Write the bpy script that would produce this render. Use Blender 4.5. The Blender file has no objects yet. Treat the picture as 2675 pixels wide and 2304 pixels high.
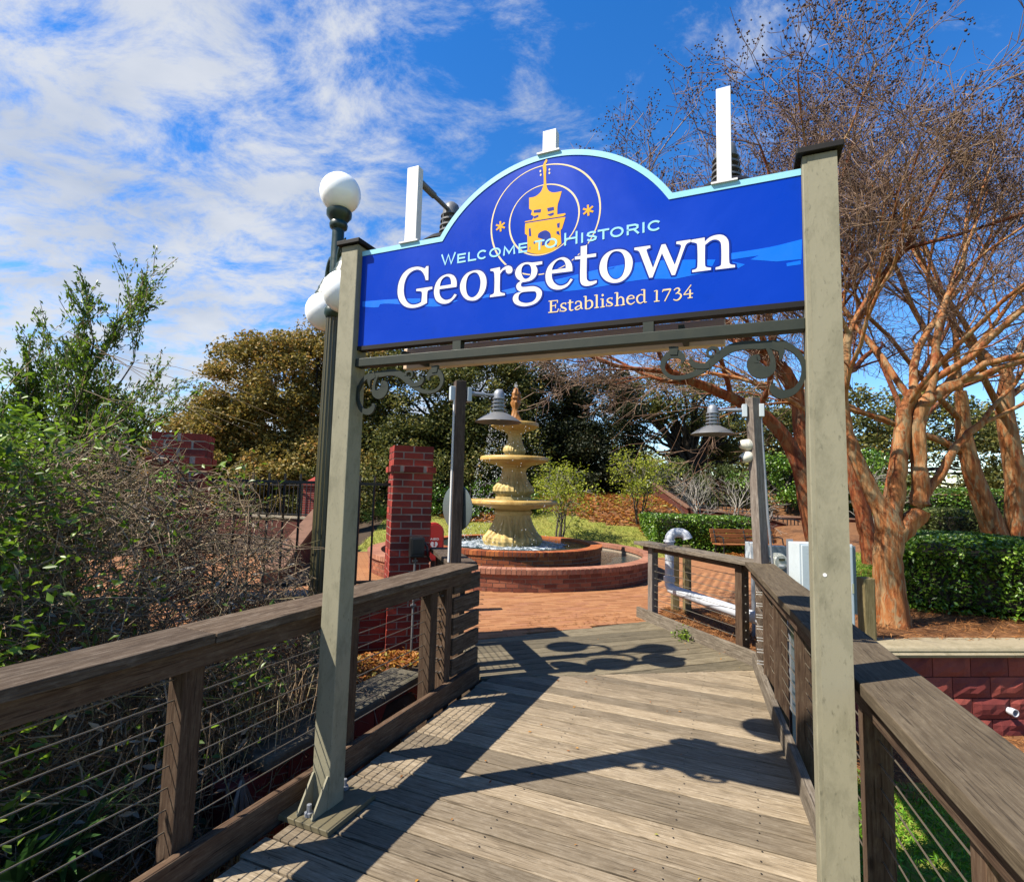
import bpy, bmesh, math, random
import numpy as np
from mathutils import Vector, Matrix, Quaternion
from mathutils.geometry import tessellate_polygon

random.seed(7)
RNG = np.random.default_rng(7)
PI = math.pi
R = math.radians
scene = bpy.context.scene
COL = scene.collection

# ---------------------------------------------------------------- camera
cam_data = bpy.data.cameras.new('camera')
cam = bpy.data.objects.new('camera', cam_data)
COL.objects.link(cam)
scene.camera = cam
cam_data.sensor_fit = 'HORIZONTAL'
cam_data.sensor_width = 36.0
cam_data.lens = 36.0 * 1391.0 / 2675.0
cam_data.clip_start = 0.05
cam_data.clip_end = 2000.0
_p, _r = R(5.2), R(1.43)
_fw = Vector((0, math.cos(_p), math.sin(_p)))
_up = Vector((0, -math.sin(_p), math.cos(_p)))
_ri = Vector((1, 0, 0))
_cx = _ri * math.cos(_r) + _up * math.sin(_r)
_cy = _up * math.cos(_r) - _ri * math.sin(_r)
cam.matrix_world = Matrix(((_cx.x, _cy.x, -_fw.x, 0), (_cx.y, _cy.y, -_fw.y, 0), (_cx.z, _cy.z, -_fw.z, 1.6), (0, 0, 0, 1)))

# ---------------------------------------------------------------- sun, sky, exposure
TO_SUN = Vector((-0.7446, -0.2648, 1.0)).normalized()
SUN_EL = math.asin(TO_SUN.z)
SUN_AZ = math.atan2(TO_SUN.x, TO_SUN.y)
sun_data = bpy.data.lights.new('sun', 'SUN')
sun_data.energy = 5.0
sun_data.angle = R(0.5)
sun_data.color = (1.0, 0.93, 0.82)
sun = bpy.data.objects.new('sun', sun_data)
COL.objects.link(sun)
sun.rotation_euler = TO_SUN.to_track_quat('Z', 'Y').to_euler()
sun.location = (-6, -3, 12)

world = bpy.data.worlds.new('World')
scene.world = world
world.use_nodes = True
wn = world.node_tree
wn.nodes.clear()


def _wnode(kind, **kw):
    n = wn.nodes.new(kind)
    for k, v in kw.items():
        setattr(n, k, v)
    return n


_out = _wnode('ShaderNodeOutputWorld')
_bg = _wnode('ShaderNodeBackground')
_bg.inputs['Strength'].default_value = 0.05
_sky = _wnode('ShaderNodeTexSky', sky_type='NISHITA')
_sky.sun_disc = False
_sky.sun_elevation = SUN_EL
_sky.sun_rotation = SUN_AZ
_sky.air_density = 1.0
_sky.dust_density = 0.0
_sky.ozone_density = 2.6
_hs = _wnode('ShaderNodeHueSaturation')
_hs.inputs['Saturation'].default_value = 1.36
_hs.inputs['Value'].default_value = 2.1
_hs.inputs['Hue'].default_value = 0.508
wn.links.new(_sky.outputs[0], _hs.inputs['Color'])
# wispy clouds on a flat layer overhead: direction / height gives the position on that layer
_tc = _wnode('ShaderNodeTexCoord')
_sep = _wnode('ShaderNodeSeparateXYZ')
wn.links.new(_tc.outputs['Generated'], _sep.inputs[0])
_hz = _wnode('ShaderNodeMath', operation='MAXIMUM')
wn.links.new(_sep.outputs[2], _hz.inputs[0])
_hz.inputs[1].default_value = 0.0
_ha = _wnode('ShaderNodeMath', operation='ADD')
wn.links.new(_hz.outputs[0], _ha.inputs[0])
_ha.inputs[1].default_value = 0.22
_dx = _wnode('ShaderNodeMath', operation='DIVIDE')
_dy = _wnode('ShaderNodeMath', operation='DIVIDE')
for d, i in ((_dx, 0), (_dy, 1)):
    wn.links.new(_sep.outputs[i], d.inputs[0])
    wn.links.new(_ha.outputs[0], d.inputs[1])
_cmb = _wnode('ShaderNodeCombineXYZ')
wn.links.new(_dx.outputs[0], _cmb.inputs[0])
wn.links.new(_dy.outputs[0], _cmb.inputs[1])
_map = _wnode('ShaderNodeMapping')
_map.inputs['Rotation'].default_value = (0, 0, R(38))
_map.inputs['Scale'].default_value = (0.95, 1.3, 1)
_map.inputs['Location'].default_value = (3.1, 1.4, 0)
wn.links.new(_cmb.outputs[0], _map.inputs[0])
_n1 = _wnode('ShaderNodeTexNoise')
_n1.inputs['Scale'].default_value = 4.2
_n1.inputs['Detail'].default_value = 12.0
_n1.inputs['Roughness'].default_value = 0.68
_n1.inputs['Distortion'].default_value = 0.35
wn.links.new(_map.outputs[0], _n1.inputs['Vector'])
_n2 = _wnode('ShaderNodeTexNoise')       # where the cloud deck is thick
_n2.inputs['Scale'].default_value = 0.55
_n2.inputs['Detail'].default_value = 2.0
wn.links.new(_map.outputs[0], _n2.inputs['Vector'])
# the deck's edge runs from north-east overhead to the west: cover thinned out of view, right and behind, to cut ambient light
_fr = _wnode('ShaderNodeVectorMath', operation='DOT_PRODUCT')
wn.links.new(_cmb.outputs[0], _fr.inputs[0])
_fr.inputs[1].default_value = (-0.95, 0.25, 0)
_frm = _wnode('ShaderNodeMapRange')
_frm.inputs['From Min'].default_value = -0.95
_frm.inputs['From Max'].default_value = 0.72
_frm.inputs['To Min'].default_value = -0.26
_frm.inputs['To Max'].default_value = 0.125
wn.links.new(_fr.outputs['Value'], _frm.inputs['Value'])
_s1 = _wnode('ShaderNodeMath', operation='MULTIPLY_ADD')
wn.links.new(_n2.outputs['Fac'], _s1.inputs[0])
_s1.inputs[1].default_value = 0.35
wn.links.new(_n1.outputs['Fac'], _s1.inputs[2])
_s2 = _wnode('ShaderNodeMath', operation='ADD')
wn.links.new(_s1.outputs[0], _s2.inputs[0])
wn.links.new(_frm.outputs[0], _s2.inputs[1])
_cr = _wnode('ShaderNodeMapRange', interpolation_type='SMOOTHSTEP')
_cr.inputs['From Min'].default_value = 0.61
_cr.inputs['From Max'].default_value = 0.88
_cr.inputs['To Max'].default_value = 0.93
wn.links.new(_s2.outputs[0], _cr.inputs['Value'])
_mix = _wnode('ShaderNodeMixRGB')
wn.links.new(_cr.outputs[0], _mix.inputs['Fac'])
wn.links.new(_hs.outputs[0], _mix.inputs['Color1'])
_ccol = _wnode('ShaderNodeMixRGB')       # cloud tops white, thicker cloud a little grey-blue
_ccol.inputs['Color1'].default_value = (6.7, 7.0, 7.5, 1)
_ccol.inputs['Color2'].default_value = (4.0, 4.7, 6.0, 1)
_n3 = _wnode('ShaderNodeTexNoise')
_n3.inputs['Scale'].default_value = 2.2
_n3.inputs['Detail'].default_value = 6.0
wn.links.new(_map.outputs[0], _n3.inputs['Vector'])
_n3r = _wnode('ShaderNodeMapRange')
_n3r.inputs['From Min'].default_value = 0.46
_n3r.inputs['From Max'].default_value = 0.76
wn.links.new(_n3.outputs['Fac'], _n3r.inputs['Value'])
wn.links.new(_n3r.outputs[0], _ccol.inputs['Fac'])
wn.links.new(_ccol.outputs[0], _mix.inputs['Color2'])
wn.links.new(_mix.outputs[0], _bg.inputs['Color'])
wn.links.new(_bg.outputs[0], _out.inputs[0])

vs = scene.view_settings
vs.view_transform = 'Standard'
vs.look = 'None'
vs.gamma = 1.0
vs.use_curve_mapping = False
vs.exposure = 1.15
scene.cycles.use_denoising = True
scene.cycles.max_bounces = 6
scene.cycles.transparent_max_bounces = 8

# ---------------------------------------------------------------- frames and helpers
# the boardwalk frame: s runs along the walk, t across it (to the right), z up
_A = R(23.3)
AX = Vector((math.sin(_A), math.cos(_A), 0))
BX = Vector((math.cos(_A), -math.sin(_A), 0))
# the plaza frame, turned: e across, n away
EX = Vector((0.943, 0.332, 0))
NX = Vector((-0.332, 0.943, 0))


def W(s, t, z=0.0):
    return AX * s + BX * t + Vector((0, 0, z))


def V(*a):
    return Vector(a)


ROOT = {}


def root_of(parent):
    while parent is not None and parent.parent is not None:
        parent = parent.parent
    return parent


def base_loc(parent):
    r = root_of(parent)
    return r.location.copy() if r is not None else Vector((0, 0, 0))


def tag(o, label=None, cat=None, group=None, kind=None):
    if label:
        o['label'] = label
    if cat:
        o['category'] = cat
    if group:
        o['group'] = group
    if kind:
        o['kind'] = kind
    return o


def thing(name, loc, label, cat, group=None):
    o = bpy.data.objects.new(name, None)
    o.empty_display_size = 0.2
    COL.objects.link(o)
    o.location = loc
    return tag(o, label, cat, group)


class MB:
    """collects faces; build() links them as one mesh object"""

    def __init__(self):
        self.v = []
        self.f = []

    def add(self, vs, fs):
        n = len(self.v)
        self.v += [tuple(p) for p in vs]
        self.f += [tuple(i + n for i in f) for f in fs]
        return self

    def box(self, c, ux, uy, uz):
        """c centre; ux, uy, uz half-extent vectors"""
        c = Vector(c)
        P = [c + ux * i + uy * j + uz * k for k in (-1, 1) for j in (-1, 1) for i in (-1, 1)]
        return self.add(P, [(0, 2, 3, 1), (4, 5, 7, 6), (0, 1, 5, 4), (2, 6, 7, 3), (0, 4, 6, 2), (1, 3, 7, 5)])

    def abox(self, x0, x1, y0, y1, z0, z1):
        return self.box(((x0 + x1) / 2, (y0 + y1) / 2, (z0 + z1) / 2), V((x1 - x0) / 2, 0, 0), V(0, (y1 - y0) / 2, 0), V(0, 0, (z1 - z0) / 2))

    def stbox(self, s0, s1, t0, t1, z0, z1):
        return self.box(W((s0 + s1) / 2, (t0 + t1) / 2, (z0 + z1) / 2), AX * ((s1 - s0) / 2), BX * ((t1 - t0) / 2), V(0, 0, (z1 - z0) / 2))

    def beam(self, p0, p1, w, h, up=None):
        p0, p1 = Vector(p0), Vector(p1)
        d = (p1 - p0)
        L = d.length
        d.normalize()
        up = Vector(up) if up is not None else (V(0, 0, 1) if abs(d.z) < 0.9 else V(0, 1, 0))
        side = d.cross(up).normalized()
        upn = side.cross(d).normalized()
        return self.box((p0 + p1) / 2, d * (L / 2), side * (w / 2), upn * (h / 2))

    def tube(self, pts, rad, n=8, cap=True, closed=False):
        pts = [Vector(p) for p in pts]
        m = len(pts)
        rads = rad if isinstance(rad, (list, tuple)) else [rad] * m
        t0 = (pts[1] - pts[0]).normalized()
        up = V(0, 0, 1) if abs(t0.z) < 0.9 else V(1, 0, 0)
        nrm = t0.cross(up).normalized()
        vs = []
        for i in range(m):
            if closed:
                t = (pts[(i + 1) % m] - pts[i - 1])
            else:
                t = pts[min(i + 1, m - 1)] - pts[max(i - 1, 0)]
            t.normalize()
            nrm = (nrm - t * nrm.dot(t))
            if nrm.length < 1e-6:
                nrm = t.orthogonal()
            nrm.normalize()
            bn = t.cross(nrm)
            for k in range(n):
                a = 2 * PI * k / n
                vs.append(pts[i] + (nrm * math.cos(a) + bn * math.sin(a)) * rads[i])
        fs = []
        for i in range(m if closed else m - 1):
            j = (i + 1) % m
            for k in range(n):
                l = (k + 1) % n
                fs.append((i * n + k, i * n + l, j * n + l, j * n + k))
        if cap and not closed:
            fs.append(tuple(range(n - 1, -1, -1)))
            fs.append(tuple((m - 1) * n + k for k in range(n)))
        return self.add(vs, fs)

    def lathe(self, prof, c, n=24, axis=None, mod=None, a0=0.0, a1=2 * PI):
        """prof: list of (r, h). axis: unit vector (default z)"""
        c = Vector(c)
        ax = Vector(axis).normalized() if axis is not None else V(0, 0, 1)
        u = ax.orthogonal().normalized() if axis is not None else V(1, 0, 0)
        w = ax.cross(u)
        full = abs(a1 - a0 - 2 * PI) < 1e-6
        nn = n if full else n + 1
        vs = []
        for i, (r, h) in enumerate(prof):
            for k in range(nn):
                a = a0 + (a1 - a0) * k / n
                rr = r * (mod(a, h, r) if mod else 1.0)
                vs.append(c + ax * h + (u * math.cos(a) + w * math.sin(a)) * rr)
        fs = []
        for i in range(len(prof) - 1):
            for k in range(n):
                l = (k + 1) % nn
                fs.append((i * nn + k, i * nn + l, (i + 1) * nn + l, (i + 1) * nn + k))
        return self.add(vs, fs)

    def ball(self, c, r, n=16, m=10, squash=1.0, axis=None):
        prof = [(max(r * math.sin(PI * i / m), 1e-4), -r * squash * math.cos(PI * i / m)) for i in range(m + 1)]
        return self.lathe(prof, c, n, axis)

    def prism(self, poly, frame, d0, d1):
        """poly: 2-D outline (convex or not); frame: (origin, u, v, w); extruded along w from d0 to d1"""
        o, u, v, w = frame
        n = len(poly)
        a = [o + u * p[0] + v * p[1] + w * d0 for p in poly]
        b = [o + u * p[0] + v * p[1] + w * d1 for p in poly]
        tris = tessellate_polygon([[Vector((p[0], p[1], 0)) for p in poly]])
        fs = [tuple(t) for t in tris] + [tuple(n + i for i in reversed(t)) for t in tris]
        fs += [(i, (i + 1) % n, n + (i + 1) % n, n + i) for i in range(n)]
        return self.add(a + b, fs)

    def build(self, name, mat, parent=None, smooth=False, bevel=0.0, fix=True):
        me = bpy.data.meshes.new(name)
        b = base_loc(parent)
        me.from_pydata([(p[0] - b.x, p[1] - b.y, p[2] - b.z) for p in self.v], [], self.f)
        if fix:
            bm = bmesh.new()
            bm.from_mesh(me)
            bmesh.ops.recalc_face_normals(bm, faces=bm.faces)
            bm.to_mesh(me)
            bm.free()
        if smooth:
            for p in me.polygons:
                p.use_smooth = True
        me.materials.append(M[mat] if isinstance(mat, str) else mat)
        o = bpy.data.objects.new(name, me)
        COL.objects.link(o)
        if parent is not None:
            o.parent = parent
        if smooth:
            smooth_by_angle(o)
        if bevel > 0:
            md = o.modifiers.new('bevel', 'BEVEL')
            md.width = bevel
            md.segments = 2
            md.limit_method = 'ANGLE'
        return o


def smooth_by_angle(o, ang=R(40)):
    me = o.data
    bm = bmesh.new()
    bm.from_mesh(me)
    for e in bm.edges:
        if len(e.link_faces) == 2 and e.calc_face_angle(0) > ang:
            e.smooth = False
    bm.to_mesh(me)
    bm.free()


def place(name, mesh, loc, parent=None, rot=None):
    """a piece that shares mesh data; loc is in world space"""
    o = bpy.data.objects.new(name, mesh)
    COL.objects.link(o)
    if parent is not None:
        o.parent = parent
    o.location = Vector(loc) - base_loc(parent)
    if rot is not None:
        o.rotation_mode = 'QUATERNION'
        o.rotation_quaternion = rot
    return o


def basis_quat(x, y, z):
    return Matrix(((x.x, y.x, z.x), (x.y, y.y, z.y), (x.z, y.z, z.z))).to_quaternion()


def lumber(name, p0, p1, w, h, mat, parent=None, up=None, bevel=0.004, warp=0.0):
    """a piece of timber from p0 to p1, its own x axis along the grain"""
    p0, p1 = Vector(p0), Vector(p1)
    d = p1 - p0
    L = d.length
    d.normalize()
    up = Vector(up) if up is not None else (V(0, 0, 1) if abs(d.z) < 0.9 else AX.copy())
    side = up.cross(d).normalized()
    upn = d.cross(side).normalized()
    nseg = max(1, int(L / 0.35))
    vs, fs = [], []
    for i in range(nseg + 1):
        x = -L / 2 + L * i / nseg
        j = [random.uniform(-warp, warp) for _ in range(4)]
        vs += [(x, -w / 2 + j[0], -h / 2 + j[1]), (x, w / 2 + j[0], -h / 2 + j[2]), (x, w / 2 + j[3], h / 2 + j[2]), (x, -w / 2 + j[3], h / 2 + j[1])]
    for i in range(nseg):
        a, b = i * 4, i * 4 + 4
        for k in range(4):
            l = (k + 1) % 4
            fs.append((a + k, b + k, b + l, a + l))
    fs += [(0, 1, 2, 3), tuple(nseg * 4 + k for k in (3, 2, 1, 0))]
    me = bpy.data.meshes.new(name)
    me.from_pydata(vs, [], fs)
    bm = bmesh.new()
    bm.from_mesh(me)
    bmesh.ops.recalc_face_normals(bm, faces=bm.faces)
    bm.to_mesh(me)
    bm.free()
    me.materials.append(M[mat])
    o = place(name, me, (p0 + p1) / 2, parent, basis_quat(d, side, upn))
    if bevel > 0:
        md = o.modifiers.new('bevel', 'BEVEL')
        md.width = bevel
        md.segments = 2
        md.limit_method = 'ANGLE'
        md.angle_limit = R(50)
    return o


def fast_mesh(name, verts, faces_flat, nper, mat, parent=None, attr=None, smooth=False):
    """big meshes through foreach_set. faces_flat: int array, nper corners a face"""
    verts = np.asarray(verts, dtype=np.float32)
    b = base_loc(parent)
    verts = verts - np.array([b.x, b.y, b.z], dtype=np.float32)
    faces_flat = np.asarray(faces_flat, dtype=np.int32).ravel()
    nf = len(faces_flat) // nper
    me = bpy.data.meshes.new(name)
    me.vertices.add(len(verts))
    me.vertices.foreach_set('co', verts.ravel())
    me.loops.add(len(faces_flat))
    me.loops.foreach_set('vertex_index', faces_flat)
    me.polygons.add(nf)
    me.polygons.foreach_set('loop_start', np.arange(nf, dtype=np.int32) * nper)
    me.polygons.foreach_set('loop_total', np.full(nf, nper, dtype=np.int32))
    if smooth:
        me.polygons.foreach_set('use_smooth', np.ones(nf, dtype=bool))
    if attr is not None:
        at = me.attributes.new('rnd', 'FLOAT', 'FACE')
        at.data.foreach_set('value', np.asarray(attr, dtype=np.float32))
    me.update(calc_edges=True)
    me.materials.append(M[mat] if isinstance(mat, str) else mat)
    o = bpy.data.objects.new(name, me)
    COL.objects.link(o)
    if parent is not None:
        o.parent = parent
    return o


def unit(v):
    return v / (np.linalg.norm(v, axis=1, keepdims=True) + 1e-9)


def leaf_mesh(name, C, size, mat, parent=None, rnd=None, aspect=0.5, up_bias=0.3, D=None, out=None, fold=0.25):
    """diamond leaves, two triangles folded on the midrib. C: n x 3 centres"""
    n = len(C)
    C = np.asarray(C, dtype=np.float64)
    if D is None:
        D = RNG.normal(size=(n, 3))
        D[:, 2] *= 0.7
        if out is not None:
            D = D * 0.8 + out
    D = unit(D)
    N = RNG.normal(size=(n, 3))
    N[:, 2] = np.abs(N[:, 2]) + up_bias
    S = unit(np.cross(D, N))
    U = unit(np.cross(S, D))
    size = np.asarray(size) * np.ones(n)
    L = (size * (0.7 + 0.6 * RNG.random(n)))[:, None]
    Wd = L * aspect
    a = C - D * L * 0.5
    bq = C + S * Wd * 0.5 + U * Wd * fold
    c = C + D * L * 0.5
    d = C - S * Wd * 0.5 + U * Wd * fold
    verts = np.stack([a, bq, c, d], axis=1).reshape(-1, 3)
    base = np.arange(n)[:, None] * 4
    faces = np.concatenate([base + np.array([[0, 1, 2]]), base + np.array([[0, 2, 3]])], axis=1).reshape(-1)
    if rnd is None:
        rnd = RNG.random(n)
    return fast_mesh(name, verts, faces, 3, mat, parent, np.repeat(rnd, 2))


def tubes_mesh(name, lines, mat, parent=None, n=5, rnd=None, lobe=0.0):
    """many tapered tubes in one mesh. lines: list of (points m x 3, radii m)"""
    VV, FF, RR = [], [], []
    off = 0
    ang = 2 * np.pi * np.arange(n) / n
    ca, sa = np.cos(ang), np.sin(ang)
    for li, (P, rr) in enumerate(lines):
        P = np.asarray(P, dtype=np.float64)
        m = len(P)
        T = np.empty_like(P)
        T[1:-1] = P[2:] - P[:-2]
        T[0] = P[1] - P[0]
        T[-1] = P[-1] - P[-2]
        T = unit(T)
        ref = np.array([0.31, 0.17, 0.93]) if abs(T[0][2]) < 0.85 else np.array([0.93, 0.31, 0.17])
        Nn = unit(np.cross(T, ref[None, :]))
        B = np.cross(T, Nn)
        rr = np.asarray(rr, dtype=np.float64)
        rad2 = rr[:, None] * np.ones(n)[None, :]
        if lobe:
            tw = np.arange(m)[:, None] * 0.12 + li
            rad2 = rad2 * (1 + lobe * np.sin(3 * ang[None, :] + tw) + lobe * 0.6 * np.sin(5 * ang[None, :] - 1.7 * tw))
        ring = P[:, None, :] + (Nn[:, None, :] * ca[None, :, None] + B[:, None, :] * sa[None, :, None]) * rad2[:, :, None]
        VV.append(ring.reshape(-1, 3))
        i = np.arange(m - 1)[:, None] * n + off
        k = np.arange(n)[None, :]
        l = (k + 1) % n
        q = np.stack([i + k, i + l, i + n + l, i + n + k], axis=-1).reshape(-1, 4)
        FF.append(q)
        RR.append(np.full(len(q), rnd[li] if rnd is not None else (li * 0.618034) % 1.0))
        off += m * n
    if not VV:
        return None
    return fast_mesh(name, np.concatenate(VV), np.concatenate(FF), 4, mat, parent, np.concatenate(RR), smooth=True)
# ---------------------------------------------------------------- materials
M = {}


def new_mat(name):
    m = bpy.data.materials.new(name)
    m.use_nodes = True
    nt = m.node_tree
    nt.nodes.clear()
    out = nt.nodes.new('ShaderNodeOutputMaterial')
    M[name] = m
    return m, nt, out


def N(nt, kind, **kw):
    n = nt.nodes.new(kind)
    for k, v in kw.items():
        setattr(n, k, v)
    return n


def ramp(nt, stops):
    r = N(nt, 'ShaderNodeValToRGB')
    e = r.color_ramp.elements
    while len(e) < len(stops):
        e.new(0.5)
    for el, (p, c) in zip(e, stops):
        el.position = p
        el.color = (c[0], c[1], c[2], 1)
    return r


def link(nt, a, b):
    nt.links.new(a, b)


def kc(c, k):
    return tuple(x * k for x in c)


def ks(stops, k):
    return [(p, kc(c, k)) for p, c in stops]


def coords(nt, scale, rand=0.0, kind='Object', rot=(0, 0, 0)):
    tc = N(nt, 'ShaderNodeTexCoord')
    mp = N(nt, 'ShaderNodeMapping')
    mp.inputs['Scale'].default_value = scale
    mp.inputs['Rotation'].default_value = rot
    if kind == 'World':
        g = N(nt, 'ShaderNodeNewGeometry')
        src = g.outputs['Position']
    else:
        src = tc.outputs[kind]
    if rand:
        oi = N(nt, 'ShaderNodeObjectInfo')
        mu = N(nt, 'ShaderNodeMath', operation='MULTIPLY')
        mu.inputs[1].default_value = rand
        link(nt, oi.outputs['Random'], mu.inputs[0])
        ad = N(nt, 'ShaderNodeVectorMath', operation='ADD')
        link(nt, src, ad.inputs[0])
        link(nt, mu.outputs[0], ad.inputs[1])
        src = ad.outputs[0]
    link(nt, src, mp.inputs['Vector'])
    return mp.outputs[0]


def noise(nt, vec, scale, detail=6, rough=0.6, dist=0.0):
    n = N(nt, 'ShaderNodeTexNoise')
    n.inputs['Scale'].default_value = scale
    n.inputs['Detail'].default_value = detail
    n.inputs['Roughness'].default_value = rough
    n.inputs['Distortion'].default_value = dist
    link(nt, vec, n.inputs['Vector'])
    return n.outputs['Fac']


def mixc(nt, fac, a, b, blend='MIX'):
    m = N(nt, 'ShaderNodeMixRGB', blend_type=blend)
    for sock, val in ((m.inputs['Fac'], fac), (m.inputs['Color1'], a), (m.inputs['Color2'], b)):
        if isinstance(val, (int, float)):
            sock.default_value = val
        elif isinstance(val, (tuple, list)):
            sock.default_value = (val[0], val[1], val[2], 1)
        else:
            link(nt, val, sock)
    return m.outputs[0]


def maprange(nt, v, a, b, c=0.0, d=1.0):
    m = N(nt, 'ShaderNodeMapRange')
    m.inputs['From Min'].default_value = a
    m.inputs['From Max'].default_value = b
    m.inputs['To Min'].default_value = c
    m.inputs['To Max'].default_value = d
    link(nt, v, m.inputs['Value'])
    return m.outputs[0]


def principled(nt, out, color, rough=0.6, metal=0.0, bump=None, bstr=0.3, bdist=0.01, spec=0.5, coat=0.0):
    p = N(nt, 'ShaderNodeBsdfPrincipled')
    if isinstance(color, (tuple, list)):
        p.inputs['Base Color'].default_value = (color[0], color[1], color[2], 1)
    else:
        link(nt, color, p.inputs['Base Color'])
    if isinstance(rough, (int, float)):
        p.inputs['Roughness'].default_value = rough
    else:
        link(nt, rough, p.inputs['Roughness'])
    p.inputs['Metallic'].default_value = metal
    p.inputs['Specular IOR Level'].default_value = spec
    p.inputs['Coat Weight'].default_value = coat
    if bump is not None:
        b = N(nt, 'ShaderNodeBump')
        b.inputs['Strength'].default_value = bstr
        b.inputs['Distance'].default_value = bdist
        link(nt, bump, b.inputs['Height'])
        link(nt, b.outputs[0], p.inputs['Normal'])
    link(nt, p.outputs[0], out.inputs['Surface'])
    return p


def wood(name, dark, mid, light, tint=(0.5, 0.5, 0.5), tvar=0.5, bstr=0.5, k=0.51):
    m, nt, out = new_mat(name)
    dark, mid, light = kc(dark, k), kc(mid, k), kc(light, k)
    grain = noise(nt, coords(nt, (3.2, 48, 48), 40), 1.6, 5, 0.62, 0.6)
    crack = noise(nt, coords(nt, (4.5, 120, 120), 40), 1.2, 3, 0.55, 0.3)
    mott = noise(nt, coords(nt, (14, 30, 30), 40), 1.6, 6, 0.7)
    blotch = noise(nt, coords(nt, (1.6, 4.0, 4.0), 40), 1.6, 6, 0.7, 0.6)
    r = ramp(nt, [(0.30, dark), (0.46, mid), (0.66, light)])
    link(nt, grain, r.inputs[0])
    c = mixc(nt, maprange(nt, mott, 0.40, 0.62, 0.55, 0.0), r.outputs[0], mid)
    c = mixc(nt, maprange(nt, mott, 0.52, 0.72, 0.0, 0.5), c, [min(1, x * 1.15) for x in light])
    c = mixc(nt, maprange(nt, blotch, 0.50, 0.74, 0, 0.7), c, dark)
    c = mixc(nt, maprange(nt, crack, 0.585, 0.66, 0, 0.8), c, [x * 0.6 for x in dark])
    oi = N(nt, 'ShaderNodeObjectInfo')
    rr = ramp(nt, [(0.0, (1 - tvar, 1 - tvar, 1 - tvar)), (0.35, (1 - tvar * 0.45, 1 - tvar * 0.48, 1 - tvar * 0.52)), (0.7, (1.0, 0.99, 0.97)), (1.0, (1.16, 1.14, 1.10))])
    link(nt, oi.outputs['Random'], rr.inputs[0])
    c = mixc(nt, 1.0, c, rr.outputs[0], 'MULTIPLY')
    vo = N(nt, 'ShaderNodeTexVoronoi')
    vo.inputs['Scale'].default_value = 1.7
    link(nt, coords(nt, (1.0, 2.6, 2.6), 40), vo.inputs['Vector'])
    kn = maprange(nt, vo.outputs['Distance'], 0.02, 0.06, 0.75, 0.0)
    c = mixc(nt, kn, c, [x * 0.45 for x in dark])
    hgt = mixc(nt, 0.6, grain, crack)
    principled(nt, out, c, 0.85, 0, hgt, bstr, 0.006, 0.2)


wood('deck_wood', (0.165, 0.125, 0.080), (0.370, 0.292, 0.196), (0.53, 0.440, 0.320), tvar=0.42, bstr=0.6, k=0.57)
wood('green_deck_wood', (0.120, 0.098, 0.062), (0.255, 0.212, 0.138), (0.37, 0.318, 0.222), tvar=0.35, bstr=0.6)
wood('rail_wood', (0.050, 0.031, 0.019), (0.130, 0.090, 0.060), (0.27, 0.215, 0.165), tvar=0.2, bstr=0.9)
wood('grey_rail_wood', (0.085, 0.066, 0.048), (0.215, 0.178, 0.135), (0.36, 0.31, 0.25), tvar=0.3, bstr=0.9)
wood('brown_rail_wood', (0.075, 0.054, 0.032), (0.150, 0.114, 0.072), (0.225, 0.178, 0.118), tvar=0.12, bstr=0.5)
wood('post_wood', (0.070, 0.036, 0.020), (0.150, 0.090, 0.055), (0.25, 0.175, 0.115), tvar=0.3, bstr=0.7)
wood('pole_wood', (0.150, 0.118, 0.098), (0.30, 0.248, 0.210), (0.44, 0.385, 0.335), tvar=0.12, bstr=0.5)
wood('dark_pole_wood', (0.050, 0.033, 0.026), (0.105, 0.074, 0.058), (0.18, 0.135, 0.108), tvar=0.2, bstr=0.6)
wood('treated_wood', (0.150, 0.115, 0.045), (0.30, 0.235, 0.110), (0.42, 0.345, 0.185), tvar=0.25, bstr=0.5)
wood('bench_wood', (0.330, 0.120, 0.040), (0.44, 0.170, 0.060), (0.50, 0.21, 0.085), tvar=0.1, bstr=0.2)


def paint(name, col, rough=0.5, dirt=(0.2, 0.19, 0.15), amount=0.35, scale=6.0, bstr=0.1, metal=0.0, spec=0.5, streak=1.0, k=None):
    m, nt, out = new_mat(name)
    k = k if k else (0.74 if max(col) > 0.55 else 0.52)
    col, dirt = kc(col, k), kc(dirt, k)
    v = coords(nt, (1, 1, streak), 11, 'World')
    n1 = noise(nt, v, scale, 7, 0.7, 0.4)
    n2 = noise(nt, v, scale * 7, 4, 0.6)
    c = mixc(nt, maprange(nt, n1, 0.46, 0.74, 0, amount), col, dirt)
    c = mixc(nt, maprange(nt, n2, 0.60, 0.76, 0, amount * 0.7), c, [x * 0.6 for x in dirt])
    rr = maprange(nt, n1, 0.3, 0.7, rough - 0.08, rough + 0.12)
    principled(nt, out, c, rr, metal, n2, bstr, 0.002, spec)


paint('olive_paint', (0.405, 0.375, 0.255), 0.65, (0.235, 0.222, 0.145), 1.0, 11.0, 0.3, streak=0.45, spec=0.3)
paint('plate_paint', (0.20, 0.17, 0.095), 0.6, (0.10, 0.085, 0.045), 0.8, 9.0, 0.2)
paint('cap_paint', (0.016, 0.014, 0.012), 0.6, (0.035, 0.03, 0.026), 0.5, spec=0.2)
paint('green_metal', (0.030, 0.040, 0.028), 0.55, (0.055, 0.062, 0.042), 0.6, 9.0, spec=0.3)
paint('lamp_green', (0.006, 0.038, 0.028), 0.35, (0.03, 0.06, 0.04), 0.4)
paint('lamp_bronze', (0.105, 0.092, 0.038), 0.4, (0.04, 0.036, 0.018), 0.8, 8.0, 0.2, streak=0.3)
paint('lamp_patina', (0.23, 0.25, 0.105), 0.6, (0.09, 0.15, 0.14), 0.9, 5.0, 0.3)
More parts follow.
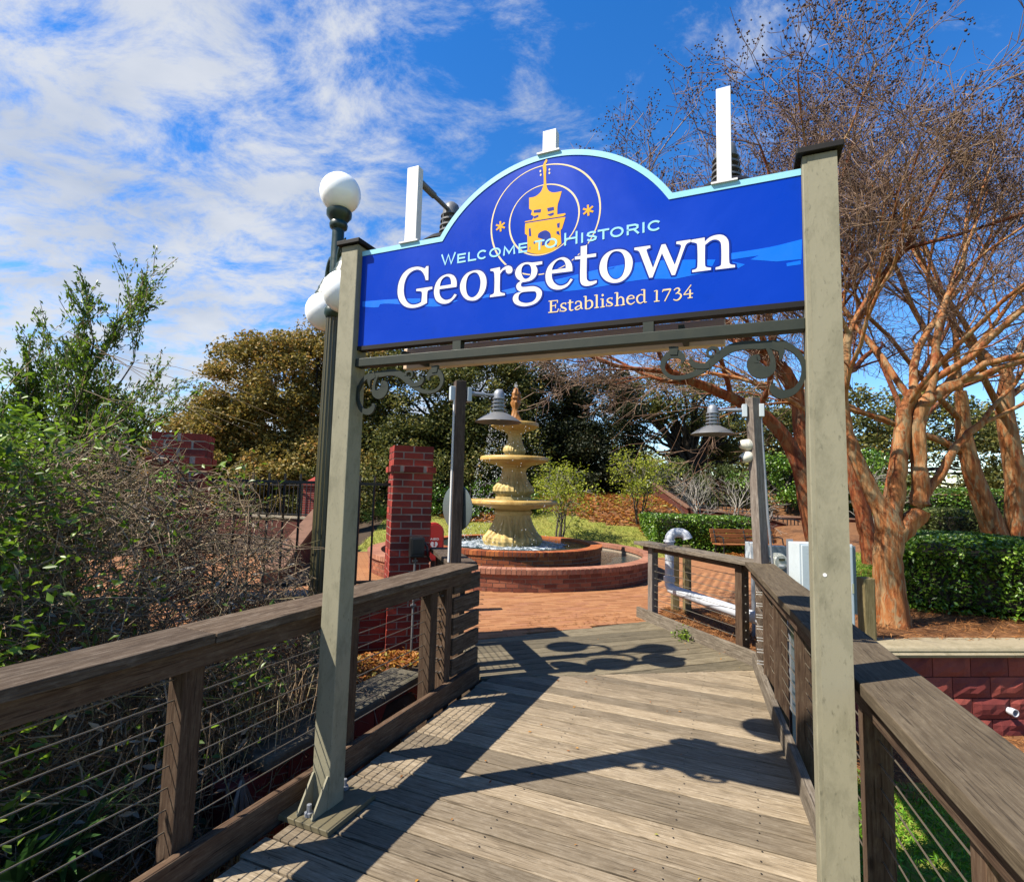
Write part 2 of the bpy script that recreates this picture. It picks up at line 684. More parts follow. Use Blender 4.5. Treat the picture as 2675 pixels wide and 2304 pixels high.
paint('white_metal', (0.80, 0.79, 0.77), 0.4, (0.5, 0.47, 0.42), 0.25)
paint('galvanised', (0.42, 0.45, 0.50), 0.42, (0.30, 0.33, 0.36), 0.6, 12.0, 0.1, 0.35)
paint('grey_metal', (0.30, 0.31, 0.32), 0.45, (0.2, 0.2, 0.2), 0.5, 10.0, 0.1, 0.4)
paint('shade_metal', (0.23, 0.235, 0.24), 0.5, (0.16, 0.16, 0.16), 0.5, 8.0, 0.1, 0.2)
paint('box_metal', (0.56, 0.63, 0.66), 0.5, (0.42, 0.48, 0.5), 0.5, 5.0, 0.1)
paint('panel_grey', (0.20, 0.25, 0.29), 0.5, (0.14, 0.18, 0.2), 0.5)
paint('pvc', (0.60, 0.63, 0.68), 0.4, (0.42, 0.43, 0.42), 0.5, 9.0)
paint('tan_paint', (0.62, 0.45, 0.31), 0.6, (0.48, 0.34, 0.22), 0.5, k=1.0)
paint('black_iron', (0.010, 0.009, 0.009), 0.5, (0.035, 0.025, 0.02), 0.5)
paint('black_plastic', (0.012, 0.012, 0.013), 0.4, (0.03, 0.03, 0.03), 0.4)
paint('red_cabinet', (0.56, 0.022, 0.020), 0.35, (0.42, 0.02, 0.02), 0.4)
paint('print_white', (0.84, 0.83, 0.80), 0.4, (0.7, 0.68, 0.64), 0.15)
paint('print_cream', (0.80, 0.62, 0.33), 0.4, (0.85, 0.7, 0.5), 0.4, 20.0)
paint('print_gold', (0.86, 0.42, 0.008), 0.4, (0.80, 0.38, 0.008), 0.3, spec=0.2)
paint('print_cyan', (0.30, 0.67, 0.86), 0.4, (0.25, 0.58, 0.75), 0.2)
paint('print_navy', (0.002, 0.024, 0.27), 0.35, (0.003, 0.03, 0.30), 0.2, spec=0.2, k=0.8)
paint('print_sky', (0.002, 0.165, 0.90), 0.35, (0.004, 0.19, 0.90), 0.3, spec=0.25)
paint('sign_blue', (0.002, 0.048, 0.50), 0.3, (0.002, 0.066, 0.62), 0.7, 1.2, 0.01, spec=0.15, k=0.70)
paint('camera_white', (0.78, 0.74, 0.62), 0.4, (0.6, 0.52, 0.35), 0.4)
paint('meter_face', (0.56, 0.57, 0.48), 0.25, (0.45, 0.45, 0.38), 0.3)
paint('rust_disc', (0.30, 0.36, 0.36), 0.3, (0.22, 0.27, 0.27), 0.6, 6.0, 0.05, 0.5)
paint('roof_red', (0.30, 0.10, 0.07), 0.7)
paint('wall_pale', (0.45, 0.42, 0.40), 0.8)

m, nt, out = new_mat('globe_glass')
p = principled(nt, out, (0.86, 0.86, 0.85), 0.16, 0, None, spec=0.5)
p.inputs['Subsurface Weight'].default_value = 0.35
p.inputs['Subsurface Radius'].default_value = (0.05, 0.05, 0.05)

m, nt, out = new_mat('dark_glass')
principled(nt, out, (0.02, 0.022, 0.025), 0.05, 0, None, spec=0.8)

m, nt, out = new_mat('clear_glass')
g = N(nt, 'ShaderNodeBsdfGlass')
g.inputs['Roughness'].default_value = 0.02
g.inputs['IOR'].default_value = 1.3
tr = N(nt, 'ShaderNodeBsdfTransparent')
mx = N(nt, 'ShaderNodeMixShader')
mx.inputs[0].default_value = 0.35
link(nt, tr.outputs[0], mx.inputs[1])
link(nt, g.outputs[0], mx.inputs[2])
link(nt, mx.outputs[0], out.inputs['Surface'])

m, nt, out = new_mat('steel_cable')
principled(nt, out, (0.20, 0.165, 0.12), 0.45, 0.7)
m, nt, out = new_mat('steel')
principled(nt, out, (0.55, 0.53, 0.48), 0.35, 0.9)


def brick_mat(name, stops, stain=(0.02, 0.012, 0.01), lime=0.25):
    m, nt, out = new_mat(name)
    stops = ks(stops, 0.80)
    oi = N(nt, 'ShaderNodeObjectInfo')
    r = ramp(nt, stops)
    link(nt, oi.outputs['Random'], r.inputs[0])
    v = coords(nt, (1, 1, 1), 0, 'World')
    n1 = noise(nt, v, 3.0, 6, 0.65)
    n2 = noise(nt, v, 60, 5, 0.7)
    n3 = noise(nt, v, 14, 5, 0.7, 0.6)
    c = mixc(nt, maprange(nt, n1, 0.5, 0.8, 0, 0.6), r.outputs[0], stain)
    c = mixc(nt, maprange(nt, n2, 0.5, 0.8, 0, 0.5), c, stain)
    c = mixc(nt, maprange(nt, n3, 0.62, 0.80, 0, lime), c, (0.36, 0.29, 0.24))
    principled(nt, out, c, 0.78, 0, n2, 0.5, 0.004, 0.3)


brick_mat('red_brick', [(0, (0.185, 0.018, 0.013)), (0.45, (0.30, 0.032, 0.020)), (0.8, (0.37, 0.050, 0.028)), (1, (0.11, 0.02, 0.018))])
brick_mat('basin_brick', [(0, (0.17, 0.050, 0.030)), (0.5, (0.27, 0.085, 0.046)), (1, (0.37, 0.135, 0.070))], lime=0.35)
brick_mat('coping_brick', [(0, (0.30, 0.125, 0.075)), (0.5, (0.38, 0.165, 0.10)), (1, (0.46, 0.215, 0.13))], lime=0.4)
brick_mat('wet_brick', [(0, (0.22, 0.05, 0.016)), (0.5, (0.34, 0.085, 0.022)), (1, (0.44, 0.135, 0.035))], lime=0.15)
brick_mat('split_block', [(0, (0.170, 0.030, 0.026)), (0.5, (0.235, 0.045, 0.034)), (1, (0.30, 0.068, 0.046))], stain=(0.05, 0.012, 0.012), lime=0.15)


def attr_paver(name, use_attr):
    m, nt, out = new_mat(name)
    if use_attr:
        at = N(nt, 'ShaderNodeAttribute', attribute_name='rnd')
        f = at.outputs['Fac']
    else:
        f = N(nt, 'ShaderNodeObjectInfo').outputs['Random']
    r = ramp(nt, ks([(0, (0.40, 0.170, 0.070)), (0.35, (0.50, 0.225, 0.095)), (0.7, (0.55, 0.265, 0.118)), (1, (0.46, 0.20, 0.10))], 0.52))
    link(nt, f, r.inputs[0])
    v = coords(nt, (1, 1, 1), 0, 'World')
    n1 = noise(nt, v, 1.1, 7, 0.7, 0.6)
    n2 = noise(nt, v, 45, 5, 0.7)
    c = mixc(nt, maprange(nt, n1, 0.5, 0.74, 0, 0.55), r.outputs[0], (0.19, 0.08, 0.038))
    c = mixc(nt, maprange(nt, n2, 0.55, 0.8, 0, 0.5), c, (0.12, 0.055, 0.03))
    principled(nt, out, c, 0.85, 0, n2, 0.4, 0.003, 0.25)


attr_paver('paver', False)
attr_paver('paver_field', True)

m, nt, out = new_mat('plaza_far')
bt = N(nt, 'ShaderNodeTexBrick')
bt.inputs['Scale'].default_value = 1.0
bt.inputs['Brick Width'].default_value = 0.2
bt.inputs['Row Height'].default_value = 0.1
bt.inputs['Mortar Size'].default_value = 0.004
bt.inputs['Color1'].default_value = (0.24, 0.104, 0.044, 1)
bt.inputs['Color2'].default_value = (0.275, 0.13, 0.058, 1)
bt.inputs['Mortar'].default_value = (0.12, 0.058, 0.03, 1)
link(nt, coords(nt, (1, 1, 1), 0, 'World', (0, 0, R(-19.4))), bt.inputs['Vector'])
v = coords(nt, (1, 1, 1), 0, 'World')
c = mixc(nt, maprange(nt, noise(nt, v, 0.8, 7, 0.7), 0.45, 0.75, 0, 0.5), bt.outputs['Color'], (0.14, 0.06, 0.03))
principled(nt, out, c, 0.9, 0, noise(nt, v, 40), 0.3, 0.003, 0.2)


def stone(name, a, b, stain, rough=0.85, sc=4.0, bstr=0.5, zs=1.0, k=0.54):
    m, nt, out = new_mat(name)
    a, b, stain = kc(a, k), kc(b, k), kc(stain, k)
    v = coords(nt, (1, 1, zs), 0, 'World')
    n1 = noise(nt, v, sc, 8, 0.7, 0.5)
    n2 = noise(nt, v, sc * 9, 6, 0.7)
    r = ramp(nt, [(0.3, a), (0.65, b)])
    link(nt, n2, r.inputs[0])
    c = mixc(nt, maprange(nt, n1, 0.48, 0.72, 0, 0.8), r.outputs[0], stain)
    principled(nt, out, c, rough, 0, n2, bstr, 0.006, 0.3)


stone('mortar', (0.50, 0.42, 0.35), (0.62, 0.54, 0.46), (0.36, 0.28, 0.22))
stone('mortar_fountain', (0.48, 0.37, 0.26), (0.58, 0.47, 0.35), (0.32, 0.2, 0.12))
stone('cast_stone', (0.37, 0.31, 0.22), (0.47, 0.40, 0.29), (0.20, 0.17, 0.11))
stone('cap_concrete', (0.40, 0.335, 0.215), (0.52, 0.44, 0.29), (0.27, 0.23, 0.13), zs=4)
stone('dark_concrete', (0.115, 0.10, 0.07), (0.19, 0.165, 0.115), (0.06, 0.06, 0.035), zs=2)
stone('fountain_stone', (0.48, 0.345, 0.115), (0.62, 0.465, 0.180), (0.34, 0.225, 0.06), rough=0.5, sc=2.6, zs=0.6, bstr=0.4, k=0.72)
stone('fountain_rim', (0.52, 0.335, 0.085), (0.65, 0.44, 0.145), (0.38, 0.20, 0.04), rough=0.45, sc=3.0, k=0.68)
stone('statue_rust', (0.40, 0.16, 0.03), (0.50, 0.22, 0.055), (0.22, 0.08, 0.02), rough=0.5, sc=6)
stone('soil', (0.055, 0.036, 0.022), (0.105, 0.068, 0.038), (0.035, 0.026, 0.016), sc=2.0, bstr=0.8)
stone('straw_ground', (0.20, 0.085, 0.030), (0.36, 0.165, 0.062), (0.11, 0.05, 0.022), sc=3.0, bstr=1.0)
stone('lawn_soil', (0.17, 0.22, 0.03), (0.30, 0.30, 0.055), (0.34, 0.27, 0.07), sc=1.1, bstr=0.8, k=0.7)
stone('slope_stone', (0.22, 0.11, 0.065), (0.30, 0.16, 0.10), (0.12, 0.06, 0.035), sc=3.0)
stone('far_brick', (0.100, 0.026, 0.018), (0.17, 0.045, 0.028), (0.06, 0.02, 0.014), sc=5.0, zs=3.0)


def foliage(name, stops, trans=0.35, rough=0.55, spec=0.3, k=0.78):
    m, nt, out = new_mat(name)
    at = N(nt, 'ShaderNodeAttribute', attribute_name='rnd')
    r = ramp(nt, ks(stops, k))
    link(nt, at.outputs['Fac'], r.inputs[0])
    pb = N(nt, 'ShaderNodeBsdfPrincipled')
    link(nt, r.outputs[0], pb.inputs['Base Color'])
    pb.inputs['Roughness'].default_value = rough
    pb.inputs['Specular IOR Level'].default_value = spec
    tl = N(nt, 'ShaderNodeBsdfTranslucent')
    link(nt, r.outputs[0], tl.inputs['Color'])
    mx = N(nt, 'ShaderNodeMixShader')
    mx.inputs[0].default_value = trans
    link(nt, pb.outputs[0], mx.inputs[1])
    link(nt, tl.outputs[0], mx.inputs[2])
    link(nt, mx.outputs[0], out.inputs['Surface'])


foliage('oak_leaf', [(0, (0.055, 0.050, 0.012)), (0.4, (0.130, 0.108, 0.022)), (0.75, (0.235, 0.165, 0.036)), (1, (0.32, 0.165, 0.046))], k=1.25)
foliage('green_oak_leaf', [(0, (0.024, 0.036, 0.010)), (0.5, (0.075, 0.086, 0.019)), (0.85, (0.17, 0.155, 0.034)), (1, (0.22, 0.15, 0.04))], k=1.2)
foliage('dark_leaf', [(0, (0.010, 0.018, 0.007)), (0.5, (0.026, 0.036, 0.011)), (0.9, (0.055, 0.055, 0.017)), (1, (0.10, 0.05, 0.02))])
foliage('hedge_leaf', [(0, (0.030, 0.075, 0.008)), (0.5, (0.080, 0.180, 0.014)), (0.85, (0.18, 0.32, 0.026)), (1, (0.34, 0.46, 0.06))], 0.25, 0.35, 0.6)
foliage('lime_leaf', [(0, (0.16, 0.22, 0.018)), (0.5, (0.31, 0.36, 0.028)), (1, (0.46, 0.46, 0.055))], 0.45)
foliage('bush_leaf', [(0, (0.050, 0.095, 0.010)), (0.5, (0.135, 0.235, 0.018)), (0.85, (0.25, 0.40, 0.028)), (1, (0.38, 0.50, 0.05))], 0.45, 0.4, 0.5)
foliage('olive_leaf', [(0, (0.040, 0.060, 0.014)), (0.5, (0.095, 0.13, 0.030)), (1, (0.21, 0.23, 0.075))], 0.35)
foliage('bright_leaf', [(0, (0.085, 0.26, 0.012)), (0.6, (0.15, 0.42, 0.022)), (1, (0.27, 0.54, 0.05))], 0.45)
foliage('grass_blade', [(0, (0.060, 0.17, 0.008)), (0.5, (0.13, 0.32, 0.014)), (1, (0.27, 0.46, 0.03))], 0.35)
foliage('dry_grass', [(0, (0.15, 0.19, 0.02)), (0.5, (0.32, 0.30, 0.045)), (0.8, (0.42, 0.35, 0.08)), (1, (0.13, 0.24, 0.02))], 0.3)
foliage('straw', [(0, (0.13, 0.048, 0.015)), (0.5, (0.32, 0.130, 0.038)), (1, (0.50, 0.235, 0.080))], 0.2)
foliage('leaf_litter', [(0, (0.19, 0.050, 0.014)), (0.5, (0.42, 0.155, 0.030)), (0.9, (0.54, 0.28, 0.055)), (1, (0.30, 0.30, 0.05))], 0.3)
foliage('palm_leaf', [(0, (0.020, 0.055, 0.014)), (0.6, (0.045, 0.115, 0.026)), (1, (0.13, 0.20, 0.05))], 0.25, 0.4, 0.5)
foliage('dead_frond', [(0, (0.13, 0.115, 0.092)), (0.6, (0.26, 0.225, 0.175)), (1, (0.42, 0.36, 0.28))], 0.15)
foliage('seed_head', [(0, (0.020, 0.010, 0.009)), (0.6, (0.055, 0.026, 0.021)), (1, (0.11, 0.055, 0.036))], 0.05)
foliage('vine', [(0, (0.10, 0.062, 0.036)), (0.5, (0.25, 0.165, 0.095)), (0.85, (0.42, 0.31, 0.195)), (1, (0.22, 0.21, 0.07))], 0.05)
foliage('twig', [(0, (0.085, 0.046, 0.030)), (0.5, (0.20, 0.118, 0.075)), (1, (0.37, 0.245, 0.155))], 0.05)
foliage('pale_twig', [(0, (0.24, 0.215, 0.175)), (1, (0.46, 0.42, 0.36))], 0.05)


def bark(name, a, b, c_, sc=5.0, zs=0.25, rough=0.7, grey=None, k=0.50):
    m, nt, out = new_mat(name)
    a, b, c_ = kc(a, k), kc(b, k), kc(c_, k)
    v = coords(nt, (1, 1, zs), 0, 'World')
    n1 = noise(nt, v, sc, 7, 0.65, 1.2)
    n2 = noise(nt, v, sc * 5, 5, 0.6, 0.4)
    n4 = noise(nt, coords(nt, (1, 1, zs * 1.8), 0, 'World'), sc * 1.7, 5, 0.6, 0.8)
    r = ramp(nt, [(0.36, a), (0.5, b), (0.62, c_)])
    link(nt, n1, r.inputs[0])
    c = mixc(nt, maprange(nt, n2, 0.5, 0.75, 0, 0.6), r.outputs[0], [x * 0.45 for x in a])
    if grey:
        c = mixc(nt, maprange(nt, n4, 0.52, 0.60, 0, 0.85), c, kc(grey, k))
    hh = mixc(nt, 0.5, n4, n2)
    principled(nt, out, c, rough, 0, hh, 0.8, 0.02, 0.2)


bark('myrtle_bark', (0.30, 0.075, 0.020), (0.50, 0.190, 0.060), (0.58, 0.33, 0.15), 9.0, 0.16, grey=(0.42, 0.30, 0.16), k=0.56)
bark('red_myrtle_bark', (0.15, 0.036, 0.018), (0.33, 0.085, 0.030), (0.48, 0.18, 0.07), 7.0, 0.2, grey=(0.30, 0.17, 0.09), k=0.56)
bark('oak_bark', (0.025, 0.020, 0.015), (0.055, 0.044, 0.033), (0.10, 0.085, 0.065), 8, 0.4)
bark('shrub_bark', (0.06, 0.045, 0.032), (0.13, 0.105, 0.078), (0.22, 0.185, 0.145), 14, 0.4)

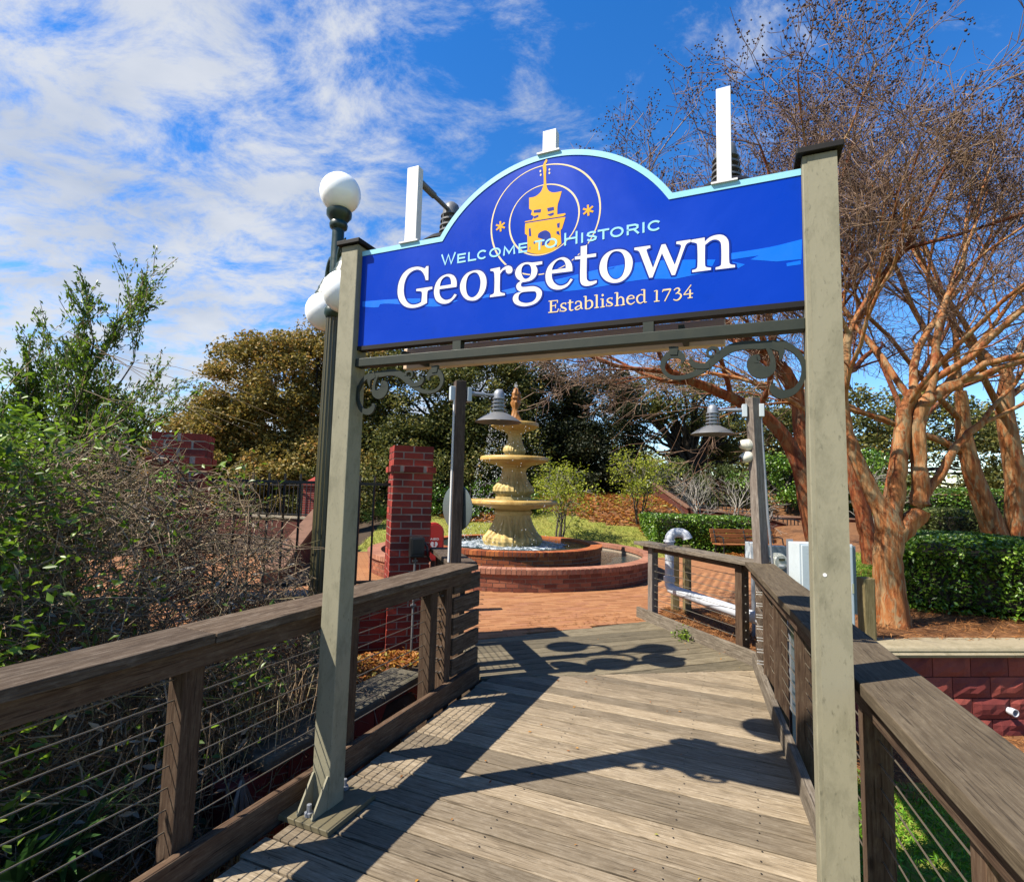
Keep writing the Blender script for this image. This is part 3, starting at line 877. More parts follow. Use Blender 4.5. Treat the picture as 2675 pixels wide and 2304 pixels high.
m, nt, out = new_mat('water')
v = coords(nt, (1, 1, 1), 0, 'World')
principled(nt, out, (0.020, 0.034, 0.038), 0.06, 0, noise(nt, v, 7.0, 6, 0.7, 0.5), 0.6, 0.03, 0.6)
m, nt, out = new_mat('foam')
n_f = noise(nt, coords(nt, (1, 1, 1), 0, 'World'), 12, 5, 0.7)
principled(nt, out, mixc(nt, maprange(nt, n_f, 0.47, 0.60), (0.05, 0.08, 0.10), (0.62, 0.68, 0.74)), 0.4, 0, n_f, 0.8, 0.02)
m, nt, out = new_mat('droplet')
principled(nt, out, (0.62, 0.65, 0.67), 0.1, 0, None, spec=0.8)
GLY=[[[[-1.4384,2.7138],[-1.4364,2.6406],[-1.4515,2.6426],[-1.4533,2.6487],[-1.4549,2.6547],[-1.4569,2.6608],[-1.4594,2.6667],[-1.463,2.6734],[-1.467,2.6801],[-1.4716,2.6865],[-1.4771,2.6922],[-1.4828,2.6966],[-1.4891,2.7003],[-1.4958,2.7032],[-1.5026,2.7049],[-1.5106,2.7056],[-1.5185,2.7051],[-1.5261,2.7037],[-1.5332,2.7015],[-1.5409,2.6981],[-1.5482,2.6938],[-1.5547,2.6889],[-1.5604,2.6832],[-1.5659,2.676],[-1.5705,2.6681],[-1.5742,2.6598],[-1.5771,2.6511],[-1.5796,2.6412],[-1.5812,2.631],[-1.582,2.6205],[-1.5821,2.61],[-1.5817,2.6013],[-1.5805,2.5925],[-1.5787,2.5837],[-1.5761,2.5749],[-1.5729,2.5668],[-1.5691,2.5588],[-1.5644,2.551],[-1.559,2.5436],[-1.554,2.5384],[-1.5484,2.5338],[-1.5422,2.5297],[-1.5357,2.5263],[-1.5302,2.5242],[-1.5246,2.5228],[-1.5188,2.5221],[-1.5132,2.5217],[-1.5068,2.5217],[-1.5005,2.5222],[-1.4944,2.5231],[-1.4884,2.5243],[-1.4842,2.5256],[-1.4802,2.5273],[-1.4762,2.5291],[-1.4723,2.5308],[-1.4715,2.5422],[-1.4706,2.5535],[-1.47,2.5648],[-1.4703,2.5763],[-1.4708,2.5792],[-1.4719,2.5822],[-1.4737,2.5849],[-1.4763,2.5867],[-1.4833,2.5891],[-1.4907,2.5904],[-1.4981,2.5913],[-1.5055,2.5924],[-1.5052,2.603],[-1.4108,2.6028],[-1.4103,2.5915],[-1.416,2.5907],[-1.4218,2.59],[-1.4275,2.589],[-1.4326,2.5872],[-1.4351,2.5854],[-1.437,2.583],[-1.4383,2.5802],[-1.4389,2.5772],[-1.4396,2.5635],[-1.4394,2.5497],[-1.4389,2.5359],[-1.4386,2.5221],[-1.4486,2.5185],[-1.4586,2.5148],[-1.4688,2.5115],[-1.4794,2.5089],[-1.4901,2.5072],[-1.501,2.5061],[-1.5122,2.5057],[-1.5235,2.5062],[-1.5335,2.5074],[-1.5436,2.5093],[-1.5536,2.5122],[-1.5632,2.5161],[-1.5722,2.521],[-1.5807,2.5268],[-1.5886,2.5334],[-1.5956,2.5406],[-1.6017,2.5486],[-1.6068,2.5571],[-1.6111,2.5659],[-1.6145,2.5748],[-1.6171,2.5842],[-1.6188,2.5936],[-1.6197,2.6031],[-1.6199,2.6124],[-1.6194,2.6236],[-1.6181,2.6347],[-1.6161,2.6455],[-1.613,2.6559],[-1.6091,2.6658],[-1.6044,2.6753],[-1.5987,2.6843],[-1.5921,2.6926],[-1.585,2.6994],[-1.5771,2.7054],[-1.5685,2.7107],[-1.5592,2.715],[-1.5507,2.7177],[-1.5417,2.7194],[-1.5323,2.7203],[-1.5229,2.7208],[-1.516,2.7209],[-1.509,2.7204],[-1.5019,2.7195],[-1.4949,2.7179],[-1.4857,2.7151],[-1.4765,2.7115],[-1.4675,2.7077],[-1.4584,2.7041],[-1.4507,2.7144]]],[[[-1.2721,2.5837],[-1.2717,2.5885],[-1.2712,2.5932],[-1.2709,2.598],[-1.2711,2.6028],[-1.2717,2.6083],[-1.2727,2.6138],[-1.2742,2.6193],[-1.2763,2.6247],[-1.2789,2.6297],[-1.282,2.6345],[-1.2857,2.6391],[-1.2901,2.6431],[-1.2955,2.6468],[-1.3015,2.6499],[-1.3077,2.6524],[-1.314,2.6542],[-1.3201,2.6553],[-1.3261,2.6556],[-1.332,2.6553],[-1.3378,2.6545],[-1.3455,2.6528],[-1.353,2.6507],[-1.3601,2.6478],[-1.3665,2.6442],[-1.3734,2.6388],[-1.3796,2.6327],[-1.385,2.6259],[-1.3895,2.6186],[-1.3932,2.6106],[-1.3959,2.602],[-1.3978,2.5931],[-1.3992,2.5841],[-1.3998,2.5776],[-1.3996,2.571],[-1.3989,2.5643],[-1.3975,2.5577],[-1.3956,2.5505],[-1.3931,2.5434],[-1.3898,2.5365],[-1.3856,2.53],[-1.381,2.525],[-1.3757,2.5205],[-1.3698,2.5166],[-1.3636,2.5132],[-1.3571,2.5104],[-1.3504,2.5082],[-1.3436,2.5067],[-1.3368,2.5058],[-1.3293,2.5055],[-1.3219,2.5059],[-1.3148,2.507],[-1.3081,2.509],[-1.301,2.5126],[-1.2946,2.517],[-1.2887,2.522],[-1.2829,2.527],[-1.279,2.5307],[-1.2755,2.5347],[-1.2722,2.5388],[-1.2687,2.5428],[-1.2811,2.549],[-1.2852,2.5438],[-1.2891,2.5383],[-1.2934,2.5332],[-1.2985,2.5289],[-1.3037,2.5264],[-1.3094,2.5248],[-1.3156,2.5239],[-1.3218,2.5235],[-1.3265,2.5238],[-1.3313,2.5246],[-1.336,2.5261],[-1.3404,2.5281],[-1.3459,2.5315],[-1.351,2.5355],[-1.3556,2.5399],[-1.3596,2.5447],[-1.3627,2.5497],[-1.365,2.555],[-1.3666,2.5604],[-1.368,2.5658],[-1.3686,2.5705],[-1.3687,2.5752],[-1.3685,2.5798],[-1.3685,2.5844]],[[-1.3678,2.5991],[-1.3027,2.6],[-1.3029,2.6047],[-1.303,2.6095],[-1.3034,2.6143],[-1.3042,2.619],[-1.3055,2.6236],[-1.307,2.6282],[-1.3091,2.6326],[-1.312,2.6366],[-1.3151,2.6395],[-1.3188,2.6418],[-1.3227,2.6436],[-1.3268,2.6446],[-1.3313,2.645],[-1.3358,2.6448],[-1.34,2.6438],[-1.3439,2.6422],[-1.3489,2.6392],[-1.3534,2.6355],[-1.3573,2.6313],[-1.3605,2.6267],[-1.3632,2.6202],[-1.3649,2.6132],[-1.3663,2.6061]]],[[[-1.1626,2.6526],[-1.1554,2.6515],[-1.1482,2.6493],[-1.1412,2.6461],[-1.1348,2.6421],[-1.1288,2.6372],[-1.1235,2.6314],[-1.119,2.6252],[-1.1154,2.6187],[-1.1121,2.6105],[-1.1098,2.6022],[-1.1083,2.5938],[-1.1077,2.5856],[-1.1078,2.5763],[-1.1088,2.5671],[-1.1106,2.5583],[-1.1132,2.5497],[-1.1164,2.5422],[-1.1205,2.535],[-1.1253,2.5284],[-1.1308,2.5222],[-1.1366,2.5169],[-1.143,2.5121],[-1.15,2.5081],[-1.1575,2.5049],[-1.1639,2.5033],[-1.1708,2.5026],[-1.1779,2.5028],[-1.185,2.5036],[-1.1929,2.5051],[-1.2008,2.5072],[-1.2085,2.5102],[-1.2157,2.5142],[-1.2228,2.5197],[-1.2291,2.5261],[-1.2347,2.5331],[-1.2396,2.5404],[-1.2438,2.548],[-1.2472,2.5559],[-1.2498,2.564],[-1.2516,2.5722],[-1.2523,2.5793],[-1.2521,2.5864],[-1.2512,2.5933],[-1.2496,2.5999],[-1.247,2.6076],[-1.2439,2.615],[-1.24,2.622],[-1.2352,2.6284],[-1.2295,2.6344],[-1.223,2.6399],[-1.2158,2.6445],[-1.2079,2.6479],[-1.1971,2.6508],[-1.1859,2.6524],[-1.1743,2.653]],[[-1.1749,2.6437],[-1.1701,2.6428],[-1.1653,2.6409],[-1.1608,2.6382],[-1.157,2.6349],[-1.1526,2.6295],[-1.149,2.6235],[-1.1461,2.6174],[-1.1437,2.6111],[-1.1418,2.6047],[-1.1406,2.5982],[-1.14,2.5917],[-1.1398,2.5853],[-1.1401,2.5772],[-1.1409,2.5692],[-1.1423,2.5613],[-1.1442,2.5537],[-1.1463,2.5479],[-1.1489,2.5423],[-1.1521,2.537],[-1.156,2.5322],[-1.1601,2.5282],[-1.1647,2.5247],[-1.1699,2.5218],[-1.1755,2.5197],[-1.1798,2.519],[-1.1843,2.5192],[-1.1889,2.5202],[-1.1932,2.5219],[-1.1979,2.5247],[-1.2021,2.5282],[-1.2059,2.5322],[-1.2089,2.5365],[-1.2121,2.5429],[-1.2144,2.5496],[-1.2161,2.5564],[-1.2175,2.5631],[-1.2186,2.5702],[-1.2192,2.5773],[-1.2193,2.5843],[-1.219,2.5912],[-1.2183,2.5988],[-1.2173,2.6063],[-1.2156,2.6137],[-1.2133,2.6207],[-1.2109,2.6256],[-1.2079,2.6301],[-1.2043,2.6342],[-1.1999,2.6375],[-1.1943,2.6403],[-1.1881,2.6424],[-1.1816,2.6435]]],[[[-1.089,2.6472],[-1.039,2.6498],[-1.0372,2.6306],[-1.0331,2.6342],[-1.0291,2.6378],[-1.0249,2.6412],[-1.0203,2.6441],[-1.0153,2.6465],[-1.0101,2.6486],[-1.0047,2.6501],[-0.9989,2.6507],[-0.9946,2.6503],[-0.9902,2.6491],[-0.986,2.6471],[-0.9821,2.6446],[-0.9793,2.6419],[-0.977,2.6387],[-0.9753,2.6353],[-0.9742,2.6317],[-0.9737,2.6276],[-0.9739,2.6235],[-0.9748,2.6196],[-0.9766,2.6163],[-0.9793,2.6139],[-0.9828,2.6123],[-0.9867,2.6114],[-0.9907,2.6111],[-0.9939,2.6116],[-0.9971,2.6128],[-1.0001,2.6145],[-1.0028,2.6167],[-1.0047,2.6191],[-1.0061,2.6218],[-1.0071,2.6247],[-1.0078,2.6276],[-1.0079,2.6292],[-1.0076,2.6307],[-1.0072,2.6322],[-1.0068,2.6337],[-1.0108,2.6335],[-1.0149,2.6335],[-1.0188,2.6331],[-1.0223,2.6319],[-1.0267,2.6286],[-1.0304,2.6245],[-1.0339,2.6201],[-1.0375,2.6159],[-1.0375,2.5955],[-1.0376,2.5752],[-1.0374,2.5548],[-1.0363,2.5343],[-1.0357,2.5316],[-1.0343,2.5289],[-1.0324,2.5264],[-1.03,2.5245],[-1.0251,2.5222],[-1.02,2.5206],[-1.0147,2.5193],[-1.0095,2.5179],[-1.0104,2.5086],[-1.0876,2.5084],[-1.0867,2.5185],[-1.0829,2.5192],[-1.0792,2.5199],[-1.0755,2.5207],[-1.0722,2.5219],[-1.0699,2.5232],[-1.0678,2.5248],[-1.0663,2.5267],[-1.0656,2.529],[-1.0649,2.5516],[-1.065,2.5743],[-1.0658,2.5971],[-1.0672,2.6201],[-1.0677,2.6237],[-1.0688,2.6273],[-1.0706,2.6306],[-1.0732,2.6335],[-1.0767,2.6356],[-1.0806,2.6368],[-1.0847,2.6377],[-1.0887,2.6387]]],[[[-0.875,2.6473],[-0.8254,2.646],[-0.8258,2.6333],[-0.8586,2.6316],[-0.856,2.6271],[-0.8533,2.6227],[-0.8509,2.6182],[-0.8491,2.6136],[-0.8483,2.6091],[-0.8481,2.6047],[-0.8484,2.6003],[-0.8492,2.596],[-0.8505,2.591],[-0.8522,2.586],[-0.8545,2.5815],[-0.8574,2.5774],[-0.8617,2.573],[-0.8665,2.5693],[-0.8719,2.5661],[-0.8776,2.5636],[-0.8847,2.5618],[-0.8921,2.5609],[-0.8998,2.5604],[-0.9074,2.5599],[-0.9109,2.56],[-0.9145,2.5604],[-0.918,2.5606],[-0.9213,2.56],[-0.9239,2.5586],[-0.9261,2.5567],[-0.9278,2.5544],[-0.9288,2.5517],[-0.929,2.5486],[-0.9286,2.5454],[-0.9274,2.5423],[-0.9254,2.5397],[-0.9223,2.5378],[-0.9188,2.5368],[-0.9151,2.5364],[-0.9115,2.5361],[-0.9005,2.5354],[-0.8896,2.5353],[-0.8787,2.5349],[-0.8678,2.5337],[-0.8613,2.5322],[-0.8548,2.53],[-0.8486,2.5272],[-0.8426,2.5238],[-0.8379,2.5205],[-0.8335,2.5166],[-0.8296,2.5123],[-0.8265,2.5076],[-0.8247,2.5033],[-0.8237,2.4987],[-0.8235,2.4942],[-0.8239,2.4898],[-0.8251,2.4842],[-0.8268,2.4788],[-0.8293,2.4737],[-0.8324,2.4691],[-0.8376,2.4634],[-0.8434,2.4583],[-0.8498,2.4538],[-0.8568,2.4503],[-0.8654,2.4474],[-0.8744,2.4455],[-0.8837,2.4443],[-0.8931,2.4436],[-0.9005,2.4433],[-0.908,2.4435],[-0.9156,2.4444],[-0.9231,2.4459],[-0.931,2.4483],[-0.9389,2.4512],[-0.9465,2.4549],[-0.9536,2.4594],[-0.9581,2.4634],[-0.9618,2.4682],[-0.9648,2.4734],[-0.967,2.4788],[-0.9681,2.4833],[-0.9683,2.4879],[-0.9677,2.4923],[-0.9663,2.4965],[-0.9639,2.5008],[-0.9608,2.5046],[-0.957,2.5079],[-0.9526,2.5103],[-0.9464,2.5122],[-0.9396,2.513],[-0.9327,2.5134],[-0.926,2.5141],[-0.9305,2.5165],[-0.9352,2.5189],[-0.9396,2.5215],[-0.9437,2.5247],[-0.9464,2.5279],[-0.9486,2.5315],[-0.9503,2.5353],[-0.9515,2.5391],[-0.952,2.5425],[-0.952,2.546],[-0.9514,2.5493],[-0.9502,2.5523],[-0.9483,2.5552],[-0.9458,2.5578],[-0.943,2.56],[-0.94,2.5621],[-0.9376,2.5633],[-0.9349,2.5641],[-0.9322,2.5648],[-0.9296,2.5656],[-0.9342,2.5693],[-0.9388,2.5729],[-0.9434,2.5767],[-0.9475,2.5809],[-0.9505,2.5849],[-0.9532,2.5891],[-0.9555,2.5934],[-0.9573,2.5979],[-0.9584,2.6019],[-0.9591,2.6059],[-0.9593,2.61],[-0.9589,2.6138],[-0.9578,2.619],[-0.9562,2.624],[-0.954,2.6287],[-0.9512,2.6329],[-0.9468,2.6377],[-0.9419,2.6421],[-0.9364,2.6459],[-0.9305,2.6489],[-0.924,2.651],[-0.9171,2.6523],[-0.9099,2.653],[-0.9027,2.653],[-0.8958,2.6523],[-0.8889,2.6507],[-0.8819,2.6489]],[[-0.9014,2.6441],[-0.8976,2.6434],[-0.8939,2.6422],[-0.8904,2.6404],[-0.8874,2.638],[-0.8845,2.6346],[-0.8823,2.6307],[-0.8806,2.6266],[-0.8794,2.6224],[-0.8784,2.6168],[-0.8779,2.6112],[-0.878,2.6056],[-0.8785,2.6002],[-0.8793,2.595],[-0.8804,2.59],[-0.8823,2.5853],[-0.8849,2.5812],[-0.8881,2.5783],[-0.892,2.5761],[-0.8963,2.5745],[-0.9008,2.5734],[-0.9037,2.5732],[-0.9068,2.5736],[-0.9098,2.5745],[-0.9124,2.5761],[-0.9158,2.5793],[-0.9187,2.5829],[-0.9211,2.5869],[-0.9232,2.5909],[-0.9252,2.5955],[-0.9267,2.6001],[-0.9277,2.6048],[-0.9283,2.6095],[-0.9286,2.6146],[-0.9285,2.6197],[-0.9278,2.6246],[-0.9265,2.6293],[-0.9248,2.6332],[-0.9225,2.6367],[-0.9197,2.6398],[-0.9164,2.6423],[-0.913,2.6437],[-0.9093,2.6444],[-0.9053,2.6445]],[[-0.865,2.5096],[-0.8623,2.5092],[-0.8595,2.5085],[-0.8569,2.5073],[-0.8547,2.5057],[-0.8528,2.5034],[-0.8513,2.5008],[-0.8504,2.498],[-0.8499,2.4952],[-0.8498,2.4902],[-0.8501,2.4852],[-0.8511,2.4804],[-0.8529,2.476],[-0.8558,2.4715],[-0.8595,2.4675],[-0.8637,2.4641],[-0.8684,2.4615],[-0.8742,2.4594],[-0.8805,2.4581],[-0.8869,2.4576],[-0.8934,2.4574],[-0.8992,2.4577],[-0.905,2.4585],[-0.9108,2.4599],[-0.9165,2.4617],[-0.9216,2.4637],[-0.9266,2.4662],[-0.9312,2.4691],[-0.9354,2.4727],[-0.9376,2.4758],[-0.9391,2.4793],[-0.9399,2.483],[-0.9404,2.4866],[-0.9404,2.4906],[-0.9399,2.4945],[-0.9388,2.4983],[-0.9373,2.5017],[-0.9353,2.5045],[-0.9329,2.5069],[-0.9301,2.5089],[-0.927,2.5104],[-0.9232,2.5117],[-0.9192,2.5124],[-0.9151,2.5128],[-0.9109,2.5128],[-0.8994,2.5125],[-0.8879,2.5119],[-0.8764,2.5109]]],[[[-0.6811,2.579],[-0.681,2.5837],[-0.6809,2.5884],[-0.6809,2.5932],[-0.6814,2.5979],[-0.6824,2.6036],[-0.6837,2.6093],[-0.6854,2.6149],[-0.6878,2.6203],[-0.6904,2.625],[-0.6935,2.6294],[-0.6971,2.6336],[-0.701,2.6374],[-0.7055,2.6411],[-0.7104,2.6444],[-0.7155,2.6471],[-0.7207,2.6491],[-0.7263,2.6502],[-0.7318,2.6505],[-0.7373,2.6501],[-0.7426,2.6492],[-0.7501,2.6473],[-0.7575,2.6449],[-0.7645,2.6419],[-0.7711,2.6383],[-0.7779,2.6337],[-0.7842,2.6287],[-0.7901,2.623],[-0.7952,2.6167],[-0.7992,2.6102],[-0.8024,2.603],[-0.8049,2.5955],[-0.8069,2.5878],[-0.8079,2.5815],[-0.8083,2.575],[-0.8081,2.5684],[-0.8075,2.5617],[-0.8065,2.5554],[-0.805,2.549],[-0.803,2.5428],[-0.8003,2.5368],[-0.7966,2.5307],[-0.7923,2.5249],[-0.7874,2.5196],[-0.7821,2.5149],[-0.7769,2.5113],[-0.7714,2.5084],[-0.7656,2.5062],[-0.7598,2.5044],[-0.7532,2.5029],[-0.7465,2.502],[-0.7399,2.5017],[-0.7335,2.5021],[-0.7254,2.5035],[-0.7175,2.5055],[-0.7101,2.5083],[-0.7033,2.5121],[-0.6962,2.5181],[-0.6901,2.5251],[-0.6843,2.5325],[-0.6784,2.5397],[-0.6881,2.5453],[-0.6918,2.5403],[-0.6953,2.5351],[-0.699,2.5302],[-0.7035,2.526],[-0.7083,2.5231],[-0.7136,2.5208],[-0.7193,2.5192],[-0.7251,2.5182],[-0.7299,2.5178],[-0.7349,2.5181],[-0.7399,2.519],[-0.7447,2.5208],[-0.7503,2.5237],[-0.7556,2.5274],[-0.7605,2.5317],[-0.7648,2.5364],[-0.7686,2.5417],[-0.7717,2.5475],[-0.7742,2.5535],[-0.7763,2.5596],[-0.7774,2.565],[-0.7779,2.5704],[-0.7781,2.5758],[-0.7785,2.5812]],[[-0.7788,2.5976],[-0.7116,2.5969],[-0.7119,2.6021],[-0.7121,2.6073],[-0.7126,2.6125],[-0.7137,2.6177],[-0.7152,2.6221],[-0.7171,2.6265],[-0.7196,2.6306],[-0.7227,2.6342],[-0.7261,2.6371],[-0.7299,2.6395],[-0.734,2.6411],[-0.7381,2.642],[-0.7428,2.6419],[-0.7474,2.6409],[-0.7517,2.6393],[-0.7556,2.637],[-0.7601,2.6334],[-0.7641,2.6292],[-0.7676,2.6246],[-0.7708,2.6197],[-0.7733,2.6145],[-0.7752,2.6089],[-0.7769,2.6032]]],[[[-0.6435,2.6878],[-0.6197,2.6882],[-0.6151,2.6928],[-0.6154,2.6449],[-0.5731,2.6442],[-0.5736,2.6299],[-0.6154,2.6306],[-0.6154,2.6079],[-0.6155,2.5852],[-0.6154,2.5625],[-0.6147,2.5398],[-0.6143,2.5364],[-0.6136,2.5329],[-0.6122,2.5296],[-0.6103,2.5266],[-0.6079,2.5241],[-0.6051,2.522],[-0.602,2.5205],[-0.5988,2.5197],[-0.5912,2.5193],[-0.5836,2.5197],[-0.5762,2.5204],[-0.5687,2.5209],[-0.5696,2.5106],[-0.5747,2.5085],[-0.5797,2.5063],[-0.5849,2.5043],[-0.5903,2.5028],[-0.5969,2.5018],[-0.6036,2.5011],[-0.6105,2.501],[-0.6174,2.5018],[-0.6225,2.503],[-0.6276,2.5049],[-0.6323,2.5075],[-0.6364,2.5111],[-0.6396,2.5155],[-0.6419,2.5205],[-0.6434,2.5259],[-0.6441,2.5311],[-0.645,2.5558],[-0.6448,2.5803],[-0.6443,2.6048],[-0.6439,2.6294],[-0.67,2.6308],[-0.6702,2.6438],[-0.6435,2.6439]]],[[[-0.4711,2.6467],[-0.4644,2.6454],[-0.4578,2.6436],[-0.4513,2.6412],[-0.4451,2.6379],[-0.4394,2.6339],[-0.4342,2.6292],[-0.4294,2.6239],[-0.4252,2.6183],[-0.4215,2.6121],[-0.4185,2.6055],[-0.4161,2.5987],[-0.4142,2.5919],[-0.4133,2.5862],[-0.4129,2.5805],[-0.413,2.5748],[-0.4136,2.5693],[-0.4147,2.5616],[-0.4162,2.554],[-0.4182,2.5466],[-0.4209,2.5396],[-0.4244,2.5329],[-0.4285,2.5266],[-0.4332,2.5208],[-0.4385,2.5155],[-0.4442,2.5108],[-0.4504,2.5066],[-0.4571,2.5031],[-0.4642,2.5006],[-0.4718,2.499],[-0.4798,2.4983],[-0.488,2.4985],[-0.4962,2.4997],[-0.5041,2.5017],[-0.5119,2.5047],[-0.5195,2.5085],[-0.5266,2.5131],[-0.5326,2.5181],[-0.5381,2.5238],[-0.543,2.5301],[-0.5473,2.5368],[-0.5507,2.5436],[-0.5534,2.5507],[-0.5554,2.558],[-0.5568,2.5653],[-0.5575,2.5717],[-0.5575,2.578],[-0.557,2.5843],[-0.556,2.5904],[-0.5543,2.5978],[-0.5522,2.605],[-0.5495,2.6119],[-0.546,2.6183],[-0.5418,2.6241],[-0.5369,2.6294],[-0.5316,2.6341],[-0.5257,2.6382],[-0.5196,2.6414],[-0.5131,2.6439],[-0.5063,2.6457],[-0.4993,2.647],[-0.4924,2.6478],[-0.4853,2.648],[-0.4782,2.6476]],[[-0.4771,2.6393],[-0.4728,2.6377],[-0.4685,2.6357],[-0.4645,2.6333],[-0.461,2.6301],[-0.4571,2.625],[-0.4538,2.6194],[-0.4511,2.6135],[-0.4489,2.6075],[-0.4472,2.6012],[-0.4461,2.5949],[-0.4455,2.5885],[-0.4452,2.5822],[-0.4452,2.5749],[-0.4455,2.5677],[-0.4463,2.5606],[-0.4476,2.5537],[-0.4495,2.5465],[-0.4517,2.5394],[-0.4546,2.5326],[-0.4584,2.5265],[-0.462,2.5224],[-0.4662,2.519],[-0.4711,2.5164],[-0.4762,2.5145],[-0.4806,2.5138],[-0.4852,2.5139],[-0.4899,2.5148],[-0.4943,2.5166],[-0.4996,2.5199],[-0.5044,2.5241],[-0.5088,2.5289],[-0.5126,2.534],[-0.5162,2.5403],[-0.519,2.5468],[-0.5213,2.5536],[-0.523,2.5605],[-0.5241,2.5673],[-0.5246,2.5742],[-0.5246,2.581],[-0.5242,2.5878],[-0.5235,2.5951],[-0.5223,2.6023],[-0.5207,2.6094],[-0.5184,2.6161],[-0.5159,2.6214],[-0.5129,2.6264],[-0.5093,2.6309],[-0.5053,2.635],[-0.5023,2.6372],[-0.4988,2.6388],[-0.495,2.64],[-0.4912,2.6407],[-0.4877,2.641],[-0.4842,2.6409],[-0.4806,2.6403]]],[[[-0.4061,2.643],[-0.3398,2.6421],[-0.3388,2.6317],[-0.3423,2.631],[-0.346,2.6304],[-0.3495,2.6296],[-0.3527,2.6282],[-0.3539,2.6271],[-0.3547,2.6254],[-0.3551,2.6236],[-0.3549,2.6217],[-0.3486,2.6015],[-0.3418,2.5814],[-0.3348,2.5615],[-0.328,2.5416],[-0.293,2.6383],[-0.2772,2.6382],[-0.2399,2.5421],[-0.2335,2.5606],[-0.2269,2.5789],[-0.2206,2.5974],[-0.215,2.6161],[-0.2146,2.6185],[-0.2148,2.621],[-0.2156,2.6235],[-0.217,2.6254],[-0.2208,2.6277],[-0.225,2.6291],[-0.2292,2.6302],[-0.2335,2.6314],[-0.233,2.6414],[-0.1765,2.6409],[-0.1766,2.6309],[-0.1799,2.6302],[-0.1832,2.6296],[-0.1864,2.6288],[-0.1894,2.6275],[-0.1919,2.6256],[-0.1942,2.6233],[-0.1961,2.6207],[-0.1976,2.6177],[-0.2084,2.5885],[-0.2187,2.5589],[-0.2288,2.5292],[-0.239,2.4994],[-0.2518,2.4999],[-0.2913,2.6014],[-0.3301,2.5014],[-0.3429,2.5014],[-0.3522,2.5286],[-0.3615,2.5559],[-0.371,2.5834],[-0.3808,2.611],[-0.3823,2.615],[-0.3838,2.619],[-0.3858,2.6228],[-0.3885,2.6259],[-0.3925,2.6285],[-0.3969,2.6301],[-0.4015,2.6314],[-0.406,2.6328]]],[[[-0.1741,2.6393],[-0.1224,2.6405],[-0.1225,2.623],[-0.1173,2.6273],[-0.1123,2.6319],[-0.107,2.636],[-0.1012,2.6391],[-0.0937,2.6415],[-0.0859,2.643],[-0.0779,2.6437],[-0.0698,2.6436],[-0.0643,2.6428],[-0.0588,2.6412],[-0.0535,2.6388],[-0.0485,2.6356],[-0.0444,2.6318],[-0.0408,2.6273],[-0.0378,2.6223],[-0.0352,2.6171],[-0.0335,2.6123],[-0.0325,2.6072],[-0.0319,2.6022],[-0.0316,2.5971],[-0.0313,2.5782],[-0.0316,2.5595],[-0.0317,2.5407],[-0.0309,2.5219],[-0.0303,2.5192],[-0.0289,2.5165],[-0.0271,2.5142],[-0.0249,2.5125],[-0.0214,2.5108],[-0.0177,2.5099],[-0.0139,2.5093],[-0.0101,2.5086],[-0.0102,2.4986],[-0.0824,2.4995],[-0.0818,2.5086],[-0.0781,2.5091],[-0.0743,2.5095],[-0.0707,2.5101],[-0.0672,2.5112],[-0.0652,2.5123],[-0.0634,2.5138],[-0.062,2.5156],[-0.0613,2.5179],[-0.0601,2.537],[-0.0596,2.5563],[-0.0597,2.5758],[-0.0602,2.5953],[-0.0604,2.5999],[-0.0611,2.6046],[-0.0623,2.6091],[-0.0642,2.6133],[-0.067,2.6169],[-0.0702,2.6201],[-0.0739,2.6225],[-0.0778,2.6243],[-0.0827,2.6255],[-0.0878,2.6259],[-0.0927,2.6255],[-0.0974,2.6243],[-0.1037,2.6212],[-0.1097,2.6172],[-0.1154,2.6128],[-0.1212,2.6086],[-0.1216,2.5876],[-0.1221,2.5666],[-0.1223,2.5457],[-0.1218,2.5247],[-0.1214,2.522],[-0.1204,2.5194],[-0.1189,2.517],[-0.117,2.5153],[-0.1128,2.5132],[-0.1083,2.5119],[-0.1038,2.511],[-0.0993,2.5099],[-0.0998,2.5009],[-0.1714,2.5009],[-0.1714,2.5101],[-0.1679,2.5105],[-0.1643,2.5108],[-0.1609,2.5113],[-0.1577,2.5125],[-0.1555,2.5141],[-0.1534,2.5161],[-0.152,2.5186],[-0.1513,2.5214],[-0.1503,2.5439],[-0.15,2.5666],[-0.1504,2.5894],[-0.1511,2.6124],[-0.1514,2.6149],[-0.1521,2.6176],[-0.1533,2.62],[-0.1551,2.6218],[-0.1596,2.6244],[-0.1644,2.6262],[-0.1693,2.6277],[-0.1742,2.6294]]]]
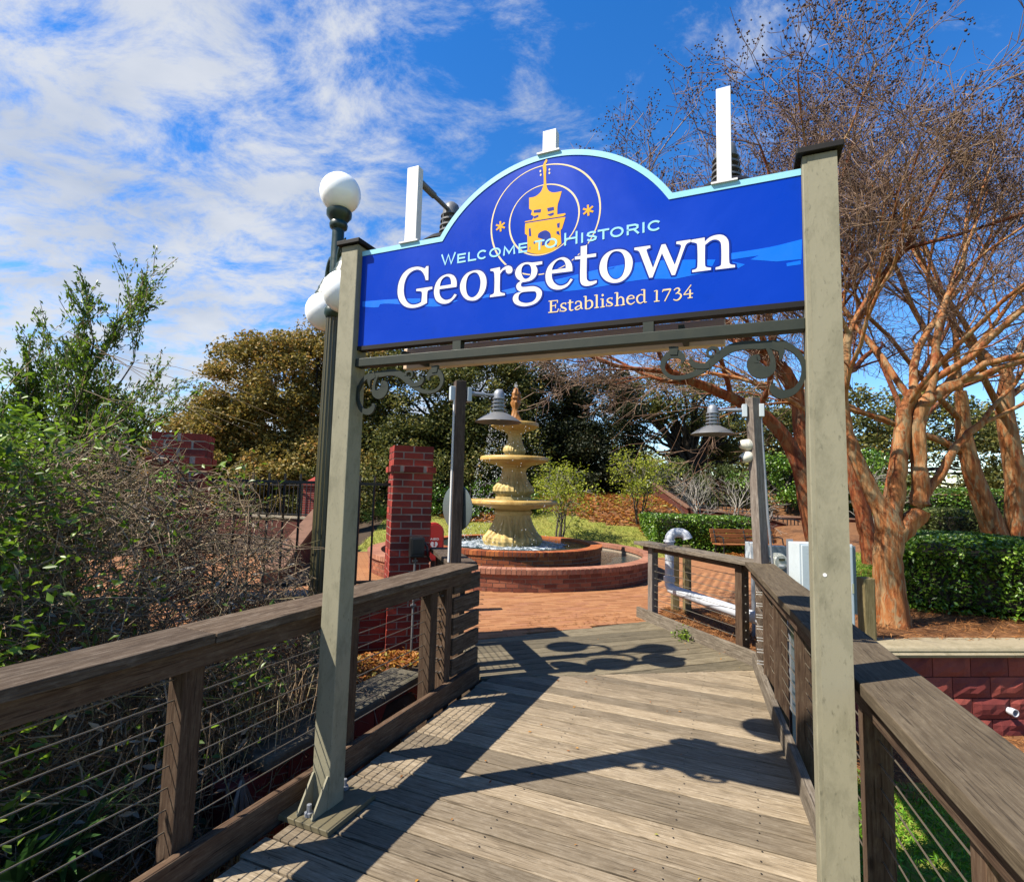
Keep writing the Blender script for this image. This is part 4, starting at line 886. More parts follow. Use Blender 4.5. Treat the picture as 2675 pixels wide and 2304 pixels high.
EST=[[[[[-0.7844,2.4546],[-0.7834,2.4005]],[[-0.7747,2.4535],[-0.7737,2.3995]]],[[[-0.791,2.452],[-0.7465,2.4503]],[[-0.7915,2.4562],[-0.7469,2.4545]]],[[[-0.7503,2.4535],[-0.7511,2.4414]],[[-0.7461,2.4527],[-0.7469,2.4405]]],[[[-0.7739,2.4278],[-0.7565,2.4287]],[[-0.7746,2.4317],[-0.7572,2.4325]]],[[[-0.7589,2.4375],[-0.7595,2.4178]],[[-0.7551,2.4369],[-0.7557,2.4171]]],[[[-0.7913,2.3986],[-0.7464,2.3983]],[[-0.7919,2.4032],[-0.747,2.4029]]],[[[-0.7456,2.3982],[-0.7411,2.4131]],[[-0.7497,2.3999],[-0.7451,2.4148]]]],[[[[-0.7102,2.4377],[-0.7127,2.4379],[-0.7153,2.4382],[-0.7179,2.4384],[-0.7207,2.4385],[-0.7233,2.4381],[-0.7259,2.4374],[-0.7283,2.4363],[-0.7306,2.4348],[-0.7326,2.4331],[-0.7341,2.4309],[-0.7348,2.4282],[-0.7348,2.4254],[-0.7341,2.4225],[-0.7328,2.4196],[-0.7307,2.4168],[-0.7277,2.4145],[-0.7244,2.4128],[-0.7212,2.4113],[-0.7185,2.4101],[-0.7165,2.4091],[-0.7147,2.4079],[-0.7129,2.4067],[-0.7117,2.4058],[-0.7112,2.4055],[-0.711,2.406],[-0.7109,2.4059],[-0.7116,2.4048],[-0.713,2.4036],[-0.7148,2.4025],[-0.7168,2.4019],[-0.719,2.4017],[-0.7218,2.402],[-0.7249,2.4025],[-0.7282,2.4031],[-0.7314,2.4036]],[[-0.71,2.4332],[-0.7126,2.4334],[-0.7152,2.4338],[-0.7176,2.434],[-0.7198,2.4341],[-0.7216,2.4337],[-0.7233,2.4329],[-0.7251,2.4317],[-0.7265,2.4304],[-0.7274,2.429],[-0.7278,2.428],[-0.7277,2.4271],[-0.7273,2.4259],[-0.7267,2.4246],[-0.7259,2.4234],[-0.7251,2.4226],[-0.7238,2.4217],[-0.7215,2.4205],[-0.7185,2.4192],[-0.7153,2.4177],[-0.7125,2.416],[-0.7102,2.4142],[-0.7081,2.4123],[-0.7063,2.4102],[-0.7048,2.4077],[-0.7044,2.4044],[-0.7057,2.4019],[-0.7077,2.4002],[-0.7101,2.3989],[-0.7127,2.398],[-0.7155,2.3974],[-0.7185,2.3973],[-0.7218,2.3976],[-0.7251,2.3981],[-0.7283,2.3987],[-0.7314,2.3991]]],[[[-0.7111,2.4384],[-0.7113,2.4281]],[[-0.7073,2.4378],[-0.7075,2.4276]]],[[[-0.737,2.4123],[-0.7371,2.3992]],[[-0.7331,2.4118],[-0.7333,2.3987]]]],[[[[-0.6937,2.4486],[-0.6938,2.443],[-0.694,2.4372],[-0.6941,2.4315],[-0.6942,2.4262],[-0.6943,2.4216],[-0.6944,2.4177],[-0.6945,2.4144],[-0.6946,2.4113],[-0.6945,2.4083],[-0.6939,2.4054],[-0.6927,2.4027],[-0.6911,2.4004],[-0.6891,2.3985],[-0.6869,2.3972],[-0.6844,2.3965],[-0.6818,2.3965],[-0.6794,2.3971],[-0.6772,2.3979],[-0.6751,2.3988],[-0.6731,2.3996]],[[-0.6852,2.4473],[-0.6853,2.4417],[-0.6855,2.4359],[-0.6856,2.4302],[-0.6857,2.4249],[-0.6858,2.4203],[-0.6858,2.4163],[-0.6859,2.413],[-0.686,2.4103],[-0.6859,2.4082],[-0.6857,2.4066],[-0.6854,2.4053],[-0.6851,2.4043],[-0.6847,2.4035],[-0.6842,2.4028],[-0.6837,2.4023],[-0.6827,2.402],[-0.6811,2.4021],[-0.679,2.4024],[-0.6767,2.4029],[-0.6744,2.4032]]],[[[-0.7003,2.433],[-0.6739,2.4336]],[[-0.701,2.4375],[-0.6746,2.4381]]]],[[[[-0.6607,2.4253],[-0.6605,2.4269],[-0.6604,2.4285],[-0.6604,2.4299],[-0.6602,2.4309],[-0.6599,2.4317],[-0.6592,2.4325],[-0.6582,2.4334],[-0.6569,2.4342],[-0.6556,2.4347],[-0.6541,2.435],[-0.6525,2.435],[-0.6505,2.4347],[-0.6485,2.4342],[-0.6468,2.4335],[-0.6456,2.4327],[-0.6447,2.4318],[-0.6441,2.4309],[-0.6438,2.43],[-0.6434,2.4287],[-0.6431,2.4269],[-0.6429,2.4241],[-0.643,2.4201],[-0.6432,2.4156],[-0.643,2.4111],[-0.6422,2.4069],[-0.6403,2.4036],[-0.6378,2.4015],[-0.6355,2.4004],[-0.6336,2.3998],[-0.6319,2.399]],[[-0.6669,2.4272],[-0.6666,2.4286],[-0.6663,2.43],[-0.6659,2.4317],[-0.6653,2.4336],[-0.6642,2.4352],[-0.6627,2.4365],[-0.6611,2.4376],[-0.6592,2.4385],[-0.6572,2.4391],[-0.6551,2.4395],[-0.6529,2.4395],[-0.6505,2.4394],[-0.6479,2.439],[-0.6454,2.4384],[-0.6432,2.4374],[-0.6412,2.4362],[-0.6394,2.4347],[-0.6377,2.4327],[-0.6364,2.4303],[-0.6354,2.4272],[-0.6349,2.4233],[-0.6349,2.4189],[-0.6349,2.4145],[-0.6349,2.4107],[-0.6347,2.4082],[-0.6345,2.407],[-0.634,2.406],[-0.633,2.4048],[-0.6315,2.4032],[-0.63,2.4015]]],[[[-0.6401,2.4189],[-0.6431,2.4185],[-0.6462,2.4181],[-0.6494,2.4177],[-0.6525,2.4171],[-0.6554,2.4163],[-0.6583,2.4153],[-0.6612,2.414],[-0.6639,2.4126],[-0.6663,2.4109],[-0.668,2.4085],[-0.6682,2.4052],[-0.667,2.4022],[-0.6651,2.4],[-0.6628,2.3983],[-0.6603,2.3972],[-0.6577,2.3969],[-0.655,2.3971],[-0.6524,2.3977],[-0.6499,2.3985],[-0.6476,2.3994],[-0.6455,2.4005],[-0.6435,2.4019],[-0.6417,2.4033],[-0.6399,2.4048],[-0.6381,2.4061]],[[-0.6389,2.4149],[-0.6419,2.4143],[-0.6451,2.4138],[-0.6481,2.4133],[-0.6508,2.4126],[-0.6532,2.4117],[-0.6554,2.4104],[-0.6576,2.4088],[-0.6595,2.4072],[-0.6606,2.4057],[-0.6609,2.4052],[-0.6609,2.4054],[-0.6609,2.405],[-0.6605,2.404],[-0.6598,2.403],[-0.6591,2.4024],[-0.658,2.4021],[-0.6562,2.402],[-0.6539,2.4022],[-0.6516,2.4027],[-0.6495,2.4032],[-0.6477,2.404],[-0.646,2.4051],[-0.6442,2.4065],[-0.6424,2.4079],[-0.6406,2.4092]]]],[[[[-0.622,2.4573],[-0.6212,2.3982]],[[-0.6137,2.4563],[-0.613,2.3973]]],[[[-0.6275,2.4529],[-0.6174,2.4539]],[[-0.6284,2.457],[-0.6183,2.4579]]],[[[-0.6129,2.4295],[-0.6103,2.4305],[-0.6076,2.4316],[-0.6051,2.4326],[-0.6029,2.4331],[-0.601,2.433],[-0.5991,2.4322],[-0.5972,2.431],[-0.5955,2.4294],[-0.5944,2.4278],[-0.5937,2.4263],[-0.593,2.424],[-0.5925,2.4207],[-0.5922,2.417],[-0.5923,2.4136],[-0.5928,2.411],[-0.5936,2.4089],[-0.595,2.4066],[-0.5969,2.4044],[-0.5993,2.4024],[-0.6017,2.4009],[-0.6042,2.4001],[-0.6072,2.3998],[-0.6105,2.3999],[-0.614,2.4],[-0.6174,2.4]],[[-0.6148,2.4334],[-0.6122,2.4344],[-0.6097,2.4356],[-0.607,2.4367],[-0.6041,2.4376],[-0.6011,2.4378],[-0.598,2.4373],[-0.5949,2.4364],[-0.5917,2.4348],[-0.5887,2.4323],[-0.5863,2.429],[-0.5848,2.4251],[-0.5839,2.4207],[-0.5836,2.416],[-0.5839,2.4115],[-0.585,2.4074],[-0.5871,2.404],[-0.5898,2.4013],[-0.593,2.3992],[-0.5963,2.3976],[-0.5996,2.3964],[-0.603,2.3956],[-0.6065,2.3954],[-0.6101,2.3954],[-0.6135,2.3955],[-0.6168,2.3955]]]],[[[[-0.5726,2.4576],[-0.572,2.399]],[[-0.5644,2.4566],[-0.5638,2.3981]]],[[[-0.5789,2.4528],[-0.5681,2.4538]],[[-0.5798,2.4568],[-0.5689,2.4579]]],[[[-0.5775,2.3962],[-0.5577,2.3967]],[[-0.5782,2.4006],[-0.5583,2.4011]]]],[[[[-0.5462,2.4361],[-0.5458,2.3988]],[[-0.5381,2.4351],[-0.5378,2.3978]]],[[[-0.5517,2.4321],[-0.5418,2.4327]],[[-0.5524,2.4361],[-0.5425,2.4367]]],[[[-0.5513,2.396],[-0.5316,2.3968]],[[-0.552,2.4004],[-0.5323,2.4012]]],[[[-0.5468,2.4489],[-0.5459,2.4481],[-0.545,2.4472],[-0.5441,2.4463],[-0.5432,2.4456],[-0.5423,2.4453],[-0.5413,2.4454],[-0.5403,2.4458],[-0.5394,2.4465],[-0.5384,2.4472],[-0.5374,2.4478]],[[-0.5468,2.4544],[-0.5459,2.455],[-0.5451,2.4558],[-0.5442,2.4564],[-0.5433,2.4569],[-0.5424,2.457],[-0.5414,2.4566],[-0.5404,2.4559],[-0.5395,2.455],[-0.5385,2.4541],[-0.5375,2.4533]]]],[[[[-0.5016,2.4359],[-0.5039,2.4361],[-0.5063,2.4364],[-0.5088,2.4367],[-0.5114,2.4367],[-0.5138,2.4364],[-0.5162,2.4356],[-0.5185,2.4346],[-0.5207,2.4332],[-0.5226,2.4315],[-0.524,2.4294],[-0.5246,2.4268],[-0.5246,2.4241],[-0.524,2.4213],[-0.5228,2.4185],[-0.5208,2.4158],[-0.5181,2.4136],[-0.515,2.4119],[-0.5121,2.4105],[-0.5095,2.4094],[-0.5077,2.4083],[-0.506,2.4072],[-0.5044,2.4061],[-0.5032,2.4052],[-0.5027,2.4049],[-0.5026,2.4054],[-0.5025,2.4052],[-0.5032,2.4042],[-0.5045,2.403],[-0.5062,2.402],[-0.508,2.4014],[-0.5101,2.4012],[-0.5126,2.4015],[-0.5156,2.402],[-0.5186,2.4026],[-0.5216,2.403]],[[-0.5014,2.4316],[-0.5038,2.4318],[-0.5063,2.4322],[-0.5086,2.4324],[-0.5106,2.4325],[-0.5123,2.4321],[-0.5139,2.4313],[-0.5155,2.4302],[-0.5168,2.4289],[-0.5177,2.4276],[-0.518,2.4266],[-0.518,2.4257],[-0.5177,2.4245],[-0.5171,2.4233],[-0.5164,2.4222],[-0.5156,2.4213],[-0.5144,2.4205],[-0.5123,2.4194],[-0.5095,2.4181],[-0.5065,2.4167],[-0.5039,2.415],[-0.5018,2.4133],[-0.4999,2.4115],[-0.4982,2.4095],[-0.4968,2.407],[-0.4965,2.4038],[-0.4977,2.4014],[-0.4995,2.3998],[-0.5018,2.3986],[-0.5042,2.3976],[-0.5069,2.3971],[-0.5097,2.397],[-0.5127,2.3973],[-0.5158,2.3978],[-0.5188,2.3983],[-0.5217,2.3987]]],[[[-0.5024,2.4366],[-0.5027,2.4267]],[[-0.4989,2.4361],[-0.4992,2.4262]]],[[[-0.5267,2.4115],[-0.527,2.3988]],[[-0.5232,2.411],[-0.5234,2.3983]]]],[[[[-0.4824,2.4564],[-0.4828,2.3979]],[[-0.4745,2.4553],[-0.4749,2.3968]]],[[[-0.4903,2.4521],[-0.478,2.4531]],[[-0.4911,2.4561],[-0.4788,2.4571]]],[[[-0.4883,2.395],[-0.469,2.3953]],[[-0.4888,2.3994],[-0.4695,2.3997]]],[[[-0.4744,2.4243],[-0.4721,2.4259],[-0.4699,2.4278],[-0.4679,2.4295],[-0.466,2.4306],[-0.4646,2.4309],[-0.4632,2.4306],[-0.4615,2.4297],[-0.4597,2.4284],[-0.4582,2.4269],[-0.4572,2.4256],[-0.4567,2.4246],[-0.4564,2.4234],[-0.4562,2.4217],[-0.456,2.4195],[-0.4558,2.4168],[-0.4557,2.4137],[-0.4557,2.4101],[-0.4557,2.4062],[-0.4557,2.4022],[-0.4557,2.3983]],[[-0.4768,2.4272],[-0.4748,2.429],[-0.4728,2.4311],[-0.4707,2.4332],[-0.4684,2.4349],[-0.4657,2.436],[-0.4626,2.4359],[-0.4596,2.435],[-0.4568,2.4336],[-0.4542,2.4318],[-0.452,2.4297],[-0.4503,2.4272],[-0.4493,2.4246],[-0.4487,2.422],[-0.4483,2.4193],[-0.448,2.4164],[-0.4478,2.413],[-0.4478,2.4091],[-0.4478,2.4051],[-0.4479,2.4011],[-0.4479,2.3973]]],[[[-0.4637,2.3949],[-0.4446,2.3957]],[[-0.4643,2.3992],[-0.4452,2.4]]]],[[[[-0.4319,2.4185],[-0.4061,2.4189]],[[-0.4324,2.4224],[-0.4066,2.4229]]],[[[-0.4042,2.4201],[-0.4045,2.4219],[-0.4046,2.4238],[-0.4049,2.426],[-0.4055,2.4284],[-0.4068,2.4308],[-0.4088,2.4327],[-0.411,2.4342],[-0.4134,2.4355],[-0.4159,2.4364],[-0.4184,2.437],[-0.4209,2.4372],[-0.4234,2.437],[-0.426,2.4365],[-0.4285,2.4356],[-0.4308,2.4342],[-0.433,2.4323],[-0.435,2.4301],[-0.4369,2.4274],[-0.4384,2.4244],[-0.4394,2.4212],[-0.4398,2.4177],[-0.4396,2.4141],[-0.439,2.4104],[-0.4378,2.4068],[-0.4361,2.4035],[-0.4338,2.4007],[-0.431,2.3983],[-0.428,2.3964],[-0.425,2.395],[-0.4221,2.3942],[-0.4192,2.394],[-0.4166,2.3944],[-0.4143,2.3953],[-0.4122,2.3963],[-0.4103,2.3973],[-0.4085,2.3985],[-0.4069,2.3999],[-0.4054,2.4013],[-0.404,2.4027],[-0.4025,2.4041]],[[-0.4102,2.4201],[-0.4104,2.4221],[-0.4104,2.4241],[-0.4105,2.4257],[-0.4107,2.4269],[-0.4111,2.4277],[-0.4119,2.4288],[-0.4133,2.4301],[-0.415,2.4313],[-0.4168,2.4323],[-0.4184,2.4327],[-0.4201,2.4327],[-0.4219,2.4322],[-0.4237,2.4314],[-0.4253,2.4304],[-0.4267,2.4291],[-0.428,2.4275],[-0.4293,2.4254],[-0.4305,2.4232],[-0.4313,2.4209],[-0.4318,2.4188],[-0.4318,2.4166],[-0.4316,2.4141],[-0.4312,2.4115],[-0.4305,2.4091],[-0.4297,2.4073],[-0.4286,2.4056],[-0.427,2.4038],[-0.4251,2.402],[-0.423,2.4006],[-0.4213,2.3997],[-0.4198,2.3993],[-0.4181,2.3994],[-0.4162,2.3998],[-0.4143,2.4005],[-0.4125,2.4012],[-0.4109,2.402],[-0.4094,2.4031],[-0.408,2.4043],[-0.4065,2.4056],[-0.4049,2.4069]]]],[[[[-0.3678,2.4551],[-0.3676,2.3994]],[[-0.3602,2.4541],[-0.36,2.3985]]],[[[-0.3772,2.4514],[-0.3637,2.4518]],[[-0.3778,2.4553],[-0.3642,2.4557]]],[[[-0.3634,2.3954],[-0.3533,2.3965]],[[-0.3643,2.3997],[-0.3542,2.4008]]],[[[-0.3676,2.4313],[-0.3697,2.4323],[-0.3718,2.4334],[-0.3742,2.4345],[-0.3768,2.4354],[-0.3795,2.4357],[-0.3825,2.4353],[-0.3855,2.4344],[-0.3885,2.4332],[-0.3913,2.4315],[-0.3937,2.4295],[-0.3955,2.4271],[-0.3969,2.4244],[-0.3978,2.4215],[-0.3982,2.4184],[-0.3982,2.4152],[-0.3977,2.4118],[-0.3967,2.4083],[-0.3954,2.4049],[-0.3937,2.4017],[-0.3917,2.399],[-0.3893,2.3969],[-0.3867,2.3954],[-0.384,2.3945],[-0.3813,2.394],[-0.3787,2.394],[-0.3761,2.3946],[-0.3737,2.3957],[-0.3715,2.3971],[-0.3693,2.3984],[-0.3672,2.3996]],[[-0.3687,2.4277],[-0.3709,2.4287],[-0.3731,2.4299],[-0.3752,2.4308],[-0.377,2.4314],[-0.3787,2.4314],[-0.3807,2.4307],[-0.383,2.4295],[-0.3851,2.4279],[-0.387,2.4261],[-0.3883,2.4245],[-0.3892,2.4228],[-0.3899,2.421],[-0.3904,2.419],[-0.3906,2.4169],[-0.3906,2.4148],[-0.3902,2.4126],[-0.3896,2.41],[-0.3887,2.4073],[-0.3877,2.4049],[-0.3868,2.4032],[-0.3857,2.402],[-0.3844,2.4008],[-0.3828,2.3998],[-0.3811,2.399],[-0.3794,2.3987],[-0.3776,2.3988],[-0.3757,2.3995],[-0.3735,2.4006],[-0.3712,2.4018],[-0.3689,2.4028]]]],[[[[-0.3156,2.4441],[-0.3164,2.3978]],[[-0.3086,2.443],[-0.3094,2.3968]]],[[[-0.3231,2.4388],[-0.3115,2.4417]],[[-0.3243,2.4426],[-0.3127,2.4455]]],[[[-0.3243,2.3946],[-0.3011,2.3948]],[[-0.3247,2.3985],[-0.3016,2.3987]]]],[[[[-0.2881,2.4321],[-0.2856,2.4405]],[[-0.2915,2.4336],[-0.2891,2.442]]],[[[-0.2878,2.4379],[-0.2559,2.4381]],[[-0.2886,2.4449],[-0.2567,2.4451]]],[[[-0.2574,2.4437],[-0.2827,2.3938]],[[-0.2536,2.4411],[-0.2789,2.3913]]]],[[[[-0.242,2.4331],[-0.2404,2.4346],[-0.2388,2.4362],[-0.2373,2.4377],[-0.2359,2.4388],[-0.2344,2.4395],[-0.2328,2.4398],[-0.2309,2.4399],[-0.2291,2.4396],[-0.2277,2.4391],[-0.2269,2.4386],[-0.2263,2.4378],[-0.2255,2.4366],[-0.225,2.4351],[-0.2247,2.434],[-0.2247,2.4333],[-0.2251,2.4322],[-0.2264,2.4303],[-0.2282,2.4282],[-0.2301,2.4261],[-0.2317,2.4245],[-0.233,2.4234],[-0.2341,2.4226],[-0.2353,2.4221],[-0.2365,2.4215],[-0.2377,2.4209]],[[-0.2447,2.4364],[-0.2431,2.4378],[-0.2416,2.4394],[-0.2399,2.441],[-0.2381,2.4424],[-0.2361,2.4435],[-0.2339,2.4442],[-0.2316,2.4447],[-0.2292,2.4449],[-0.2267,2.4446],[-0.2243,2.4436],[-0.2222,2.4419],[-0.2204,2.4396],[-0.2191,2.437],[-0.2183,2.4339],[-0.2186,2.4306],[-0.2201,2.4279],[-0.2223,2.4257],[-0.2248,2.4239],[-0.2272,2.4223],[-0.2293,2.421],[-0.2309,2.42],[-0.2324,2.4192],[-0.2337,2.4187],[-0.2349,2.4182],[-0.2361,2.4177]]],[[[-0.231,2.4203],[-0.2287,2.4189],[-0.2262,2.4176],[-0.224,2.4163],[-0.2222,2.4151],[-0.221,2.4139],[-0.22,2.4126],[-0.2193,2.4113],[-0.2188,2.4101],[-0.2186,2.4091],[-0.2186,2.4081],[-0.2191,2.4066],[-0.2201,2.4046],[-0.2215,2.4024],[-0.223,2.4003],[-0.2246,2.3986],[-0.2263,2.3971],[-0.2281,2.3958],[-0.2301,2.3948],[-0.2321,2.394],[-0.234,2.3937],[-0.2359,2.3939],[-0.238,2.3947],[-0.2403,2.3958],[-0.2427,2.3971],[-0.2452,2.3982]],[[-0.23,2.4235],[-0.2276,2.4227],[-0.2251,2.4219],[-0.2225,2.4211],[-0.2199,2.42],[-0.2176,2.4185],[-0.2156,2.4166],[-0.214,2.4145],[-0.2127,2.412],[-0.212,2.4091],[-0.212,2.4061],[-0.2129,2.4031],[-0.2144,2.4003],[-0.2162,2.3977],[-0.2183,2.3953],[-0.2205,2.3933],[-0.2228,2.3917],[-0.2254,2.3905],[-0.228,2.3895],[-0.2308,2.389],[-0.2336,2.3888],[-0.2365,2.3894],[-0.2392,2.3904],[-0.2417,2.3917],[-0.2442,2.393],[-0.2465,2.3941]]]],[[[[-0.1777,2.4507],[-0.2064,2.4132]],[[-0.1747,2.4478],[-0.2034,2.4104]]],[[[-0.2055,2.4093],[-0.1683,2.4102]],[[-0.206,2.4138],[-0.1688,2.4146]]],[[[-0.1836,2.4305],[-0.1837,2.3955]],[[-0.1769,2.4297],[-0.1771,2.3947]]],[[[-0.1897,2.3932],[-0.17,2.3938]],[[-0.1902,2.3969],[-0.1704,2.3976]]]]]
TOWER=[[[-0.8157,3.1388],[-0.8141,3.1384],[-0.8126,3.1367],[-0.8115,3.1346],[-0.8108,3.1325],[-0.8107,3.1303],[-0.8111,3.1282],[-0.8119,3.1263],[-0.8128,3.1245],[-0.8144,3.1225],[-0.8164,3.1208],[-0.8181,3.119],[-0.819,3.1166],[-0.8186,3.1119],[-0.8172,3.107],[-0.8157,3.1021],[-0.8149,3.0972],[-0.8148,3.088],[-0.8153,3.0789],[-0.8158,3.0698],[-0.816,3.0606],[-0.8157,3.0495],[-0.8152,3.0383],[-0.8145,3.0271],[-0.8133,3.0159],[-0.8123,3.0101],[-0.8111,3.0042],[-0.8094,2.9984],[-0.8072,2.9926],[-0.8055,2.9889],[-0.8033,2.9853],[-0.8008,2.9819],[-0.7978,2.979],[-0.793,2.9754],[-0.788,2.9723],[-0.7827,2.9698],[-0.7774,2.9682],[-0.7673,2.9669],[-0.7573,2.9665],[-0.7474,2.9666],[-0.7375,2.9665],[-0.74,2.9573],[-0.7425,2.948],[-0.7451,2.9388],[-0.7477,2.9296],[-0.75,2.9228],[-0.7525,2.9162],[-0.7547,2.9095],[-0.7562,2.9024],[-0.7572,2.8917],[-0.7573,2.8807],[-0.7572,2.8697],[-0.7573,2.8587],[-0.7195,2.8576],[-0.7169,2.8511],[-0.7283,2.845],[-0.8786,2.8493],[-0.9183,2.8499],[-0.9146,2.8551],[-0.8806,2.8551],[-0.8783,2.8588],[-0.8756,2.8623],[-0.8736,2.866],[-0.8734,2.8703],[-0.8754,2.8738],[-0.8789,2.8767],[-0.8831,2.8793],[-0.8869,2.882],[-0.8817,2.9012],[-0.897,2.9134],[-0.8983,2.9672],[-0.8901,2.967],[-0.8819,2.9666],[-0.8738,2.9667],[-0.8663,2.9681],[-0.8589,2.971],[-0.8521,2.9748],[-0.8459,2.9795],[-0.8404,2.9849],[-0.8368,2.99],[-0.8341,2.9959],[-0.8318,3.0021],[-0.8298,3.0084],[-0.8285,3.0126],[-0.8274,3.017],[-0.8267,3.0214],[-0.8264,3.0261],[-0.8267,3.0399],[-0.8274,3.0539],[-0.8284,3.0679],[-0.8294,3.082],[-0.8303,3.0887],[-0.8316,3.0955],[-0.8326,3.1021],[-0.8326,3.1086],[-0.8316,3.1142],[-0.8297,3.1194],[-0.8274,3.1243],[-0.8248,3.1291],[-0.8231,3.1321],[-0.8211,3.135],[-0.8187,3.1374]],[[-0.9144,2.8448],[-0.7175,2.8394],[-0.7216,2.8258],[-0.7256,2.8122],[-0.7297,2.7987],[-0.7344,2.7854],[-0.7356,2.7842],[-0.7374,2.7833],[-0.739,2.7824],[-0.7397,2.781],[-0.7393,2.7649],[-0.738,2.7487],[-0.7364,2.7324],[-0.735,2.7162],[-0.744,2.7093],[-0.7528,2.7021],[-0.762,2.6955],[-0.7722,2.6903],[-0.7842,2.6865],[-0.7967,2.6841],[-0.8098,2.6828],[-0.823,2.6823],[-0.834,2.6826],[-0.8451,2.684],[-0.8563,2.6863],[-0.8675,2.6892],[-0.879,2.6933],[-0.8903,2.6984],[-0.9016,2.7038],[-0.9129,2.7091],[-0.8999,2.7143],[-0.9034,2.7842],[-0.915,2.7935],[-0.9153,2.8018],[-0.9156,2.8101],[-0.9158,2.8184],[-0.9158,2.8267],[-0.9156,2.8312],[-0.9152,2.8357],[-0.9148,2.8403]]]
THOLES=[[[-0.8723,2.9012],[-0.8357,2.8997],[-0.839,2.8832],[-0.8739,2.8887]],[[-0.8072,2.8986],[-0.7743,2.8987],[-0.7729,2.8822],[-0.8032,2.8807]],[[-0.8066,2.8669],[-0.7756,2.8719],[-0.7748,2.8694],[-0.7736,2.8667],[-0.773,2.8643],[-0.7736,2.8625],[-0.7769,2.86],[-0.7809,2.8583],[-0.7853,2.8575],[-0.7899,2.8576],[-0.7942,2.8589],[-0.7984,2.8614],[-0.8025,2.8642]],[[-0.8734,2.8703],[-0.8493,2.8749],[-0.849,2.8639],[-0.8713,2.8589]],[[-0.8506,2.7642],[-0.8501,2.7688],[-0.8498,2.7735],[-0.8491,2.778],[-0.8472,2.7818],[-0.8436,2.7852],[-0.8391,2.7878],[-0.8341,2.7898],[-0.829,2.7913],[-0.8245,2.7923],[-0.8199,2.7929],[-0.8152,2.7928],[-0.8106,2.7917],[-0.8054,2.7892],[-0.8004,2.786],[-0.7959,2.782],[-0.792,2.7776],[-0.7895,2.7737],[-0.7878,2.7693],[-0.7868,2.7649],[-0.7862,2.7605],[-0.7862,2.755],[-0.7868,2.7497],[-0.7879,2.7445],[-0.7895,2.7395],[-0.7909,2.7357],[-0.7927,2.732],[-0.7951,2.7289],[-0.7983,2.7267],[-0.806,2.7243],[-0.8143,2.723],[-0.8228,2.7223],[-0.8312,2.7213],[-0.8263,2.7529]],[[-0.8966,2.8159],[-0.8872,2.8161],[-0.8826,2.7769],[-0.8939,2.7781]],[[-0.7583,2.8147],[-0.7439,2.8175],[-0.7453,2.7927],[-0.7554,2.7945]],[[-0.7594,2.7791],[-0.7468,2.7769],[-0.7429,2.7566],[-0.7592,2.7666]],[[-0.8907,2.7255],[-0.8863,2.7266],[-0.8859,2.7121],[-0.8904,2.7128]],[[-0.7654,2.7123],[-0.7565,2.7144],[-0.7563,2.7055],[-0.7653,2.7034]],[[-0.8707,2.7477],[-0.8614,2.7497],[-0.8629,2.7355],[-0.8704,2.7378]]]
DOTS=[[-0.8445,3.0872],[-0.8422,3.0682],[-0.7998,3.0846],[-0.7995,3.068]]
